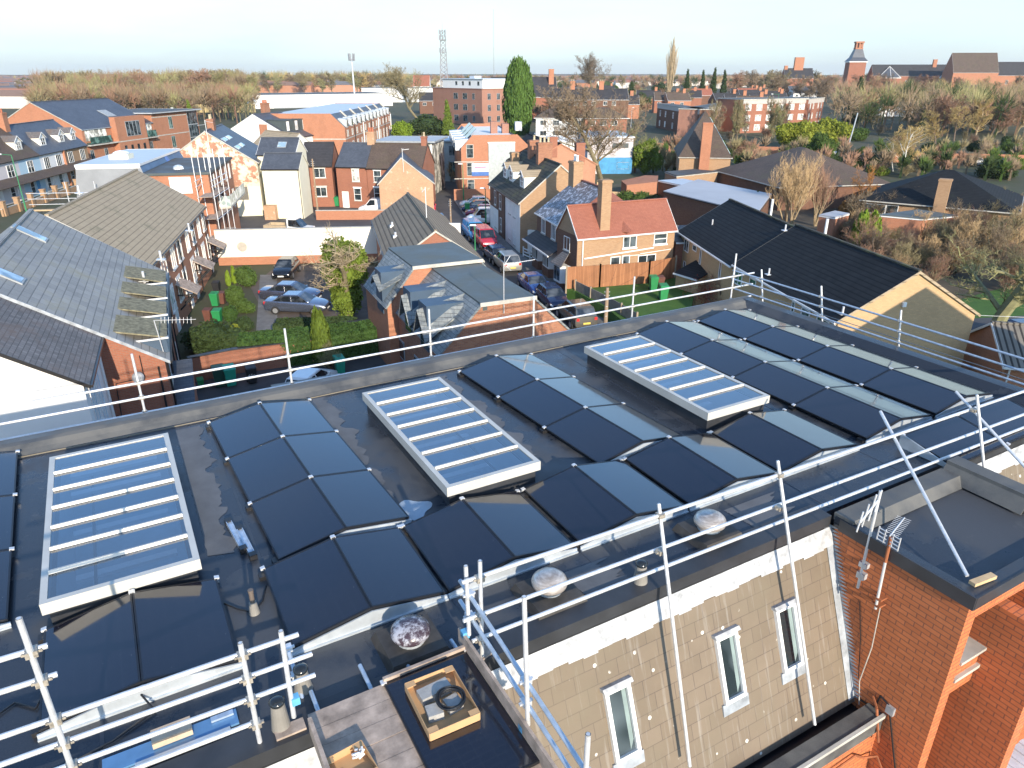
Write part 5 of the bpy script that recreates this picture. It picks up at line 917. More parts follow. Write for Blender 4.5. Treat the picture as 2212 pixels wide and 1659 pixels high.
# 29 slate mansard pair and brown ribbed roof in the centre
d=Vector(az2(24.4)); nrm=Vector((-d.y,d.x)); p0=Vector((-1.5,33.9))
def onw(n_,x,y): w=V3(n_,x,y,p0,nrm); return (Vector((w.x,w.y))-p0).dot(d),w.z
pf=[onw(7,0,1500),onw(7,315,1105),onw(7,720,1060),onw(7,1010,1330)]
T=thing('slate_mansard_house','red brick house with flat green felt roof and stone slate mansard, nearest behind the scaffold rail','house',(p0.x,p0.y,0),R(24.4))
def mansard(T,pf,D,wall,slate,flat):
    (xl,zl),(x1,z1),(x2,z2),(xr,zr)=pf
    m=MB(); m.face((xl,0,0),(xr,0,0),(xr,0,zr),(x2,0,z2),(x1,0,z1),(xl,0,zl)); m.face((xr,D,0),(xl,D,0),(xl,D,zl),(x1,D,z1),(x2,D,z2),(xr,D,zr)); m.face((xl,D,0),(xl,0,0),(xl,0,zl),(xl,D,zl)); m.face((xr,0,0),(xr,D,0),(xr,D,zr),(xr,0,zr)); m.build('wall',wall,T)
    m=MB(); m.slab([(xl-.15,-.1,zl),(x1,-.1,z1+.05),(x1,D,z1+.05),(xl-.15,D,zl)],.1); m.build('slate_slope',slate,T); m=MB(); m.slab([(x2,-.1,z2+.05),(xr+.15,-.1,zr),(xr+.15,D,zr),(x2,D,z2+.05)],.1); m.build('slate_slope',slate,T)
    m=MB(); m.slab([(x1-.05,-.12,z1+.1),(x2+.05,-.12,z2+.1),(x2+.05,D,z2+.1),(x1-.05,D,z1+.1)],.1); m.build('roof',flat,T); m=MB(); m.box(x1-.1,x2+.1,-.18,-.12,z1-.08,z1+.12); m.build('roof_edge',stone,T)
zt=(pf[1][1]+pf[2][1])/2; pf=[(pf[0][0],max(min(pf[0][1],4.2),3.2)),(pf[1][0],zt),(pf[2][0],zt),(pf[3][0],max(min(pf[3][1],4.6),3.2))]
mansard(T,pf,8.6,B_old,T_scal,felt)
xl,zl=pf[0]
for yy in (1.6,4.4):
    m=MB(); m.prism([(xl-.1,yy-.05),(pf[1][0]-.1,yy-.05),(pf[1][0]-.1,yy+1.3),(xl-.1,yy+1.3)],zl-.4,zt-.25); o=m.build('dormer',navy,T); m=MB(); m.slab([(xl-.45,yy+.55,zt-.55),(pf[1][0],yy+.55,zt+.02),(pf[1][0],yy-.45,zt-.25),(xl-.4,yy-.45,zl+.35)],.08); m.slab([(xl-.45,yy+.55,zt-.55),(pf[1][0],yy+.55,zt+.02),(pf[1][0],yy+1.6,zt-.25),(xl-.4,yy+1.6,zl+.35)],.08); m.build('dormer_roof',T_scal,o)
    m=MB(); m.box(xl-.14,xl-.1,yy+.1,yy+1.1,zl-.3,zl+.9); m.build('pane',pane,o)
h=Wl(T,p0,24.4,3,8)
m=MB(); s,z=onw(7,345,1140); m.box(s-.12,s+.12,-.02,.01,z-.1,z+.1); m.build('wall_vent',dgrey,T)
for z in (1.5,):
    for yy in (1.,4.,7.): m=MB(); m.box(xl-.05,xl,yy-.5,yy+.5,z-.6,z+.6); o=m.build('window',WG,T); m=MB(); m.box(xl-.07,xl-.05,yy-.42,yy+.42,z-.5,z+.5); m.build('pane',pane,o)
s,z=onw(7,485,1115); pp=p0+d*s
T2=thing('tv_aerial','television aerial on a tall pole fixed to the brick gable of the mansard house','aerial',(pp.x,pp.y,z-.2),R(24.4)); m=MB(); m.tube((0,-.1,-.2),(0,-.1,2.4),.022); m.build('mast',galv,T2); m=MB(); m.tube((0,-.1,2.3),(1.7,-.1,2.38),.015)
for k in range(11): m.tube((.45+k*.11,-.2,2.34),(.45+k*.11,0,2.34),.006)
m.tube((0.05,-.1,2.3),(.35,-.1,2.7),.015); m.tube((.05,-.1,2.3),(.4,-.1,1.95),.015); m.build('antenna',galv,T2)
qf=[P(6,1640,360,6.2),P(6,1975,330,6.2),P(6,2190,455,6.2),P(6,1700,520,6.2)]; q0=Vector((qf[3].x,qf[3].y))-d*.0
T=thing('slate_mansard_house','second slate mansard house with green felt top, behind the nearest one','house',(q0.x,q0.y,0),R(24.4)); wtop=4.2
mansard(T,[(-1.7,4.0),(0,6.2),(wtop,6.2),(wtop+1.2,4.4)],5.2,B_or,T_scal,felt)
m=MB(); m.prism([(-1.75,.8),(0,.8),(0,2.2),(-1.75,2.2)],3.4,5.9); o=m.build('dormer',navy,T); m=MB(); m.slab([(-2.1,1.5,5.6),(0,1.5,6.15),(0,.5,5.8),(-2.,.5,4.9)],.08); m.slab([(-2.1,1.5,5.6),(0,1.5,6.15),(0,2.5,5.8),(-2.,2.5,4.9)],.08); m.build('dormer_roof',T_scal,o)
a=Vector((-13.3,68.9)); b_=Vector((-8.9,51.2)); h=H('brown_roofed_house','brick house with ribbed brown roof behind the slate mansards, above the parking yard',a+ (b_-a).normalized()*0,b_,6.8,3.6,5.9,B_red,T_rib,trim=stone,gut=black) if False else H('brown_roofed_house','brick house with ribbed brown roof behind the slate mansards, above the parking yard',a,b_,6.8,3.6,5.9,B_red,T_rib,trim=stone,gut=black,ends=.1)
for x,y in ((1445,300),(1465,380)): h.wp('F',6,x,y,.9,1.1,'v')
for s,yy in ((8.,1.1),(12.,1.0)): z=h.roofz(yy); m=MB(); m.tube((s,yy,z),(s,yy,z+.45),.1,.1,8); m.box(s-.2,s+.2,yy-.2,yy+.2,z,z+.18); m.build('vent_pipe',galv,h.T)
m=MB(); m.tube((13.5,3.4,5.8),(13.5,3.4,8.4),.03); m.tube((13.5,3.4,8.3),(14.6,3.,8.2),.02); m.build('aerial',WW,h.T)
p=P(6,1885,180,3.9); q_=P(6,2060,180,3.9); T=MB(); T.box(0,(q_-p).length,0,.25,0,3.92); o=T.build('white_gable_wall',wpaint,rz=math.atan2(q_.y-p.y,q_.x-p.x)); o.location=(p.x,p.y,-.02); tag(o,'blank white painted end wall beside the street, behind the brown ribbed roof','wall')
# white yard wall
a=Vector((-27.4,65.4)); b_=Vector((-12.7,67.0)); T=thing('yard_wall','tall white painted yard wall with stains and brick foot behind the parked cars','wall',(a.x,a.y,0),math.atan2(b_.y-a.y,b_.x-a.x)); L=(b_-a).length
wst,t,b=nodes('stained_white_wall'); ob=coord(t,'Object'); c=mix(t,ramp(t,noiz(t,ob,.35,7,.6),.55,.75,0,.5),(.78,.74,.64),(.62,.55,.52)); c=mix(t,ramp(t,noiz(t,coord(t,'Object',(1,1,.5)),2.5,9,.7),.70,.74),c,(.30,.27,.22)); t.links.new(c,b.inputs['Base Color']); b.inputs['Roughness'].default_value=.85
m=MB(); m.box(0,L,0,.35,.75,3.25); m.build('render',wst,T); m=MB(); m.box(0,L,-.08,.4,0,.75); m.build('brick_foot',B_or,T); m=MB(); m.box(0,L,-.03,.38,3.25,3.31); m.build('coping',stone,T); m=MB(); m.lathe((0,0,0),[(.45,0),(.45,.03),(.38,.03)],18); o=m.build('round_stain',plain('grey_stain',(.42,.38,.32),.9),T); o.rotation_euler=(R(90),0,0); o.location=(2.3,-.01,1.7)
a,b_=P(2,400,1570,0),P(2,1150,1490,0); 
def wall(name,label,pts,hh,th,mat,cap=None,cat='wall',caph=.07,posts=0):
    T=thing(name,label,cat,(pts[0][0],pts[0][1],0),0); o0=Vector(pts[0][:2]); m=MB(); c=MB()
    for p,q_ in zip(pts,pts[1:]):
        p=Vector(p[:2])-o0;q_=Vector(q_[:2])-o0; n_=(q_-p).normalized(); n_=Vector((-n_.y,n_.x))*th/2
        f=lambda k,z0,z1,mm: mm.hexa([(*(p-n_*k),z0),(*(q_-n_*k),z0),(*(q_+n_*k),z0),(*(p+n_*k),z0),(*(p-n_*k),z1),(*(q_-n_*k),z1),(*(q_+n_*k),z1),(*(p+n_*k),z1)])
        f(1,0,hh,m)
        if cap: f(1.35,hh,hh+caph,c)
    m.build('wall_face',mat,T); 
    if cap: c.build('coping',cap,T)
    if posts:
        for p,q_ in zip(pts,pts[1:]):
            p=Vector(p[:2])-o0;q_=Vector(q_[:2])-o0; n=max(1,int((q_-p).length/posts))
            for k in range(n+1): x=p.lerp(q_,k/n); mm=MB(); mm.box(x.x-.06,x.x+.06,x.y-.06-th/2,x.y+.06+th/2,0,hh+.1); mm.build('post',stone if cat=='wall' else plain('fence_post',(.30,.24,.17),.85),T)
    return T
wall('brick_wall','low orange brick wall behind the white pickup',[(-24.,88.),(-11.,88.5)],1.1,.25,B_or,stone)
wall('alley_wall','long red brick alley wall with dark coping and the wheelie bins before it',[P(6,0,1400),P(6,330,1330),P(6,940,1245)],1.5,.25,B_red,blackedge)
wall('alley_wall','short red brick wall with dark coping between the conifer and the mansard house',[P(6,1150,1115),P(6,1460,1075)],1.5,.22,B_red,blackedge)
wall('brick_wall','brick garden wall in front of the orange office block at the street end',[P(17,330,1080),P(17,870,1075)],1.6,.25,B_or,None)
wall('garden_wall','low grey and brick garden wall along the pavement before the dark brick house',[P(7,720,800),P(7,830,880),P(7,960,965)],.9,.22,B_or,conc)
fencem=tiles('larch_boards',(.40,.18,.085),(.28,.12,.055),(.08,.04,.02),w=.14,h=8,mort=0,vw=True,rough=.85)
wall('timber_fence','tall orange brown vertical board fence in front of the red roofed house',[P(7,968,990,LZ),P(7,1225,975,LZ),P(7,1600,945,LZ),P(7,1800,905,LZ)],1.75+LZ,.05,fencem,None,'fence',posts=2.3)
wall('timber_fence','low grey weathered board fence along the lawn beside the pavement',[P(7,1040,1000,LZ),P(7,1280,1120,LZ),P(7,1510,1260,LZ)],.75+LZ,.05,plain('grey_boards',(.24,.21,.17),.9,0,.3,2),None,'fence',posts=2.)
wall('timber_fence','pale new timber fence panel at the foot of the big bare tree',[P(22,660,240),P(22,780,240)],1.8,.05,rawwood,None,'fence'); wall('timber_fence','brown timber fence panel behind the tall chimney of the red roofed house',[P(22,880,430),P(22,1010,440)],1.8,.05,rawwood,None,'fence')
wall('white_wall','white garden wall between the terrace gable and the dark brick house',[P(7,625,705),P(7,740,720)],2.3,.2,wpaint,None)
wall('timber_fence','long yellow board fence before the wood, left of the warehouse',[(-205,330),(-150,345),(-118,350)],3.5,.1,plain('yellow_boards',(.50,.40,.20),.8),None,'fence')
wall('brick_wall','brick wall in front of the long flat roofed flats',[(30,170),(62,158)],2.,.3,B_or,None); wall('brick_wall','long brick wall beyond the school, lit orange',[(72,150),(92,148),(150,132)],1.8,.3,B_or,None)
wall('garden_wall','dark brick garden wall behind the conifer with twin tops',[P(8,1040,420),P(8,1500,480)],1.7,.3,B_brn,None)
# 23 right middle: school buildings
h=H('pyramid_hall','square hall with steep pyramidal brown roof, blue glazed slope and tall brick stack','building' and P(20,285,640,4.2),P(20,900,640,4.2),15.5,4.2,10.5,B_tan,T_brn,cat='building',style='hip',trim=stone,over=.2) if False else H('pyramid_hall','square hall with steep pyramidal brown roof, blue glazed slope and tall brick stack',P(20,285,640,4.4),P(20,900,650,4.4),14,4.4,11.,B_tan,T_brn,cat='building',style='hip',trim=stone,over=.2)
h.chimney(h.L*.48,-.6,1.5,1.2,0,9.6,0,B_or); L,D=h.L,h.D
m=MB(); f=lambda u,v_: Vector((L+.2,-.2,4.4)).lerp(Vector((L+.2,D+.2,4.4)),u).lerp(Vector((L/2,D/2,11.)),v_); m.slab([tuple(f(.12,.05)+Vector((.12,0,.12))),tuple(f(.9,.05)+Vector((.12,0,.12))),tuple(f(.75,.82)+Vector((.12,0,.12))),tuple(f(.35,.82)+Vector((.12,0,.12)))],.05); m.build('glazed_slope',glassmat('sky_glass',(.25,.36,.45),.05),h.T)
GS='school buildings'
h=H('school_range','long dark brown roofed school range behind the multi stemmed tree',P(20,740,800,3.),P(20,1500,1000,3.),16,3.,7.,B_brn,T_brn,cat='building',style='hip',over=.4,trim=stone)
h=H('school_range','long mossy dark roofed school range with three small windows and brick stack at right',P(4,985,1350,3.),P(4,2150,1450,3.),14,3.,6.2,B_tan,T_dark,cat='building',style='hip',over=.4,trim=stone)
for x,y in ((1018,1382),(1105,1398),(1200,1412)): h.wp('F',4,x,y,1.3,1.1,'p')
s,_=h.at('F',4,1560,1430); h.chimney(s,-.5,1.2,.9,0,6.,0,B_tan)
def poly(name,label,pts,z,wall_,roof_,cat='building',edge=None,th=.1):
    W_=[P(*q_,z) for q_ in pts]; c=sum(W_,Vector((0,0,0)))/len(W_); T=thing(name,label,cat,(c.x,c.y,0)); lp=[(p.x-c.x,p.y-c.y) for p in W_]
    m=MB(); m.prism(lp,0,z); m.build('wall',wall_,T); m=MB(); m.prism([(x*1.015,y*1.015) for x,y in lp],z,z+th); m.build('roof',roof_,T)
    if edge: m=MB(); m.prism([(x*1.025,y*1.025) for x,y in lp],z-.12,z-.01); m.build('fascia',edge,T)
    return T
poly('outhouse','small pale slate roofed outhouse just below the back parapet',[(6,610,1435),(6,1130,1345),(6,1215,1395),(6,680,1530)],2.4,B_red,T_slatel,cat='outbuilding')
poly('school_hall','wide pale grey flat roof behind the black roofed terrace',[(20,100,1055),(20,510,915),(20,1380,1090),(20,1200,1330),(20,760,1215)],3.4,B_brn,feltl,edge=black)
poly('school_block','brick flat roofed block with one white framed window beside the tall stack',[(20,110,820),(20,450,790),(20,740,815),(20,250,870)],3.,B_tan,feltd,edge=stone)
poly('school_block','low flat roofed link with white roof edge in front of the square hall',[(20,30,925),(20,320,905),(20,450,930),(20,330,985)],2.6,B_brn,tpo,edge=WW)
poly('school_block','low orange brick flat roofed store beyond the red bin',[(22,1030,80),(22,1380,0),(22,1570,5),(22,1560,95),(22,1110,145)],2.6,B_or,B_or,edge=None)
poly('school_block','low brick annexe with white windows behind the twin conifer',[(4,1100,1470),(4,1400,1430),(4,1700,1475),(4,1430,1500)],2.8,B_or,felt,edge=WW)
poly('school_block','low orange brick outbuilding left of the twin conifer',[(4,640,1470),(4,760,1440),(4,870,1460),(4,760,1490)],2.6,B_or,feltl,edge=WW)
# 24 long flats with white windows
Gf='flats'; A=Vector((36.3,192.)); C=Vector((48.6,192.-6)); 
def flats(label,A,B,D,z,wins,rows,wall=B_or):
    h=H('flat_block',label,A,B,D,z,z,wall,feltd,cat='building',style='flat',over=.15,trim=stone); h.band('F',0,h.L,z-1.3,z-.1,plain('pale_render_band',(.46,.42,.38),.8),'render_band',.06)
    for z_ in rows:
        for k in range(wins): h.win('F',(k+.5)*h.L/wins+(.5 if k%2==0 else -.5),z_,1.15,1.75,'h',glass=paneb,sill=False)
    return h
e=lambda n_,x,y,z: P(n_,x,y,z)
flats('darker end wing of the brick flats, left of the pale corner',e(3,1360,612,7.3)-Vector((0,1.,0)),e(3,1690,655,7.3)-Vector((.3,1.,0)),4,7.3,6,(4.6,1.6),B_brn)
flats('corner wing of the three storey brick flats with paired white windows',e(3,1692,655,7.3),e(3,2005,603,7.3),6,7.3,8,(4.7,1.7),B_pink)
flats('middle wing of the long brick flats behind thin bare trees',e(4,60,580,9.4),e(4,555,572,9.4),12,9.4,12,(7.1,4.2,1.5),B_red)
flats('far end wing of the long brick flats behind the dark conifer',e(4,560,578,9.2),e(4,680,566,9.2),12,9.2,4,(7.1,4.2,1.5),B_red)
# 26 semis by the conifer, 27 blue white building
h=H('semi_detached_house','white fronted semi with tiled hip roof and yellow bin beside the tall conifer',(6.5,205.),(19.,204.),9,5.4,8.2,rwhite,T_brn,style='hip',over=.5)
for s in (2.,5.5,9.5,11.5): h.win('F',s,4.2,1.8,1.3,'v'); h.win('F',s,1.5,1.8,1.3,'v')
h=H('semi_detached_house','brick semi with white windows and hip roof, right of the white fronted semi',(19.6,203.),(31.,204.),9,5.4,8.,B_red,T_brn,style='hip',over=.5)
for s in (2.,5.,8.): h.win('F',s,4.2,1.8,1.3,'v'); h.win('F',s,1.5,1.8,1.3,'v')
h=H('long_brick_house','long dark roofed house with a row of small white windows behind the semis',(14.,262.),(40.,262.),10,8.2,11.5,B_brn,T_char)
for s in (3,5.5,8,11,14,18,21): h.win('F',s,7.,1.3,1.3,'v')
h.chimney(7,5,1.6,1,11,14,2,B_or); h.chimney(17,5,1.6,1,11,14,2,B_or)
h=H('blue_white_building','flat roofed building with pale render over a bright blue ground floor behind the bare tree',P(3,820,1152,0),P(3,1162,1150,0),14,6.2,6.2,plain('pale_pink_render',(.55,.51,.51),.8,0,.1,.5),tpo,cat='building',style='flat',over=.15,trim=WW)
L=h.L; h.band('F',L*.25,L,0,2.8,plain('bright_blue_paint',(.06,.27,.50),.7,0,.25,1.),'blue_ground_floor',.05); h.win('F',L*.8,1.4,2.2,1.2,'t',sill=False); h.win('F',L*.1,1.3,1.6,1.2,'v'); h.band('F',L*.55,L*.9,4.4,5.2,dgrey,'mural_panel',.03)
h=H('white_shed_roof','row of white roofed sheds left of the blue and white building',P(3,520,905,3.),P(3,820,905,3.),9,3.,3.8,rwhite,rwhite,cat='outbuilding')
# 25 hospital on the horizon
h=H('hospital_range','long slate roofed red brick hospital range with two glazed lanterns on the horizon',(303,650),(470,634),14,14.5,23.,B_red,T_char,cat='building',gut=WW)
for s in (13,62):
    m=MB(); k=[(s-9,-2),(s,-5),(s+9,-2),(s+9,2),(s-9,2)]; m.prism(k,0,13); o=m.build('bay',B_red,h.T); m=MB()
    for a,b_ in zip(k,k[1:]+k[:1]): m.face((*a,13),(*b_,13),(s,2,21.5))
    m.build('bay_roof',T_slate,o); m=MB(); m.prism([(k[0][0]-.3,k[0][1]-.3),(s,-5.4),(k[2][0]+.3,k[2][1]-.3),(s+9.2,-1.4),(s-9.2,-1.4)],12.6,13.1)
    for a in k[:4]: m.tube((*a,13.1),(s,2,21.7),.16,.16,5)
    m.build('white_hips',WW,o)
for k in range(15): h.win('F',6+k*10.8,9.5,1.8,3.0,'v')
for s in (50,95,140): h.chimney(s,6,3,2,21,27,0,B_or)
T=thing('clock_tower','square brick tower with splayed slate roof and open brick lantern at the hospital','tower',(289,655,0),R(-8))
m=MB(); m.box(-6.6,6.6,-6.6,6.6,0,25.4); m.build('shaft',B_red,T); m=MB(); m.box(-7.2,7.2,-7.2,7.2,24.8,25.6); m.build('cornice',WW,T)
m=MB()
for (a,za),(b_,zb) in (((7.4,25.6),(5.,28.5)),((5.,28.5),(2.9,34.8))):
    for k in range(4):
        c1,c2=[(-1,-1),(1,-1),(1,1),(-1,1)][k],[(1,-1),(1,1),(-1,1),(-1,-1)][k]; m.face((c1[0]*a,c1[1]*a,za),(c2[0]*a,c2[1]*a,za),(c2[0]*b_,c2[1]*b_,zb),(c1[0]*b_,c1[1]*b_,zb))
m.build('slate_cap',T_slate,T)
m=MB()
for sx in (-2.3,0,2.3):
    for sy in (-2.3,2.3): m.box(sx-.5,sx+.5,sy-.5,sy+.5,34.8,39.6)
m.box(-3.3,3.3,-3.3,3.3,39.4,40.6); m.box(-3,3,-3,3,34.8,35.8); m.build('lantern',B_or,T)
h=H('hospital_hall','steep roofed brick hospital hall with stepped gables, tallest block on the right horizon',(345,606),(378,602),20,17,31.,B_or,T_brn,cat='building',gut=WW)
h=H('hospital_range','slate roofed hospital range running off the right edge of the horizon',(380,606),(470,596),14,15,24.5,B_or,T_char,cat='building',gut=WW)
for k in range(6): h.win('F',8+k*13,10,2,3,'v')
h=H('gabled_villa','dark gabled brick villa with a wide chimney among trees left of the clock tower',(216,612),(238,610),14,13,20.,B_red,T_char,gut=WW); h.chimney(11,7,7,3,17,28,0,B_or); h.chimney(1.5,7,2.5,2,15,22,0,B_or)
h=H('blue_roofed_hall','long low blue grey roofed sheds behind the yellow willow at right',(215,262),(262,250),14,2.5,7.,dgrey,T_slate,cat='building'); sheet('sports_pitch',[(250,330),(380,330),(420,400),(280,400)],.01,grassm)
h=H('low_hall','pale grey roofed low hall at the right edge below the sports pitch',(160,205),(200,198),14,3.,6.,B_brn,feltl,cat='building')
# 28 left: painted terrace with gabled dormers, slate roofed orange block
d=Vector(az2(96)); A0=Vector((-68.,90.))
segs=[(0,14.,plil,T_brn,'lilac rendered end of the painted terrace with brown roof and two gabled dormers',[4.,10.]),(14.,20.,pblue,T_brn,'pale blue rendered house of the painted terrace, one white cross window',[17.]),(20.,27.5,rwhite,T_slate,'white rendered house of the painted terrace with a clean slate roof and white dormer',[24.]),(27.5,36.,B_tan,T_slate,'brick house at the far end of the painted terrace, with two white gabled dormers',[30.,34.])]
for a,b_,w_,r_,lb,dm in segs:
    h=H('terraced_house',lb,A0+d*a,A0+d*b_,8.6,5.5,9.4,w_,r_,ends=.02,trim=white,gut=black,group='painted terrace at the left')
    for s in dm: h.dormer(s-a,1.9,.9,7.6,wpaint if a>10 else plil,T_slated,.75,glass=pane)
    L=b_-a; n=max(1,round(L/4.5))
    for k in range(n): h.win('F',(k+.5)*L/n,4.1,1.7,1.7,'x' if a<20 else 't',sill=WW)
    for k in range(n): h.win('F',(k+.5)*L/n-.8,1.3,1.1,1.7,'h'); h.door('F',(k+.5)*L/n+.9,.9,2.1,plain('bright_blue_paint',(.06,.27,.50)) if 13<a<15 else white)
    m=MB(); m.slab([(0,-1.9,2.55),(L,-1.9,2.55),(L,0,3.3),(0,0,3.3)],.1); m.build('pent_roof',T_brn,h.T)
    if a in (14.,20.): h.chimney(.2,4.2,1.2,1.7,8.,11.3,4,B_or,terra)
    if a==20.: h.band('F',L-.3,L,0,5.4,B_or,'brick_pier',.3)
for k in range(9):
    p=A0+d*(3.4*k+.5)+Vector((4.2,0)); m=MB(); m.box(-.28,.28,-.28,.28,0,1.7); m.box(-.34,.34,-.34,.34,1.7,1.85); o=m.build('brick_pier',B_tan,loc=(p.x,p.y,0),rz=.1); tag(o,'square brick gate pier in the row before the painted terrace','gate pier','gate piers')
wall('brick_wall','low brick front wall linking the gate piers of the painted terrace',[A0+Vector((4.2,0)),A0+d*30+Vector((4.2,0))],.9,.22,B_tan,stone)
h=H('orange_apartment_block','large orange brick apartment block with broad slate roof and glass balconies at left',(-79.,138.),(-76.,159.3),18.,7.,11.6,B_or,T_slate,cat='building',trim=stone,gut=galvd,over=.2)
h.rooflight(13.5,4.,2.6,2.2,WG)
m=MB(); h.plate(m,'F',8.2,17.5,0,8.7,.0,1.2); o=m.build('projecting_bay',B_or,h.T); m=MB(); h.plate(m,'F',11.,15.5,5.0,7.8,1.2,1.25); m.build('bay_window',WG,o); m=MB()
for k in range(4): h.plate(m,'F',11.15+k*1.1,12.05+k*1.1,5.1,7.7,1.25,1.27)
m.build('pane',pane,o)
for s in (3.6,19.5): m=MB(); h.plate(m,'F',s-3,s+3 if s<10 else s+1.6,4.9,6.9,.0,.04); o=m.build('glazing',paneb,h.T); m=MB(); h.plate(m,'F',s-3,s+3 if s<10 else s+1.6,4.6,5.6,.9,.95); h.plate(m,'F',s-3,s+3 if s<10 else s+1.6,4.4,4.6,.0,.95); m.build('glass_balcony',paneg,o)
h.band('F',0,21.3,4.1,4.3,stone,o=1.22)
for s in (1.5,5.5,9.5,12.,14.5,16.5,20.): h.win('F',s,2.3,1.0,2.0,'v',fm=WG) if s<8 or s>18 else None
for s in (9.6,11.6,13.6,15.6): m=MB(); h.plate(m,'F',s,s+.7,1.6,3.4,1.2,1.24); m.build('slot_window',pane,h.T)
h=H('orange_flat_wing','flat roofed orange brick wing with a glazed corner beyond the orange apartment block',(-76.,159.6),(-73.5,177.),14,8.8,8.8,B_or,feltd,cat='building',style='flat',over=.8,trim=gyr)
for z in (6.6,2.6): [h.win('F',s,z,1.4,2.4,'v',fm=WG,glass=paneg) for s in (6.5,)]
m=MB(); h.plate(m,'F',13.2,17.2,0,8.6,.0,.05); o=m.build('glazed_corner',WG,h.T); m=MB()
for k in range(4):
    for z in range(3): h.plate(m,'F',13.3+k,14.2+k,.2+2.8*z,2.8+2.8*z,.05,.07)
m.build('pane',pane,o); h.band('F',0,13,4.1,4.3,stone); h.band('F',0,13,7.8,8.0,stone)
h=H('slate_roofed_house','slate roofed house behind the painted terrace at the left edge',(-92,112),(-96,128),9,6.,10.4,B_red,T_slate,gut=black)
# scaffold between the mansard block and the tan roofed block
T=thing('scaffold_tower','tall scaffold of bare tubes and planks against the flat roofed house','scaffolding',(-29.6,66.5,0),R(98))
for x in (0,2.,4.,6.):
    for y in (-2.2,-.8): m=MB(); m.tube((x,y,0),(x,y,9.6+(x%4)*.25),.04,.04,6); m.build('standard',galv,T,uv=False)
for z in (2.,4.,6.,7.,7.5):
    for y in (-2.2,-.8): m=MB(); m.tube((-.3,y,z),(6.3,y,z),.035,.035,6); m.build('ledger',galv,T,uv=False)
for z in (2.,4.,6.): m=MB(); m.box(-.2,6.2,-2.1,-.9,z+.05,z+.1); m.build('boards',timber,T)
T=thing('scaffold_rail','scaffold rails and boards in front of the pale rooflight mansard block','scaffolding',(-41.,67.,0),R(8))
for x in (0,2.5,5.): m=MB(); m.tube((x,0,0),(x,0,7.4),.04,.04,6); m.build('standard',galv,T,uv=False)
for z in (5.4,5.9,6.4): m=MB(); m.tube((-3.5,0,z),(6,0,z),.035,.035,6); m.build('ledger',galv,T,uv=False)
m=MB(); m.box(-3.5,6,-.6,0,4.9,4.98); m.build('boards',rawwood,T)
# distant town: small houses too many to count
def town(name,x0,x1,y0,y1,n,seed,zf=lambda x,y:0,s=1.):
    rnd=random.Random(seed); m=MB()
    for i in range(n):
        y=y0+(y1-y0)*rnd.random()**.8; x=(x0+(x1-x0)*rnd.random())*(y/y1); a=rnd.choice((0,.3,-.4,1.4))+rnd.uniform(-.1,.1); L=rnd.choice((8,9,12,30,45))*s; D=7*s; e=5.*s; rz=7.6*s; z=zf(x,y); c_,s_=math.cos(a),math.sin(a); q_=lambda u,v_,w_: (x+u*c_-v_*s_,y+u*s_+v_*c_,z+w_)
        m.mi=rnd.choice((0,0,0,1,1)); m.face(q_(0,0,0),q_(L,0,0),q_(L,0,e),q_(0,0,e)); m.face(q_(L,0,0),q_(L,D,0),q_(L,D,e),q_(L,D/2,rz),q_(L,0,e)); m.face(q_(0,D,0),q_(0,0,0),q_(0,0,e),q_(0,D/2,rz),q_(0,D,e)); m.face(q_(L,D,0),q_(0,D,0),q_(0,D,e),q_(L,D,e))
        m.mi=rnd.choice((2,3,4,4)); m.face(q_(0,-.3,e),q_(L,-.3,e),q_(L,D/2,rz),q_(0,D/2,rz)); m.face(q_(L,D+.3,e),q_(0,D+.3,e),q_(0,D/2,rz),q_(L,D/2,rz))
    o=m.build(name,[plain('far_brick',(.42,.20,.12)),plain('far_render',(.66,.60,.54)),plain('far_red_roof',(.33,.15,.10)),plain('far_slate',(.14,.14,.15)),plain('far_brown_roof',(.20,.13,.10))],uv=False); o['kind']='stuff'; return o
town('distant_town',-2300,-560,700,2500,2600,11,s=1.25); town('valley_town',-2600,-1180,340,2000,900,14,s=1.15); town('distant_suburb',-700,2300,900,2500,900,12,s=1.2)
rnd=random.Random(21)
for k in range(46):
    x=rnd.uniform(-60,330); y=rnd.uniform(300,560)
    if k<12: x=rnd.uniform(-20,120); y=rnd.uniform(280,400)
    h=H('suburban_house','one of the many small brick houses among trees towards the horizon',(x,y),(x+rnd.uniform(9,16),y+rnd.uniform(-2.5,2.5)),8,5.4,8.6,rnd.choice((B_red,B_or,rwhite,B_brn)),rnd.choice((T_char,T_brn,T_red,T_slate)),group='small houses towards the horizon',ends=.05)
    for s in (2.2,6.5): h.win('F',s,4.,1.6,1.3,'v',sill=False)
    h.chimney(h.L*.8,4,1.3,.9,7.,10.2,0,B_or)
h=H('brown_gabled_hall','long dark brown roofed hall between the pink block and the tall conifer',(-8,300),(18,302),14,8,15.,B_red,T_char,cat='building'); h.chimney(24,5,2,1.4,12,18,0,B_or)
h=H('orange_roofed_villa','small villa with bright orange roof among the far trees left of the pink block',(-72,560),(-60,560),9,8,15,rwhite,T_red)

# the taller house out of view to the right whose gable shadow falls on the sunlit end wall
w=V3(8,1450,690,Vector((17.3,35.8))+Vector(az2(-81))*0.,az2(-81)); k=15.5; ap=Vector((w.x+k*math.cos(SUN_AZ),w.y+k*math.sin(SUN_AZ))); za=w.z+k*math.tan(SUN_EL); dd=Vector(az2(189)); A=ap-dd*4.3
h=H('neighbouring_house','tall buff brick gabled house just outside the right edge, shading the sunlit gable',A,A+dd*8.6,9.,za-2.6,za,B_buff,T_dark,style='gabley')
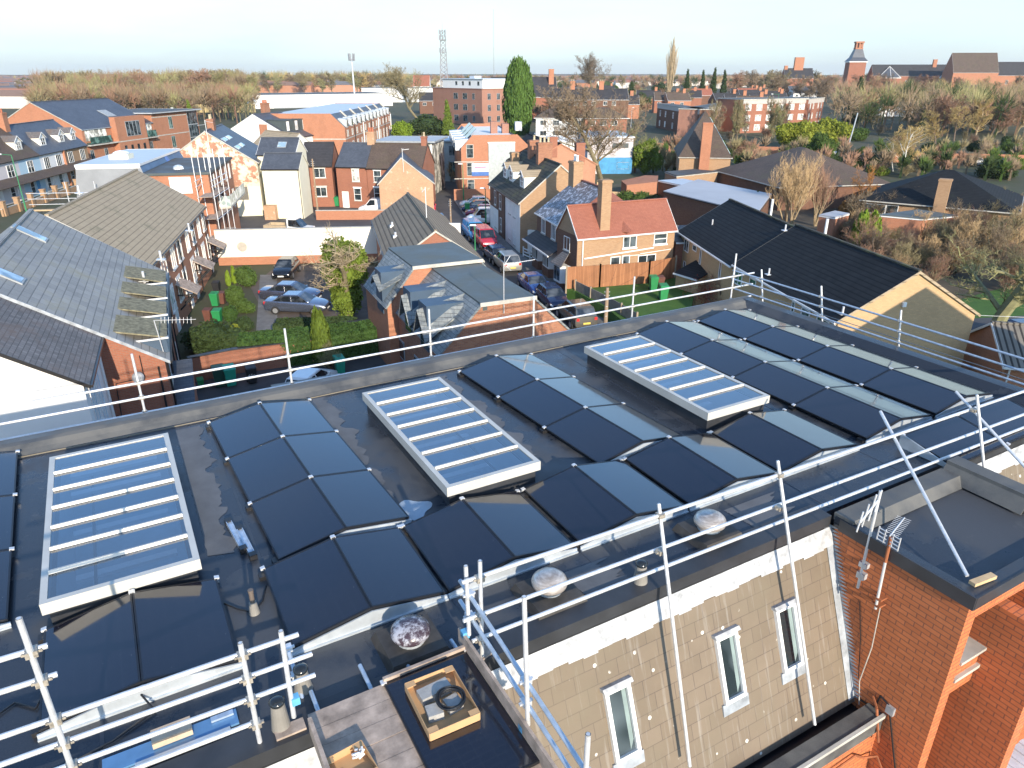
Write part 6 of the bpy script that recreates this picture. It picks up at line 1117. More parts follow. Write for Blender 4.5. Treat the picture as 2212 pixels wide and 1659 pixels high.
# ================= trees and plants: each kind is grown once or a few times, then copied
def bark(name,c,v=.3): return plain(name,c,.95,0,v,3,.3)
bk_ol=bark('olive_bark',(.20,.17,.10)); bk_br=bark('brown_bark',(.15,.11,.08)); bk_gr=bark('mossy_bark',(.22,.21,.11)); bk_bi=bark('birch_bark',(.62,.60,.55)); bk_tan=bark('tan_bark',(.33,.25,.15))
tw_br=bark('brown_twigs',(0.217,0.160,0.102),.35); tw_ol=bark('olive_twigs',(0.239,0.197,0.102),.35); tw_rd=bark('russet_twigs',(0.268,0.156,0.102),.3); tw_ye=bark('yellow_twigs',(0.450,0.326,0.132),.3); tw_tan=bark('tan_twigs',(0.435,0.299,0.156),.3); tw_gr=bark('green_olive_twigs',(0.261,0.245,0.108),.3); tw_pal=bark('pale_twigs',(0.435,0.340,0.216),.3)
def leafm(name,c,v=.45,sc=.9):
    if name in _mc: return _mc[name]
    m,t,b=nodes(name); ob=coord(t,'Object'); n=noiz(t,ob,sc*1.6,4,.6); n2=noiz(t,ob,sc*9,3,.7); c1=mix(t,ramp(t,n,.3,.7),tuple(x*(1-v) for x in c),tuple(x*(1+v) for x in c)); c1=mix(t,ramp(t,n2,.35,.7,0,.6),c1,(c[0]*1.5,c[1]*1.35,c[2]*.8)); t.links.new(c1,b.inputs['Base Color']); b.inputs['Roughness'].default_value=.75; b.inputs['Specular IOR Level'].default_value=.25
    _mc[name]=m; return m
lf_dk=leafm('dark_evergreen',(.030,.052,.018)); lf_mid=leafm('green_leaves',(.055,.095,.022)); lf_con=leafm('cypress_green',(.060,.115,.022)); lf_yg=leafm('yellow_green_leaves',(.19,.22,.03)); lf_lime=leafm('bright_cypress',(.13,.20,.02)); lf_ivy=leafm('ivy_leaves',(.11,.16,.025)); lf_or=leafm('copper_leaves',(.34,.16,.05)); lf_berry=leafm('red_berries',(.30,.05,.035)); lf_hedge=leafm('hedge_leaves',(.035,.075,.018)); lf_ywil=leafm('willow_yellow',(.38,.28,.07))
def grow(seed,H=12.,spread=.55,trunk=.3,base=.22,lev=5,fan=(5,6,5,5),up=.25,tw=.022,lean=0.,nst=1,droop=0.,bend=.22,tr=.025):
    rnd=random.Random(seed); T=MB(); C=MB(); cnt=[0]
    def seg(m,pts,r0,r1,n):
        k=len(pts)-1
        for i in range(k): m.tube(pts[i],pts[i+1],r0+(r1-r0)*i/k,r0+(r1-r0)*(i+1)/k,n,False)
    def br(p,d,L,r,l):
        pts=[p]; q=p.copy(); dd=d.copy(); k=3 if l<3 else 2
        for i in range(k):
            dd=(dd+Vector((rnd.gauss(0,bend),rnd.gauss(0,bend),rnd.gauss(0,bend)*.6+up*.35-droop*(l>1)*.5))).normalized(); q=q+dd*(L/k); pts.append(q)
        m=T if l<2 else C; seg(m,pts,max(r,tw*.6),max(r*.55,tw*.5),7 if l==0 else (5 if l<2 else 3))
        if l>=lev: return
        n=fan[min(l,len(fan)-1)]
        for i in range(n):
            t=(i+.6+rnd.random()*.5)/(n+.3) if l else base+(1-base)*(i+.5+rnd.uniform(-.3,.3))/n
            t=min(t,.99); f=t*k; j=min(int(f),k-1); pp=pts[j].lerp(pts[j+1],f-j)
            a=Vector((rnd.gauss(0,1),rnd.gauss(0,1),rnd.gauss(0,.35))); ax=(pts[j+1]-pts[j]).normalized(); a=(a-ax*a.dot(ax)).normalized()
            sp=spread*(1.15 if l==0 else 1); nd=(ax*(1-sp)+a*sp*1.3+Vector((0,0,up))).normalized()
            ll=L*(rnd.uniform(.38,.62) if l else rnd.uniform(.34,.55)*(1.25-.6*t)); br(pp,nd,ll,r*(.5 if l else .42)*(1.15-.5*t),l+1)
    for s in range(nst):
        a=rnd.uniform(0,6.28); o=Vector((math.cos(a),math.sin(a),0))*(.0 if nst==1 else .25); d=Vector((o.x*lean*2+rnd.gauss(0,.04),o.y*lean*2+rnd.gauss(0,.04),1)).normalized(); br(o,d,H*(.72 if nst==1 else rnd.uniform(.55,.8)),trunk,0)
    zmax=max([v[2] for v in C.v] or [1]); f=H/zmax
    for M in (T,C): M.v=[(x*f,y*f,z*f) for x,y,z in M.v]
    return T,C
def leaves(C,seed,blobs,n,size,surf=.75,tilt=.9,up=0.):
    """n small faces spread through a set of ellipsoids (cx,cy,cz,rx,ry,rz)"""
    rnd=random.Random(seed); W_=[b[3]*b[4]+b[4]*b[5]+b[3]*b[5] for b in blobs]; tot=sum(W_)
    for b,w in zip(blobs,W_):
        for i in range(int(n*w/tot)):
            v=Vector((rnd.gauss(0,1),rnd.gauss(0,1),rnd.gauss(0,1))).normalized(); nz=mnoise.noise(v*2.3+Vector(b[:3])*.7+Vector((seed,0,0)))*.28+mnoise.noise(v*6+Vector((seed,3,0)))*.16; r=(1-(1-surf)*rnd.random()**1.5)*(1+nz)
            c=Vector((b[0]+v.x*b[3]*r,b[1]+v.y*b[4]*r,b[2]+v.z*b[5]*r))
            if c.z<.02: continue
            s=size*rnd.uniform(.6,1.4); nn=(v*(1.1-tilt)+Vector((rnd.gauss(0,1),rnd.gauss(0,1),rnd.gauss(0,1))).normalized()*tilt+Vector((0,0,.3))).normalized(); t=nn.orthogonal().normalized(); 
            if up: t=(Vector((0,0,1))*up+t*(1-up)).normalized(); nn=nn-t*nn.dot(t); nn=nn.normalized() if nn.length>.01 else t.orthogonal().normalized()
            u_=nn.cross(t)*s*.5; t=t*s*(1+up*1.3)
            C.face(c-u_-t*.5,c+u_-t*.3,c+u_*.3+t*.6,c-u_*.6+t*.4)
def core(C,blobs,k=.8,seed=0):
    for b in blobs:
        n=12; i=len(C.v); rings=[-.95,-.7,-.3,.15,.55,.85,.98]
        for z in rings:
            r=math.sqrt(max(0,1-z*z))
            for j in range(n): a=6.283*j/n; q=1+.18*mnoise.noise(Vector((math.cos(a)*2,math.sin(a)*2,z*2+seed))); C.v.append((b[0]+b[3]*k*r*q*math.cos(a),b[1]+b[4]*k*r*q*math.sin(a),max(.0,b[2]+b[5]*k*z)))
        for q in range(len(rings)-1):
            for j in range(n): C.f.append((i+q*n+j,i+q*n+(j+1)%n,i+(q+1)*n+(j+1)%n,i+(q+1)*n+j)); C.m.append(0)
KIND={}
def reg(key,T,C,bm_,cm,name='tree',tn='trunk',H=1.):
    e=bpy.data.objects.new(name,None)
    KIND[key]=(T.mesh(tn,bm_,False,False) if T else None,C.mesh('crown',cm,False,False),name,H)
for i,s in enumerate((3,8,15,27)): T,C=grow(s,12.,.55,.24,.25,5,(8,5,5,4),tw=.030); reg('bare%d'%i,T,C,bk_br,tw_br,'bare_tree',H=12)
for i,s in enumerate((61,62,63)): T,C=grow(s,12.,.62,.24,.12,5,(11,6,5,4),tw=.042,up=.35,bend=.25); reg('far%d'%i,T,C,bk_br,tw_br,'bare_tree',H=12)
T,C=grow(41,20.,.17,.3,.05,4,(26,9,6,5),up=.75,tw=.026,bend=.08); reg('poplar',T,C,bk_tan,tw_pal,'poplar_tree',H=20)
T,C=grow(52,14.,.60,.26,.30,5,(14,7,6,4),up=.32,tw=.022,bend=.24); reg('big',T,C,bk_ol,tw_br,'bare_tree',H=14)
T,C=grow(77,9.,.68,.34,.28,5,(9,6,5,4),up=.25,tw=.013,bend=.30); reg('syc',T,C,bk_gr,tw_gr,'bare_tree',H=9)
T,C=grow(90,9.,.34,.10,.35,4,(7,6,5,4),up=.45,tw=.012,lean=.32,nst=11,bend=.14); reg('multi',T,C,bk_tan,tw_tan,'multi_stemmed_tree',H=9)
T,C=grow(101,10.,.45,.11,.3,4,(12,6,5,4),up=.1,tw=.015,nst=1,droop=.35); reg('birch',T,C,bk_bi,tw_ye,'birch_tree',H=10)
T,C=grow(110,3.,.5,.05,.1,3,(8,7,6),up=.35,tw=.012,lean=.4,nst=9); reg('bush',T,C,bk_br,tw_br,'bare_shrub',H=3)
T,C=grow(111,5.,.5,.08,.1,4,(6,5,5,4),up=.3,tw=.011,lean=.35,nst=7); reg('scrub',T,C,bk_br,tw_br,'bare_thicket_tree',H=5)
def stem(r=.2,h=1.): m=MB(); m.tube((0,0,0),(0,0,h),r,r*.7,7,False); return m
for i,s in enumerate((5,6)):
    rnd=random.Random(s); bl=[]
    for k in range(9): z=.9+k*1.05; r=2.3*(1-k/10.)+.15; bl.append((rnd.uniform(-.15,.15),rnd.uniform(-.15,.15),z,r,r,.85))
    C=MB(); core(C,bl,.7,s); leaves(C,s,bl,5200,.26,.6,.8); reg('conif%d'%i,stem(.2,3),C,bk_br,lf_dk,'conifer_tree',H=10)
bl=[(0,0,9,5.2,5.2,9.6),(-1.,.5,12,3.8,3.8,7.5),(1.2,-.5,11.5,3.7,3.7,7.6)]; C=MB(); core(C,bl,.88); leaves(C,9,bl,15000,.42,.85,.55,up=.75); reg('ley',stem(.5,2),C,bk_br,lf_con,'conifer_tree',H=20.5)
bl=[(0,0,1.5,1.7,1.7,1.7),(1.1,.2,1.2,1.3,1.3,1.3),(-1.,.3,1.3,1.4,1.3,1.3),(.2,-.6,2.2,1.2,1.2,1.1)]; C=MB(); core(C,bl,.8); leaves(C,12,bl,5200,.17,.7,.9); reg('leafy',stem(.15,1),C,bk_br,lf_mid,'evergreen_shrub',H=3.3)
bl=[(0,0,1.0,1.,1.,1.05)]; C=MB(); core(C,bl,.85); leaves(C,13,bl,3600,.10,.8,.8); reg('round',stem(.08,.5),C,bk_br,lf_mid,'clipped_shrub',H=2.05)
bl=[(0,0,1.5,.62,.62,1.5),(0,0,1.0,.72,.72,1.0),(.05,0,2.2,.45,.45,1.)]; C=MB(); core(C,bl,.82); leaves(C,14,bl,5200,.11,.8,.45,up=.8); reg('col',stem(.08,.5),C,bk_br,lf_lime,'columnar_conifer',H=3.2)
rnd=random.Random(17); bl=[]
for k in range(13): a=rnd.uniform(0,6.28); r=rnd.uniform(0,3.2); bl.append((r*math.cos(a),r*math.sin(a),2.6+rnd.uniform(-1.2,2.6)*(1-r/5),1.7,1.7,1.5))
C=MB(); core(C,bl,.72); leaves(C,18,bl,14000,.24,.7,.9); reg('bigleaf',stem(.3,3),C,bk_br,lf_yg,'evergreen_tree',H=6.8)
def plant(key,label,x,y,h,w=1.,rot=None,cat='tree',group=None,leaf=None,barkm=None):
    Tm,Cm,nm,H0=KIND[key]; f=h/H0; e=empty(nm,(x,y,0),rot if rot is not None else (x*7.3+y*3.1)%6.28); e.scale=(f*w,f*w,f); tag(e,label,cat,group)
    for nme,me,mt in (('trunk',Tm,barkm),('crown',Cm,leaf)):
        if me is None: continue
        o=bpy.data.objects.new(nme,me); COL.objects.link(o); o.parent=e
        if mt: o.material_slots[0].link='OBJECT'; o.material_slots[0].material=mt
    return e
def tp(key,label,bx,by,ty,w=1.,n=0,**k):
    p=P(n,bx,by,0); r=ray(n,bx,ty); d=math.hypot(p.x,p.y)/math.hypot(r.x,r.y); h=GZ+r.z*d
    return plant(key,label,p.x,p.y,max(h,.4),w,**k)
# single trees one can tell apart
tp('ley','tall dense bright green conifer, the tallest evergreen near the picture centre',1120,291,121,.78,rot=0)
tp('poplar','very tall slim bare poplar rising above the horizon',1440,236,70,1.05)
tp('big','big bare tree with forked trunk behind the street houses, in front of the blue and white building',1303,406,160,1.25,rot=1.2)
tp('big','bare tree with round open crown standing against the sky left of the poplar',1272,215,110,1.1,rot=2.)
tp('big','large bare brown tree in front of the pink apartment block',905,262,132,1.25,rot=.5,leaf=tw_ol)
for k,(x,t_) in enumerate(((1480,150),(1513,152),(1537,147),(1559,151))): tp('conif%d'%(k%2),['first dark conifer right of the poplar','second dark conifer right of the poplar','third dark conifer right of the poplar','rightmost of the four dark conifers by the poplar'][k],x,226,t_,.62,group='four dark conifers by the poplar')
tp('conif0','tall broad dark conifer left of the clock tower view, darkest tree on the right',1843,268,165,.72); tp('conif1','dark conical conifer in front of the far end wing of the flats',1725,262,212,.8); tp('conif1','dark conifer rising before the hospital range',1905,182,143,.7); tp('conif0','small dark cone shaped conifer left of the long dark house',1187,222,195,.5)
tp('conif0','dark conifer at the far right by the hospital hall',2168,205,147,.5); tp('conif1','wide dark cedar among houses left of the poplar',1362,232,176,1.)
tp('bigleaf','wide yellow green evergreen in front of the flats, left half',1715,325,252,1.05); tp('bigleaf','yellow green evergreen beside the darker one, right half of the big clump',1785,322,246,1.15,rot=2.); tp('bigleaf','dark green evergreen with hanging foliage in front of the yellow green clump',1765,352,276,.75,leaf=lf_mid,rot=4.)
tp('birch','white stemmed birch with golden twigs, taller of the pair',1946,377,262,1.25,leaf=tw_ye,rot=1.); tp('birch','white stemmed birch with golden twigs, smaller left one',1929,370,290,1.2,rot=3.)
tp('far1','golden twigged round tree behind the white stemmed birches',1955,372,268,.95,leaf=tw_ye); tp('far0','golden bare tree left of the weeping willow, paler than its neighbours',2020,322,235,1.,leaf=tw_ye); tp('conif1','dark conifer between the birches and the hospital range',1985,300,235,.8); tp('bigleaf','dark evergreen clump on the slope right of the birches',2110,335,300,1.,leaf=lf_dk); tp('far2','weeping yellow willow at the right beyond the birches',2105,300,203,.9,leaf=tw_ye,barkm=bk_tan); tp('bare1','golden brown bare tree left of the yellow willow',2060,305,225,1.,leaf=tw_ye)
tp('multi','multi stemmed pale bare tree arching over the grey school roof',1702,492,318,1.35,rot=.7); tp('multi','slimmer multi stemmed pale tree right of the arching one',1760,488,338,.95,rot=2.9,leaf=tw_rd)
tp('bare2','small tree with copper leaves beside the multi stemmed tree',1838,462,352,.8,leaf=lf_or); tp('round','low copper leaved bush at the foot of the copper tree',1833,474,434,1.3,leaf=lf_or,cat='shrub')
tp('col','bright green columnar conifer with twin tops, left top',1851,541,456,.95,rot=0,leaf=lf_lime); tp('col','bright green columnar conifer with twin tops, right top',1877,541,457,.95,rot=2,leaf=lf_lime)
tp('syc','big bare sycamore with mossy limbs on the lawn at the right edge',2128,748,440,1.35,rot=.3)
tp('conif0','young monkey puzzle tree beside the white flue of the black roof',1629,478,412,.75,leaf=lf_mid)
for k,(x,b,t_,w,lf,lb) in enumerate([(1352,446,412,1.3,lf_mid,'green garden shrub behind the brown fence panel, left'),(1382,450,414,1.1,lf_mid,'taller green garden shrub left of the red bin'),(1412,452,420,1.5,lf_dk,'dull green shrub behind the red roof ridge'),(1478,478,436,1.5,lf_yg,'yellow green shrub between the red roof and the black roof, left'),(1515,474,440,1.3,lf_yg,'yellow green shrub against the black roof, right')]): tp('leafy',lb,x,b,t_,w,leaf=lf,cat='shrub')
tp('bigleaf','dark evergreen in shade left of the square hall',1500,392,340,1.5,leaf=lf_dk); tp('bigleaf','bright green leafy tree right of the blue and white building',1392,374,292,.75,leaf=lf_ivy); tp('bare0','olive bare tree just behind the bright green leafy tree',1372,372,262,1.1,leaf=tw_gr)
tp('round','bright green rounded conifer beside the orange brick block',870,306,262,1.1,leaf=lf_lime); tp('conif0','brown green cone shaped tree before the pink block',968,292,216,.85,leaf=lf_ivy); tp('leafy','dark evergreen bush left of the brown green cone',925,290,248,1.6,leaf=lf_dk,cat='shrub'); tp('bush','small round bare bush behind the clerestory roof',918,322,285,1.,cat='shrub',leaf=tw_ol)
tp('bush','small bare tree in the court of the glazed building',975,392,345,.8,leaf=tw_tan,cat='tree'); tp('conif1','autumn toned tree at the end of the orange flat wing',418,292,215,.7,leaf=lf_ivy); tp('bare2','russet tree beside the orange flat wing',398,285,205,.9,leaf=tw_rd)
# ivy clad tree in the parking yard
iv=P(6,1200,890,0); T=thing('ivy_clad_tree','ivy covered tree with bare upper branches in the middle of the parking yard','tree',(iv.x,iv.y,0))
t_,c_=grow(130,7.6,.7,.22,.45,4,(10,6,5,4),up=.15,tw=.012,bend=.3); t_.build('trunk',bk_ol,T,uv=False); c_.build('crown',tw_pal,T,uv=False)
bl=[(0,0,1.7,1.1,1.1,1.8),(.1,0,3.5,1.6,1.5,1.6),(-.2,.1,4.6,1.35,1.3,1.1),(.6,0,4.3,1.1,1.1,1.2)]; C=MB(); core(C,bl,.8); leaves(C,131,bl,14000,.13,.7,.9); C.build('ivy',lf_ivy,T,uv=False)
tp('col','olive green columnar conifer in front of the clipped hedge',1010,1250,835,.78,n=6,leaf=leafm('olive_cypress',(.085,.13,.02))); tp('bush','straggly bush at the foot of the olive columnar conifer',1080,1300,1080,1.2,n=6,leaf=tw_gr,cat='shrub')
# clipped hedge and yard shrubs
def hedge(name,label,pts,w,h,mat,dens=900):
    T=thing(name,label,'hedge',(pts[0][0],pts[0][1],0)); o0=Vector(pts[0][:2]); C=MB(); rnd=random.Random(int(pts[0][0]*10)); m=MB()
    for p,q in zip(pts,pts[1:]):
        p=Vector(p[:2])-o0;q=Vector(q[:2])-o0; d=(q-p); L=d.length; d.normalize(); n=Vector((-d.y,d.x)); k=.42
        m.hexa([(*(p-n*w*k),0),(*(q-n*w*k),0),(*(q+n*w*k),0),(*(p+n*w*k),0),(*(p-n*w*k),h*.93),(*(q-n*w*k),h*.93),(*(q+n*w*k),h*.93),(*(p+n*w*k),h*.93)])
        for i in range(int(dens*L)):
            f=rnd.random(); s=rnd.random()*(w+2*h); x=p+d*(L*f)
            if s<h: off=-w/2; z=s; nn=Vector((-n.x,-n.y,.3))
            elif s<h+w: off=s-h-w/2; z=h; nn=Vector((0,0,1))
            else: off=w/2; z=s-h-w; nn=Vector((n.x,n.y,.3))
            b=mnoise.noise(Vector((x.x*1.3,x.y*1.3,z*1.5+off)))*.12; c=Vector((x.x+n.x*(off*(1+b)),x.y+n.y*(off*(1+b)),z*(1+b*.4)+.02)); nn=(nn.normalized()+Vector((rnd.gauss(0,.5),rnd.gauss(0,.5),rnd.gauss(0,.5)))).normalized(); t=nn.orthogonal().normalized()*rnd.uniform(.05,.10); u_=nn.cross(t)
            C.face(c-t-u_,c+t-u_*.6,c+t*.7+u_,c-t*.6+u_)
    m.build('stems',plain('hedge_core',(.012,.02,.008),1.),T,uv=False); C.build('foliage',mat,T,uv=False)
hedge('clipped_hedge','long clipped green hedge behind the alley wall',[(-16.6,40.6),(-12.6,41.7),(-8.8,43.3)],1.9,1.75,lf_hedge,1500)
hedge('low_hedge','low dark shrubbery between the dark saloon cars and the clipped hedge',[(-16.2,46.2),(-10.8,46.6)],1.5,.9,lf_dk,900)
for k,(x,b,t_,w,lf,lb,ky) in enumerate([(330,640,505,.7,lf_lime,'light green conical conifer beside the white wall and doors','col'),(285,660,540,.75,lf_lime,'shorter light green conifer left of the conical one','col'),(425,650,505,1.0,lf_mid,'variegated green shrub right of the light conifers','leafy'),(340,800,655,.9,lf_mid,'round clipped dark shrub behind the green bins','round'),(300,930,810,.9,lf_hedge,'lower clipped dark shrub in front of the round one','round'),(410,860,760,1.2,lf_mid,'mid green shrub beside the footpath','leafy'),(330,1060,955,.9,lf_yg,'small round yellow shrub before the hedge end','round'),(190,1160,930,1.5,lf_dk,'wide dark bluish shrub by the porch steps','leafy'),(400,990,900,1.4,lf_dk,'dark spreading shrub behind the yellow one','leafy'),(1420,1030,960,1.,lf_mid,'small green shrub beside the mansard house wall','leafy')]): tp(ky,lb,x,b,t_,w,n=6,leaf=lf,cat='shrub')
p=P(7,2000,1160,0); e=plant('scrub','bare shrub full of red berries beside the lawn, behind the guard rail',p.x+1.2,p.y,3.3,1.6,cat='shrub',leaf=tw_rd)
C=MB(); leaves(C,140,[(0,0,1.8,3.0,2.0,1.3)],2600,.07,.2,1.); o=C.build('berries',lf_berry,e,uv=False); o.scale=(.9,.9,1.3)
for k in range(14):
    x=[2060,2095,2150,2190,2030,2175,2120,2205,1990,2075,2140,2190,2050,2165][k]; b=[520,545,560,540,500,590,515,480,520,495,480,500,560,630][k]
    tp('scrub' if k%2 else 'bush','bare brown thicket tree in the scrub behind the black roofed terrace, right side',x,b,b-[95,110,120,110,70,80,90,70,60,80,80,70,60,70][k],1.,rot=k*1.7,leaf=(tw_br,tw_rd,tw_ol,tw_tan)[k%4],group='bare thicket at right',cat='thicket tree')
for k in range(16): tp('bush','low brown bramble bush along the wall behind the black roof',1790+k*17,505+(k*37%30),462+(k*29%26),1.3,rot=k*2.1,leaf=(tw_br,tw_gr,tw_ol)[k%3],group='brown bushes behind the black roof',cat='shrub')
tp('leafy','yellowish green evergreen bush among the bare scrub at right',2010,515,470,1.1,leaf=lf_yg,cat='shrub')
# woods and parkland: every tree its own object
rnd=random.Random(33)
def wood(lab,grp,n,fx,fy,fh,mats,keys=('far0','far1','far2'),w=(1.1,1.5)):
    for k in range(n):
        x=fx(); y=fy(); p=P(0,x,y,0); plant(rnd.choice(keys),lab,p.x,p.y,fh(),rnd.uniform(*w),leaf=rnd.choice(mats),group=grp,rot=rnd.uniform(0,6.28),barkm=rnd.choice((bk_ol,bk_br,bk_ol)))
U=rnd.uniform
wood('bare brown tree of the dense winter wood behind the slate roofed orange block','winter wood at left',44,lambda:U(130,548),lambda:U(213,232),lambda:U(15,19.5),(tw_br,tw_ol,tw_br,tw_gr,tw_rd))
wood('bare tree at the low left end of the winter wood','left end of the winter wood',8,lambda:U(20,170),lambda:U(206,226),lambda:U(9,13),(tw_br,tw_rd,tw_ol))
wood('olive bare tree in the belt behind the long white warehouse','tree belt behind the warehouse',32,lambda:U(548,870),lambda:U(194,203),lambda:U(13,19),(tw_ol,tw_gr,tw_br,tw_ye))
wood('small bare tree on the skyline between the masts','skyline trees',24,lambda:U(850,1450),lambda:U(180,196),lambda:U(10,17),(tw_br,tw_br,tw_rd,tw_ol))
wood('bare tree among the suburban houses in the middle distance','suburban trees',28,lambda:U(1180,1480),lambda:U(206,262),lambda:U(6,11),(tw_br,tw_ol,tw_rd,tw_gr))
wood('bare tree of the near edge of the winter wood above the slate roofed block','near edge of the winter wood',26,lambda:U(190,545),lambda:U(238,262),lambda:U(11,14.5),(tw_br,tw_ol,tw_gr,tw_rd))
wood('bare brown scrub tree filling the garden ground behind the black roofed terrace','scrub behind the black roofed terrace',44,lambda:U(1830,2215),lambda:U(478,625),lambda:U(2.2,4.6),(tw_br,tw_rd,tw_ol,tw_tan),keys=('scrub','bush'),w=(.9,1.3))
wood('bare parkland tree before the hospital on the right','hospital parkland trees',46,lambda:U(1640,2215),lambda:U(186,232),lambda:U(12,17),(tw_br,tw_ol,tw_rd,tw_br,tw_tan))
wood('bare tree on the slope between the flats and the hospital','slope trees at right',40,lambda:U(1850,2215),lambda:U(235,300),lambda:U(8,13),(tw_br,tw_ol,tw_br,tw_rd,tw_tan,tw_gr))
wood('thin bare tree in front of the long brick flats','thin trees before the flats',9,lambda:U(1440,1700),lambda:U(300,312),lambda:U(9,12),(tw_ol,tw_br,tw_gr),w=(.5,.7))
wood('bare russet tree behind the long brick flats','trees behind the flats',12,lambda:U(1560,1780),lambda:U(200,214),lambda:U(14,20),(tw_rd,tw_br,tw_ol))
wood('low evergreen bush on the slope below the flats','slope bushes',34,lambda:U(1440,2210),lambda:U(296,388),lambda:U(1.6,3.2),(lf_dk,lf_mid,lf_dk,lf_ivy),keys=('leafy',),w=(1.,1.6))
wood('low brown bush on the slope below the flats','brown slope bushes',44,lambda:U(1450,2210),lambda:U(262,385),lambda:U(2,4.),(tw_br,tw_rd,tw_ol),keys=('bush','scrub'),w=(1.2,2.))
wood('dark evergreen tree scattered through the suburb','suburban evergreens',14,lambda:U(1100,1480),lambda:U(195,250),lambda:U(6,10),(lf_dk,lf_mid),keys=('conif0','leafy','bigleaf'),w=(.9,1.3))
wood('green bush at the edge of the yellow board fence','bushes by the yellow fence',10,lambda:U(440,640),lambda:U(222,236),lambda:U(2.5,4.),(lf_mid,lf_ivy,tw_br),keys=('leafy',),w=(1.2,1.8))
# far woods that read as one band
def band(name,x0,x1,y0,y1,n,seed,mats):
    rr=random.Random(seed); C=MB()
    for i in range(n):
        y=y0+(y1-y0)*rr.random(); x=(x0+(x1-x0)*rr.random())*(y/y1); h=rr.uniform(6,12); r=rr.uniform(5,12); C.mi=rr.randrange(len(mats))
        for k in range(14):
            a=rr.uniform(0,6.28); q=rr.random(); c=Vector((x+r*q*math.cos(a),y+r*q*math.sin(a),h*rr.uniform(.15,.95)*(1-q*.4))); s=rr.uniform(1.6,3.6); t=Vector((rr.gauss(0,1),rr.gauss(0,.3),rr.gauss(0,1))).normalized()*s; u_=Vector((-t.z,0,t.x)).normalized()*s*.8; C.face(c-t,c-u_,c+t,c+u_)
    o=C.build(name,mats,uv=False); o['kind']='stuff'
band('distant_woodland',-2600,2600,900,3000,2200,3,[tw_br,tw_ol,lf_dk,tw_rd])
def thicket(name,px0,px1,py0,py1,h0,h1,n,seed,mats,m_=70):
    """a wood whose single trees cannot be told apart: trunks with fans of fine twigs"""
    rr=random.Random(seed); C=MB()
    for i in range(n):
        p=P(0,rr.uniform(px0,px1),rr.uniform(py0,py1)); h=rr.uniform(h0,h1); r=h*rr.uniform(.32,.48); C.mi=rr.randrange(len(mats)); C.tube((p.x,p.y,0),(p.x,p.y,h*.6),.25,.12,3,False)
        for k in range(m_):
            v=Vector((rr.gauss(0,1),rr.gauss(0,1),rr.gauss(.2,.9))).normalized(); q=rr.random()**.4; c=Vector((p.x,p.y,h*.56)); a=c+Vector((v.x*r*q*.5,v.y*r*q*.5,v.z*h*.2*q)); b_=c+Vector((v.x*r*q,v.y*r*q,v.z*h*.42*q+.5)); w=rr.uniform(.07,.16)
            for s_ in range(3):
                e=b_+Vector((rr.gauss(0,1),rr.gauss(0,1),rr.gauss(.6,.8)))*h*.07; C.face(a+Vector((w,0,0)),a-Vector((w,0,0)),e)
    o=C.build(name,mats,uv=False); o['kind']='stuff'
thicket('woodland',80,552,203,232,15.5,20,260,7,[tw_br,tw_ol,tw_rd,tw_gr])
thicket('woodland',85,550,234,268,11,14.5,150,17,[tw_br,tw_ol,tw_rd,tw_gr,tw_br])
thicket('woodland',545,900,188,197,15,21,150,8,[tw_br,tw_ol,tw_gr,tw_ye,lf_dk])
thicket('woodland',900,1480,182,192,11,17,170,9,[tw_br,tw_ol,tw_rd,lf_dk])
thicket('woodland',1480,2240,183,200,12,18,260,10,[tw_br,tw_ol,tw_rd,tw_tan,lf_dk])
thicket('woodland',1790,2240,215,300,9,15,190,12,[tw_br,tw_ol,tw_br,tw_rd,lf_dk,tw_gr],60)
thicket('scrub_wood',1400,2210,330,392,2,4.5,150,13,[tw_br,tw_ol,tw_rd,lf_dk,lf_mid],50)
thicket('scrub_wood',1150,1400,205,262,5,9,90,14,[tw_br,tw_ol,tw_rd,lf_dk],60)
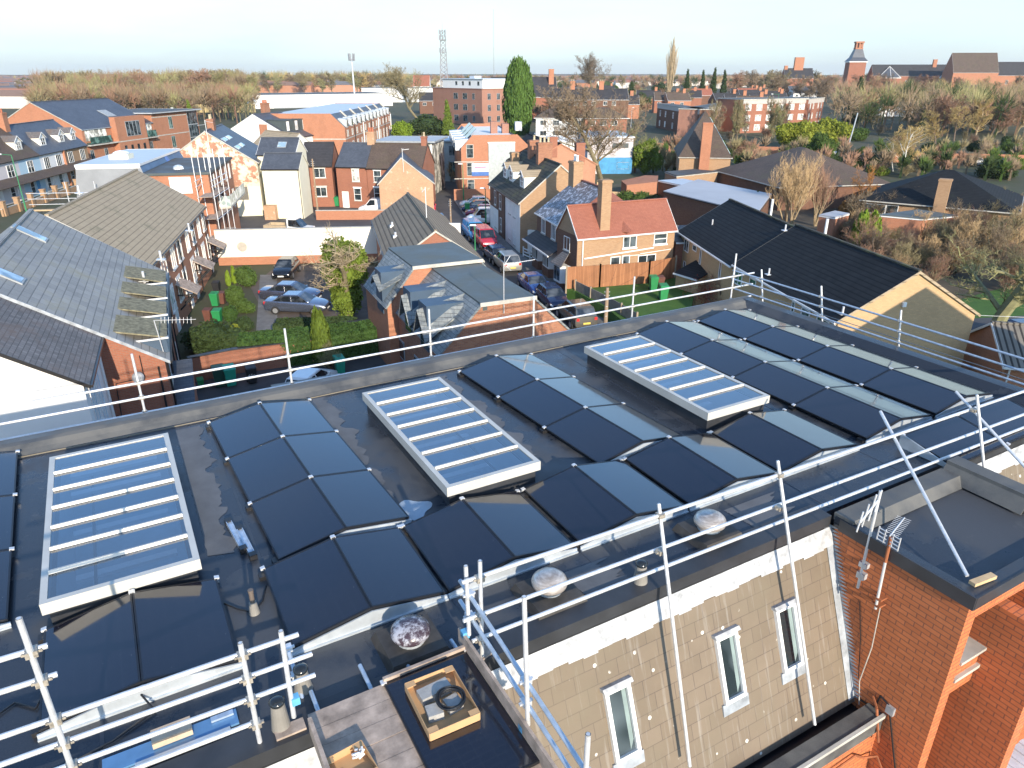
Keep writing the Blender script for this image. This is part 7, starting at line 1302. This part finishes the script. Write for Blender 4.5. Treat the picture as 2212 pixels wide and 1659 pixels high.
# ================= vehicles
def paint(name,c,metal=.3,rough=.25):
    if name in _mc: return _mc[name]
    m,t,b=nodes(name); n=noiz(t,coord(t,'Object'),4,5); t.links.new(mix(t,ramp(t,n,.3,.7),tuple(x*.92 for x in c),c),b.inputs['Base Color']); b.inputs['Metallic'].default_value=metal; b.inputs['Roughness'].default_value=rough; b.inputs['Coat Weight'].default_value=.6; b.inputs['Coat Roughness'].default_value=.05; _mc[name]=m; return m
carglass=glassmat('car_glass',(.012,.016,.02),.04,.9); lampw=plain('clear_headlamp',(.75,.77,.78),.1,0,.05,9); lampr=plain('red_tail_lamp',(.55,.03,.03),.15,0,.1,9); plate_w=plain('white_number_plate',(.75,.75,.72),.4); plate_y=plain('yellow_number_plate',(.70,.55,.10),.4); alloy=plain('alloy_rim',(.45,.46,.47),.3,.6,.1,9)
SHAPES={ # stations: x, floor z, belt z, half width ; cabin: lower x0,x1 upper x0,x1, roof z
 'hatch':([(-2.0,.45,.62,.62),(-1.93,.28,.92,.80),(-1.2,.22,.98,.86),(0,.20,.95,.87),(1.0,.22,.92,.86),(1.55,.25,.80,.82),(1.92,.30,.66,.72),(2.0,.42,.55,.55)],(-1.85,1.05,-1.35,.25,1.46)),
 'saloon':([(-2.35,.45,.70,.60),(-2.28,.30,.98,.78),(-1.5,.24,1.0,.88),(0,.20,.96,.90),(1.2,.22,.93,.88),(1.8,.26,.82,.84),(2.22,.32,.68,.72),(2.32,.42,.55,.52)],(-1.75,1.25,-.95,.35,1.44)),
 'suv':([(-2.15,.5,.75,.65),(-2.1,.35,1.05,.84),(-1.3,.30,1.10,.92),(0,.28,1.07,.92),(1.1,.30,1.04,.91),(1.7,.32,.95,.88),(2.1,.38,.82,.76),(2.18,.5,.65,.6)],(-2.0,1.15,-1.6,.35,1.66)),
 'van':([(-2.3,.45,1.2,.80),(-2.28,.35,1.25,.88),(-1.3,.28,1.25,.92),(0,.26,1.2,.92),(1.2,.28,1.12,.91),(1.8,.32,1.0,.87),(2.2,.40,.82,.76),(2.3,.52,.62,.6)],(-2.27,1.45,-2.15,.75,1.88))}
def car(kind,label,x,y,az,pm,flip=False,group=None,cat='car',name='parked_car',glass=True,plates=True):
    st,(a0,a1,b0,b1,rz)=SHAPES[kind]; T=thing(name,label,cat,(x,y,0),R(az),group); m=MB(); prof=lambda f,b,w: [(0,f),(w*.86,f),(w*.97,f+.12),(w,f+(b-f)*.45),(w*.985,b-.12),(w*.90,b-.01),(w*.5,b+.025),(0,b+.03)]
    rows=[]
    for sx,f,b,w in st:
        h=prof(f,b,w); ring=[(sx,yy,zz) for yy,zz in h]+[(sx,-yy,zz) for yy,zz in h[-2:0:-1]]; rows.append(len(m.v)); m.v+=ring; n=len(ring)
    for r0,r1 in zip(rows,rows[1:]):
        for k in range(n): m.f.append((r0+k,r1+k,r1+(k+1)%n,r0+(k+1)%n)); m.m.append(0)
    m.f.append(tuple(rows[0]+k for k in range(n))); m.f.append(tuple(rows[-1]+k for k in range(n))[::-1]); m.m+=[0,0]; o=m.build('body',pm,T,uv=False); smooth_by_angle(o,38)
    belt=lambda xx: next((p[2]+(q[2]-p[2])*(xx-p[0])/(q[0]-p[0]) for p,q in zip(st,st[1:]) if p[0]<=xx<=q[0]),1.); wd=lambda xx: next((p[3]+(q[3]-p[3])*(xx-p[0])/(q[0]-p[0]) for p,q in zip(st,st[1:]) if p[0]<=xx<=q[0]),.8)
    w0=.86*max(s[3] for s in st); w1=w0*(.80 if kind!='van' else .90); za,zb=belt(a0)-.03,belt(a1)-.03; g=MB(); ws=[wd(a0)*.86,wd(a1)*.88]
    g.hexa([(a0,-ws[0],za),(a1,-ws[1],zb),(a1,ws[1],zb),(a0,ws[0],za),(b0,-w1,rz-.06),(b1,-w1,rz-.04),(b1,w1,rz-.04),(b0,w1,rz-.06)]); g.build('glass',carglass,T,uv=False)
    r=MB(); r.hexa([(b0-.06,-w1-.02,rz-.09),(b1+.06,-w1-.02,rz-.07),(b1+.06,w1+.02,rz-.07),(b0-.06,w1+.02,rz-.09),(b0+.1,-w1*.9,rz),(b1-.12,-w1*.9,rz+.01),(b1-.12,w1*.9,rz+.01),(b0+.1,w1*.9,rz)]); o=r.build('roof',pm,T,uv=False)
    pl=MB()
    def pillar(xa,xb,t=.05):
        for s in (-1,1):
            zaa=belt(xa)-.03; ya=s*(ws[0]+(ws[1]-ws[0])*(xa-a0)/(a1-a0)+.012); yb=s*(w1+.012); pl.hexa([(xa-t,ya-.015,zaa),(xa+t,ya-.015,zaa),(xa+t,ya+.015,zaa),(xa-t,ya+.015,zaa),(xb-t,yb-.015,rz-.07),(xb+t,yb-.015,rz-.07),(xb+t,yb+.015,rz-.07),(xb-t,yb+.015,rz-.07)])
    pillar(a0+.05,b0+.03,.06); pillar(a1-.05,b1-.02,.045); pillar((a0+a1)/2,(b0+b1)/2,.04)
    if kind=='van': 
        for s in (-1,1): pl.hexa([(a0,s*ws[0]-.015,za),(.1,s*w0-.0,zb),(.1,s*w0+.02,zb),(a0,s*ws[0]+.02,za),(b0,s*w1-.015,rz-.07),(.1,s*w1-.015,rz-.07),(.1,s*w1+.02,rz-.07),(b0,s*w1+.02,rz-.07)])
    pl.build('pillars',pm,T,uv=False)
    wr=.31 if kind in('hatch','saloon') else .34
    for sx in (-.62*abs(st[0][0]),.64*st[-1][0]):
        for s in (-1,1):
            yv=s*(.90*max(q[3] for q in st)); m=MB(); m.tube((sx,yv-.11,wr),(sx,yv+.11,wr),wr,wr,18); w_=m.build('wheel',rubber,T,uv=False); m=MB(); e=yv+s*.115; m.tube((sx,e-.01,wr),(sx,e+.01,wr),wr*.62,wr*.62,12); m.build('rim',alloy,w_,uv=False)
    xf=st[-1][0]; xr=st[0][0]
    for s in (-1,1):
        m=MB(); z=st[-2][2]-.06; m.hexa([(xf-.18,s*.62-.14,z-.09),(xf-.02,s*.58-.12,z-.09),(xf-.02,s*.58+.08,z-.09),(xf-.2,s*.62+.1,z-.09),(xf-.30,s*.62-.14,z+.05),(xf-.10,s*.58-.12,z+.04),(xf-.14,s*.58+.08,z+.04),(xf-.34,s*.62+.1,z+.05)]); m.build('headlight',lampw,T,uv=False)
        m=MB(); z=st[1][2]-.12; m.box(xr+.0,xr+.16,s*.66-.1,s*.66+.1,z-.12,z+.08); m.build('tail_light',lampr,T,uv=False)
        m=MB(); m.box(a1-.35,a1-.2,s*(w0+.05)-.06,s*(w0+.05)+.09,belt(a1)+.0,belt(a1)+.12); m.build('door_mirror',pm,T,uv=False)
    m=MB(); m.box(xf-.02,xf+.02,-.26,.26,.36,.47); m.build('number_plate',plate_w,T,uv=False); m=MB(); m.box(xr-.015,xr+.02,-.26,.26,.55 if kind!='saloon' else .6,.67 if kind!='saloon' else .71); m.build('number_plate',plate_y,T,uv=False)
    m=MB(); m.box(xf-.06,xf-.0,-.45,.45,.36,.56); m.build('grille',black,T,uv=False)
    return T
pk=paint('black_paint',(.012,.014,.02)); pn=paint('navy_paint',(.02,.035,.09)); pb=paint('blue_paint',(.03,.08,.28)); ps=paint('silver_paint',(.48,.47,.44),.6,.35); pw=paint('white_paint',(.80,.80,.80),0,.3); pr=paint('red_paint',(.55,.03,.05),.1); plb=paint('light_blue_paint',(.06,.30,.60),.1); pg=paint('dark_grey_paint',(.05,.05,.055),.5); pbr=paint('bronze_grey_paint',(.16,.15,.13),.5)
car('hatch','black hatchback parked nose out against the white yard wall',-20.05,61.9,-88,pk)
car('saloon','dark saloon car parked side on, nearer of the two behind the shrubbery',-16.1,51.4,-4,paint('blue_grey_paint',(.16,.19,.26),.7,.22)); car('saloon','dark coupe parked side on just behind the nearer saloon',-17.4,54.2,-6,paint('slate_paint',(.13,.14,.20),.7,.22))
p=P(6,900,1310,1.35); car('hatch','white hatchback parked below the alley wall, seen from above behind the rail',p.x,p.y,78,pw)
def street(kind,label,n,x,y,pm,dirn=1,z=.8,**k):
    p=P(n,x,y,z); return car(kind,label,p.x,p.y,-74 if dirn>0 else 106,pm,**k)
street('van','light blue small van, first in the parked street row',7,262,545,plb,1,cat='van',name='parked_van'); street('van','bright red small van with roof rods behind the light blue van',7,345,600,pr,1,cat='van',name='parked_van')
street('hatch','dark blue hatchback with red tail lights between the red van and the silver car',7,425,700,pn,-1); street('suv','silver estate car seen from behind on the street',7,512,770,ps,-1)
street('saloon','dark blue saloon facing the camera, after the silver car',7,722,935,pb,1); street('hatch','navy hatchback with roof bars facing the camera',7,862,1035,pn,1); street('suv','bronze grey off-road car nearest the brick mansard gable, seen from behind',7,1045,1165,pbr,-1)
p=P(7,310,430,.9); car('van','white panel van parked nose left on the forecourt',p.x+.6,p.y,186,pw,cat='van',name='parked_van'); p=P(7,310,395,.9); car('hatch','dark red car on the forecourt behind the white van',p.x,p.y+1.6,184,paint('maroon_paint',(.22,.02,.06))); p=P(7,300,368,.9); car('hatch','dark blue car on the forecourt behind the dark red one',p.x-.4,p.y+2.6,184,pn); p=P(7,255,345,.9); car('hatch','white car at the back of the forecourt beside the green bin',p.x,p.y+3.4,184,pw)
p=P(2,1150,1395,1.); car('van','white van half hidden by the pale brick gable',p.x+.4,p.y,180,pw,cat='van',name='parked_van'); p=P(2,1650,1510,.8); car('hatch','pale blue car parked beyond the brown ribbed roof',p.x,p.y,-78,plb); p=P(2,1635,1390,.8); car('hatch','red car peeping past the right side of the pale brick gable',p.x-1.,p.y,-82,pr)
p=P(8,2150,990,.9); car('saloon','dark blue car parked under the sycamore at the right edge',p.x+.7,p.y,8,pn); p=P(2,1390,1540,.9); car('hatch','dark blue car behind the right end of the white yard wall',p.x-1.3,p.y+.8,4,pn)
for k,(x,y,pm,lb) in enumerate([(1040,1010,pk,'dark car in the car park beyond the long school roof'),(1850,1055,pw,'white car by the orange wall at right'),(2100,1065,pb,'blue car by the orange wall near the right edge'),(720,985,pw,'white car below the yellow green evergreens'),(1440,1040,ps,'silver car near the golden birches')]): p=P(4,x,y,.7); car('hatch',lb,p.x,p.y,8+k*7,pm)
# pickup truck behind the white wall
p=P(2,530,1560,.9); T=thing('pickup_truck','white pickup truck with cream tray behind the white yard wall','pickup truck',(p.x,p.y,0),R(-8))
m=MB(); m.hexa([(-.3,-.9,.4),(2.3,-.85,.4),(2.3,.85,.4),(-.3,.9,.4),(-.3,-.88,1.15),(2.2,-.8,.95),(2.2,.8,.95),(-.3,.88,1.15)]); m.build('body',pw,T,uv=False); m=MB(); m.hexa([(-.25,-.84,1.1),(1.35,-.82,1.02),(1.35,.82,1.02),(-.25,.84,1.1),(-.15,-.72,1.85),(.65,-.70,1.88),(.65,.70,1.88),(-.15,.72,1.85)]); m.build('glass',carglass,T,uv=False); m=MB(); m.box(-.25,.75,-.76,.76,1.83,1.93); m.box(-.3,-.15,-.86,.86,1.1,1.9); m.build('roof',pw,T,uv=False)
m=MB(); m.box(-3.,-.4,-.95,.95,.8,.9); [m.box(*b_) for b_ in ((-3,-.4,-.95,-.9,.9,1.2),(-3,-.4,.9,.95,.9,1.2),(-3,-2.95,-.9,.9,.9,1.2))]; m.build('tray',plain('tan_tray',(.42,.33,.22)),T,uv=False)
for sx in (-2.,1.5):
    for s in (-1,1): m=MB(); m.tube((sx,s*.85-.12,.34),(sx,s*.85+.12,.34),.34,.34,16); m.build('wheel',rubber,T,uv=False)
# ================= wheelie bins
gb=plain('green_bin_plastic',(.02,.22,.07),.5,0,.1,3); tb=plain('teal_bin_plastic',(.02,.30,.20),.5,0,.1,3); dg=plain('dark_green_bin',(.015,.07,.05),.5,0,.1,3); bb=plain('black_bin',(.02,.02,.022),.5,0,.2,3); bn=plain('brown_bin',(.13,.05,.035),.6,0,.2,3); rb=plain('red_bin',(.45,.07,.03),.5,0,.1,3)
def wbin(label,x,y,az,mat,s=1.,txt=None):
    T=thing('wheelie_bin',label,'wheelie bin',(x,y,0),R(az),'wheelie bins'); m=MB(); m.hexa([(-.22*s,-.25*s,.08),(.22*s,-.25*s,.08),(.22*s,.22*s,.08),(-.22*s,.22*s,.08),(-.29*s,-.34*s,1.0*s),(.29*s,-.34*s,1.0*s),(.29*s,.34*s,1.0*s),(-.29*s,.34*s,1.0*s)]); m.build('body',mat,T,uv=False)
    m=MB(); m.hexa([(-.31*s,-.38*s,1.0*s),(.31*s,-.38*s,1.0*s),(.31*s,.34*s,1.0*s),(-.31*s,.34*s,1.0*s),(-.27*s,-.32*s,1.06*s),(.27*s,-.32*s,1.06*s),(.28*s,.36*s,1.10*s),(-.28*s,.36*s,1.10*s)]); m.build('lid',mat,T,uv=False)
    m=MB(); m.tube((-.22*s,.42*s,1.03*s),(.22*s,.42*s,1.03*s),.018,.018,6); m.build('handle',mat,T,uv=False)
    for k in (-1,1): m=MB(); m.tube((k*.24*s-.03,.26*s,.1),(k*.24*s+.03,.26*s,.1),.1,.1,10); m.build('wheel',rubber,T,uv=False)
    if txt:
        c=bpy.data.curves.new('number','FONT'); c.body=txt; c.size=.26; c.extrude=.003; q_=bpy.data.objects.new('tmp',c); me=bpy.data.meshes.new_from_object(q_); bpy.data.objects.remove(q_); o=bpy.data.objects.new('painted_number',me); COL.objects.link(o); o.parent=T; o.location=(-.2,-.345,.52); o.rotation_euler=(R(96),0,0); o.data.materials.clear(); o.data.materials.append(plate_w)
    return T
for lb,n,x,y,mt,s,tx in [('dark green wheelie bin against the alley wall, left of the teal one',6,220,1430,dg,1.1,None),('teal wheelie bin against the alley wall',6,305,1425,tb,1.1,None),('black wheelie bin with a white painted number against the alley wall',6,465,1405,bb,1.,'65c'),('small green caddy bin at the left end of the alley wall',6,75,1450,gb,.6,None),('teal bin beside the white hatchback in the alley',6,1140,1330,tb,1.,None),
  ('bright green wheelie bin by the first porch, behind the round shrub',6,185,815,gb,1.,None),('bright green wheelie bin by the second porch',6,205,950,gb,1.,None),('brown wheelie bin beside the bright green one at the porch',6,235,800,bn,.9,None),('dark wheelie bin in shade under the farthest porch',6,195,715,bb,.9,None),('dark red bin squeezed beside the second porch bin',6,130,935,bn,.9,None),
  ('green wheelie bin beside the white door of the red terrace',2,872,1400,gb,1.2,None),('green bin on the forecourt by the garden wall',17,700,1140,gb,1.2,None),('brown bin left of the green bin by the garden wall',17,640,1120,bn,1.1,None),('green bin at the pavement edge of the forecourt',17,525,1250,gb,1.1,None),('small green bin beside the white van',17,830,1410,gb,.9,None),('brown recycling bin between the white van and the painted house',17,765,1430,bn,1.1,None),
  ('green wheelie bin on the lawn by the buff store, farther one',7,1635,1000,gb,1.05,None),('green wheelie bin on the lawn by the buff store, nearer one',7,1710,1075,gb,1.1,None),('dark red bin with white lid between the lawn bins',7,1690,985,bn,.9,None),('red wheelie bin against the school wall',22,1450,235,rb,1.25,None),('teal lidded bin in the garden of the dark brick house',7,820,810,tb,.95,None)]:
    p=P(n,x,y,LZ if 'lawn' in lb else 0); z_=LZ if 'lawn' in lb else 0; wbin(lb,p.x,p.y,28 if n==6 and y>1300 else 5,mt,s,tx).location.z=z_
p=P(2,690,1070,0)
# ================= poles, lamps, masts, signs
wood_p=plain('pole_timber',(.30,.22,.15),.9,0,.2,2,.3); lampg=plain('green_lamp_column',(.03,.22,.09),.5); lampgr=plain('pale_lamp_head',(.72,.74,.74),.3)
def tele(label,n,bx,by,ty,r=.13):
    p=P(n,bx,by,0); rr=ray(n,bx,ty); d=math.hypot(p.x,p.y)/math.hypot(rr.x,rr.y); h=GZ+rr.z*d; T=thing('telegraph_pole',label,'telegraph pole',(p.x,p.y,0)); m=MB(); m.tube((0,0,0),(0,0,h),r,r*.7,10); m.build('pole',wood_p,T,uv=False)
    m=MB(); [m.tube((-.2,0,h-.3-k*.25),(.2,0,h-.3-k*.25),.025,.025,6) for k in range(3)]; [m.box(-.07,.07,-.15,-.08,h*.35+k*.35,h*.35+k*.35+.03) for k in range(3)]; m.build('step_irons',galvd,T,uv=False); return p,h
p1,h1=tele('timber telegraph pole at the lawn corner behind the guard rail',7,1268,1310,980,.16)
tele('timber telegraph pole before the red brick house',2,722,1452,1035,.13); tele('timber telegraph pole beside the street beyond the white end wall',7,84,490,298,.12)
def wire(a,b_,sag=.4,n=10,r=.008):
    m=MB(); a=Vector(a); b_=Vector(b_); pts=[a.lerp(b_,i/n)-Vector((0,0,sag*4*(i/n)*(1-i/n))) for i in range(n+1)]; m.path(pts,r,4); return m
m=wire((p1.x,p1.y,h1-.2),(14.6,57,4.4)); o=m.build('telephone_wire',cable,uv=False); tag(o,'thin telephone wire from the pole to the corner of the sandy terrace','wire')
m=wire((p1.x,p1.y,h1-.25),(9.,56.6,4.6)); o=m.build('telephone_wire',cable,uv=False); tag(o,'thin telephone wire from the pole to the red roofed house','wire')
m=wire((25.3,37,4.4),(60,34,6),.6,r=.012); o=m.build('telephone_wire',galv,uv=False); tag(o,'pale wire from the sunlit gable to the right edge past the sycamore','wire')
def lamp(label,n,bx,by,ty,mat,arm=.9,side=-1,grp='street lamps'):
    p=P(n,bx,by,0); rr=ray(n,bx,ty); d=math.hypot(p.x,p.y)/math.hypot(rr.x,rr.y); h=max(GZ+rr.z*d,3.); T=thing('street_lamp',label,'street lamp',(p.x,p.y,0),0,grp); m=MB(); m.tube((0,0,0),(0,0,h*.35),.09,.09,8); m.tube((0,0,h*.35),(0,0,h),.06,.045,8); m.tube((0,0,h),(side*arm,0,h+.1),.035,.03,6); m.build('column',mat,T,uv=False); m=MB(); m.hexa([(side*arm-.32,-.1,h+.04),(side*arm+.3,-.1,h+.04),(side*arm+.3,.1,h+.04),(side*arm-.32,.1,h+.04),(side*arm-.28,-.06,h+.16),(side*arm+.25,-.06,h+.16),(side*arm+.25,.06,h+.16),(side*arm-.28,.06,h+.16)]); m.build('lamp_head',lampgr,T,uv=False)
lamp('green column street lamp with white head beside the light blue van',7,272,775,508,lampg,.15); lamp('green column street lamp in front of the white van',7,352,500,222,lampg,.3); lamp('slim street lamp before the orange office block sign',7,182,320,35,lampg,.3)
lamp('tall green street lamp in front of the lilac terrace, nearest at left',23,395,1640,725,lampg,1.4); lamp('green street lamp over the slate roofed orange block',23,1500,760,200,lampg,.6); lamp('green street lamp at the corner of the orange flat wing',1,1555,930,590,lampg,.2)
lamp('far lamp column by the yellow fence',1,1765,620,540,lampg,.2); lamp('second far lamp column by the yellow fence',1,1960,640,545,lampg,.2); lamp('tall lamp column in front of the long flats, left',3,1158,800,645,galvd,.5,1); lamp('tall green lamp column in front of the flats, right',4,290,830,540,lampg,2.,-1)
p=P(4,850,985,0); T=MB(); T.tube((0,0,0),(0.9,0,8.4),.16,.12,8); o=T.build('leaning_pole',galvd,loc=(p.x,p.y,0),uv=False); tag(o,'pale leaning pole in front of the dark trees at right','pole')
# agent board on its post
p=P(7,795,805,0); T=thing('agent_board','white and yellow agent board on a white post before the dark brick house','sign board',(p.x,p.y,0),R(-8)); m=MB(); m.box(-.05,.05,-.05,.05,0,2.9); m.build('post',WW,T); m=MB(); m.box(-.36,.36,-.09,-.05,2.1,3.0); s_=m.build('board',WW,T); m=MB(); m.box(-.30,.30,-.11,-.09,2.74,2.92); m.build('yellow_band',plain('sign_yellow',(.75,.6,.1)),s_); m=MB(); m.box(-.27,.27,-.11,-.09,2.28,2.6); m.build('dark_panel',plain('sign_brown',(.16,.12,.12)),s_)
# white trellis gate pieces in the garden
p=P(7,690,770,0); T=thing('garden_gate','white slatted gate leaning at the garden of the painted house','gate',(p.x,p.y,0),R(-62)); m=MB(); [m.box(-1.3,1.3,-.03,.03,z,z+.1) for z in (.25,.55,.85)]; [m.box(x-.05,x+.05,-.05,.05,0,1.1) for x in (-1.3,0,1.3)]; m.build('slats',WW,T)
p=P(7,660,690,0); T=thing('iron_bedstead','dark iron frame in the garden beside the white wall','iron frame',(p.x,p.y,0)); m=MB(); [m.tube((x,0,0),(x,0,1.2),.025,.025,5) for x in (-.6,0,.6)]; [m.tube((-.6,0,z),(.6,0,z),.025,.025,5) for z in (.1,.65,1.2)]; m.build('bars',black,T,uv=False)
# yellow box by the semi, masts
p=P(3,507,855,0); T=MB(); T.hexa([(-.9,-.6,0),(.9,-.6,0),(.9,.6,0),(-.9,.6,0),(-1.,-.7,1.6),(1.,-.7,1.6),(1.,.7,2.4),(-1.,.7,2.4)]); o=T.build('grit_bin',plain('yellow_plastic',(.75,.60,.02),.5),loc=(p.x,p.y,0)); tag(o,'bright yellow bin in front of the white fronted semi','grit bin')
def lattice(T,h,w0,w1,n,mat,r):
    m=MB(); cs=[(-1,-1),(1,-1),(1,1),(-1,1)]
    for i in range(n):
        za,zb=h*i/n,h*(i+1)/n; wa,wb=w0+(w1-w0)*i/n,w0+(w1-w0)*(i+1)/n
        for k in range(4):
            a,b_=cs[k],cs[(k+1)%4]; m.tube((a[0]*wa,a[1]*wa,za),(a[0]*wb,a[1]*wb,zb),r*1.5,r*1.5,4,False); m.tube((a[0]*wa,a[1]*wa,za),(b_[0]*wb,b_[1]*wb,zb),r,r,4,False); m.tube((b_[0]*wa,b_[1]*wa,za),(a[0]*wb,a[1]*wb,zb),r,r,4,False); m.tube((a[0]*wb,a[1]*wb,zb),(b_[0]*wb,b_[1]*wb,zb),r,r,4,False)
    m.build('lattice',mat,T,uv=False)
steel=plain('mast_steel',(.30,.31,.33),.6,.2)
def P0(x,y,d): r=ray(0,x,y); k=d/math.hypot(r.x,r.y); return r*k+Vector((0,0,GZ))
p=P0(959,158,400); h=P0(959,66,400).z; T=thing('lattice_mast','tall steel lattice mast with dishes on the skyline','mast',(p.x,p.y,0)); lattice(T,h,2.2,1.1,16,steel,.10); m=MB(); [m.box(-1.7,1.7,-1.7,1.7,z,z+.25) for z in (h*.72,h*.88)]; [m.tube((x,-1.5,z),(x,-1.5,z+2.2),.3,.3,6) for x in (-1.5,0,1.5) for z in (h*.72,h*.88,h*.95)]; m.tube((0,0,h),(0,0,h+3),.08,.05,5); m.build('antennas',steel,T,uv=False)
p=P0(762,158,430); h=P0(762,118,430).z; T=thing('phone_mast','pale phone mast pole with antenna cluster above the warehouse','mast',(p.x,p.y,0)); m=MB(); m.tube((0,0,0),(0,0,h-2),.55,.35,8); m.build('pole',plain('pale_steel',(.55,.57,.6),.5),T,uv=False); m=MB(); [m.tube((math.cos(a)*1.5,math.sin(a)*1.5,h-3),(math.cos(a)*1.7,math.sin(a)*1.7,h+.6),.28,.28,6) for a in (0,1.05,2.1,3.14,4.2,5.25)]; [m.tube((0,0,h-2.5),(math.cos(a)*1.6,math.sin(a)*1.6,h-2),.08,.08,4) for a in (0,1.05,2.1,3.14,4.2,5.25)]; m.build('antennas',steel,T,uv=False)
p=P0(1067,158,900); h=P0(1067,20,900).z; T=MB(); T.tube((0,0,0),(0,0,h),.35,.2,5); o=T.build('radio_mast',steel,loc=(p.x,p.y,0),uv=False); tag(o,'hair thin very tall radio mast left of the green conifer','mast')
# rooftop dish on flat roofed house
p=P(21,980,870,2.2); 
# ---- shorten labels that run long; give copies of indistinct things one shared label and group
for o in list(bpy.data.objects):
    l=o.get('label')
    if l and len(l.split())>16: o['label']=' '.join(l.split()[:16])

# thin winter haze: one even box of air round everything
m=MB(); m.box(-3850,3850,-60,6900,-1.1,75); hz=bpy.data.materials.new('haze'); hz.use_nodes=True; t=hz.node_tree; t.nodes.remove(t.nodes['Principled BSDF']); pv=t.nodes.new('ShaderNodeVolumePrincipled'); pv.inputs['Color'].default_value=(.93,.96,1.,1); pv.inputs['Density'].default_value=.00008; pv.inputs['Anisotropy'].default_value=.2; t.links.new(pv.outputs[0],t.nodes['Material Output'].inputs['Volume'])
o=m.build('haze',hz,uv=False); o['kind']='stuff'; hz.cycles.homogeneous_volume=True; o.visible_shadow=True
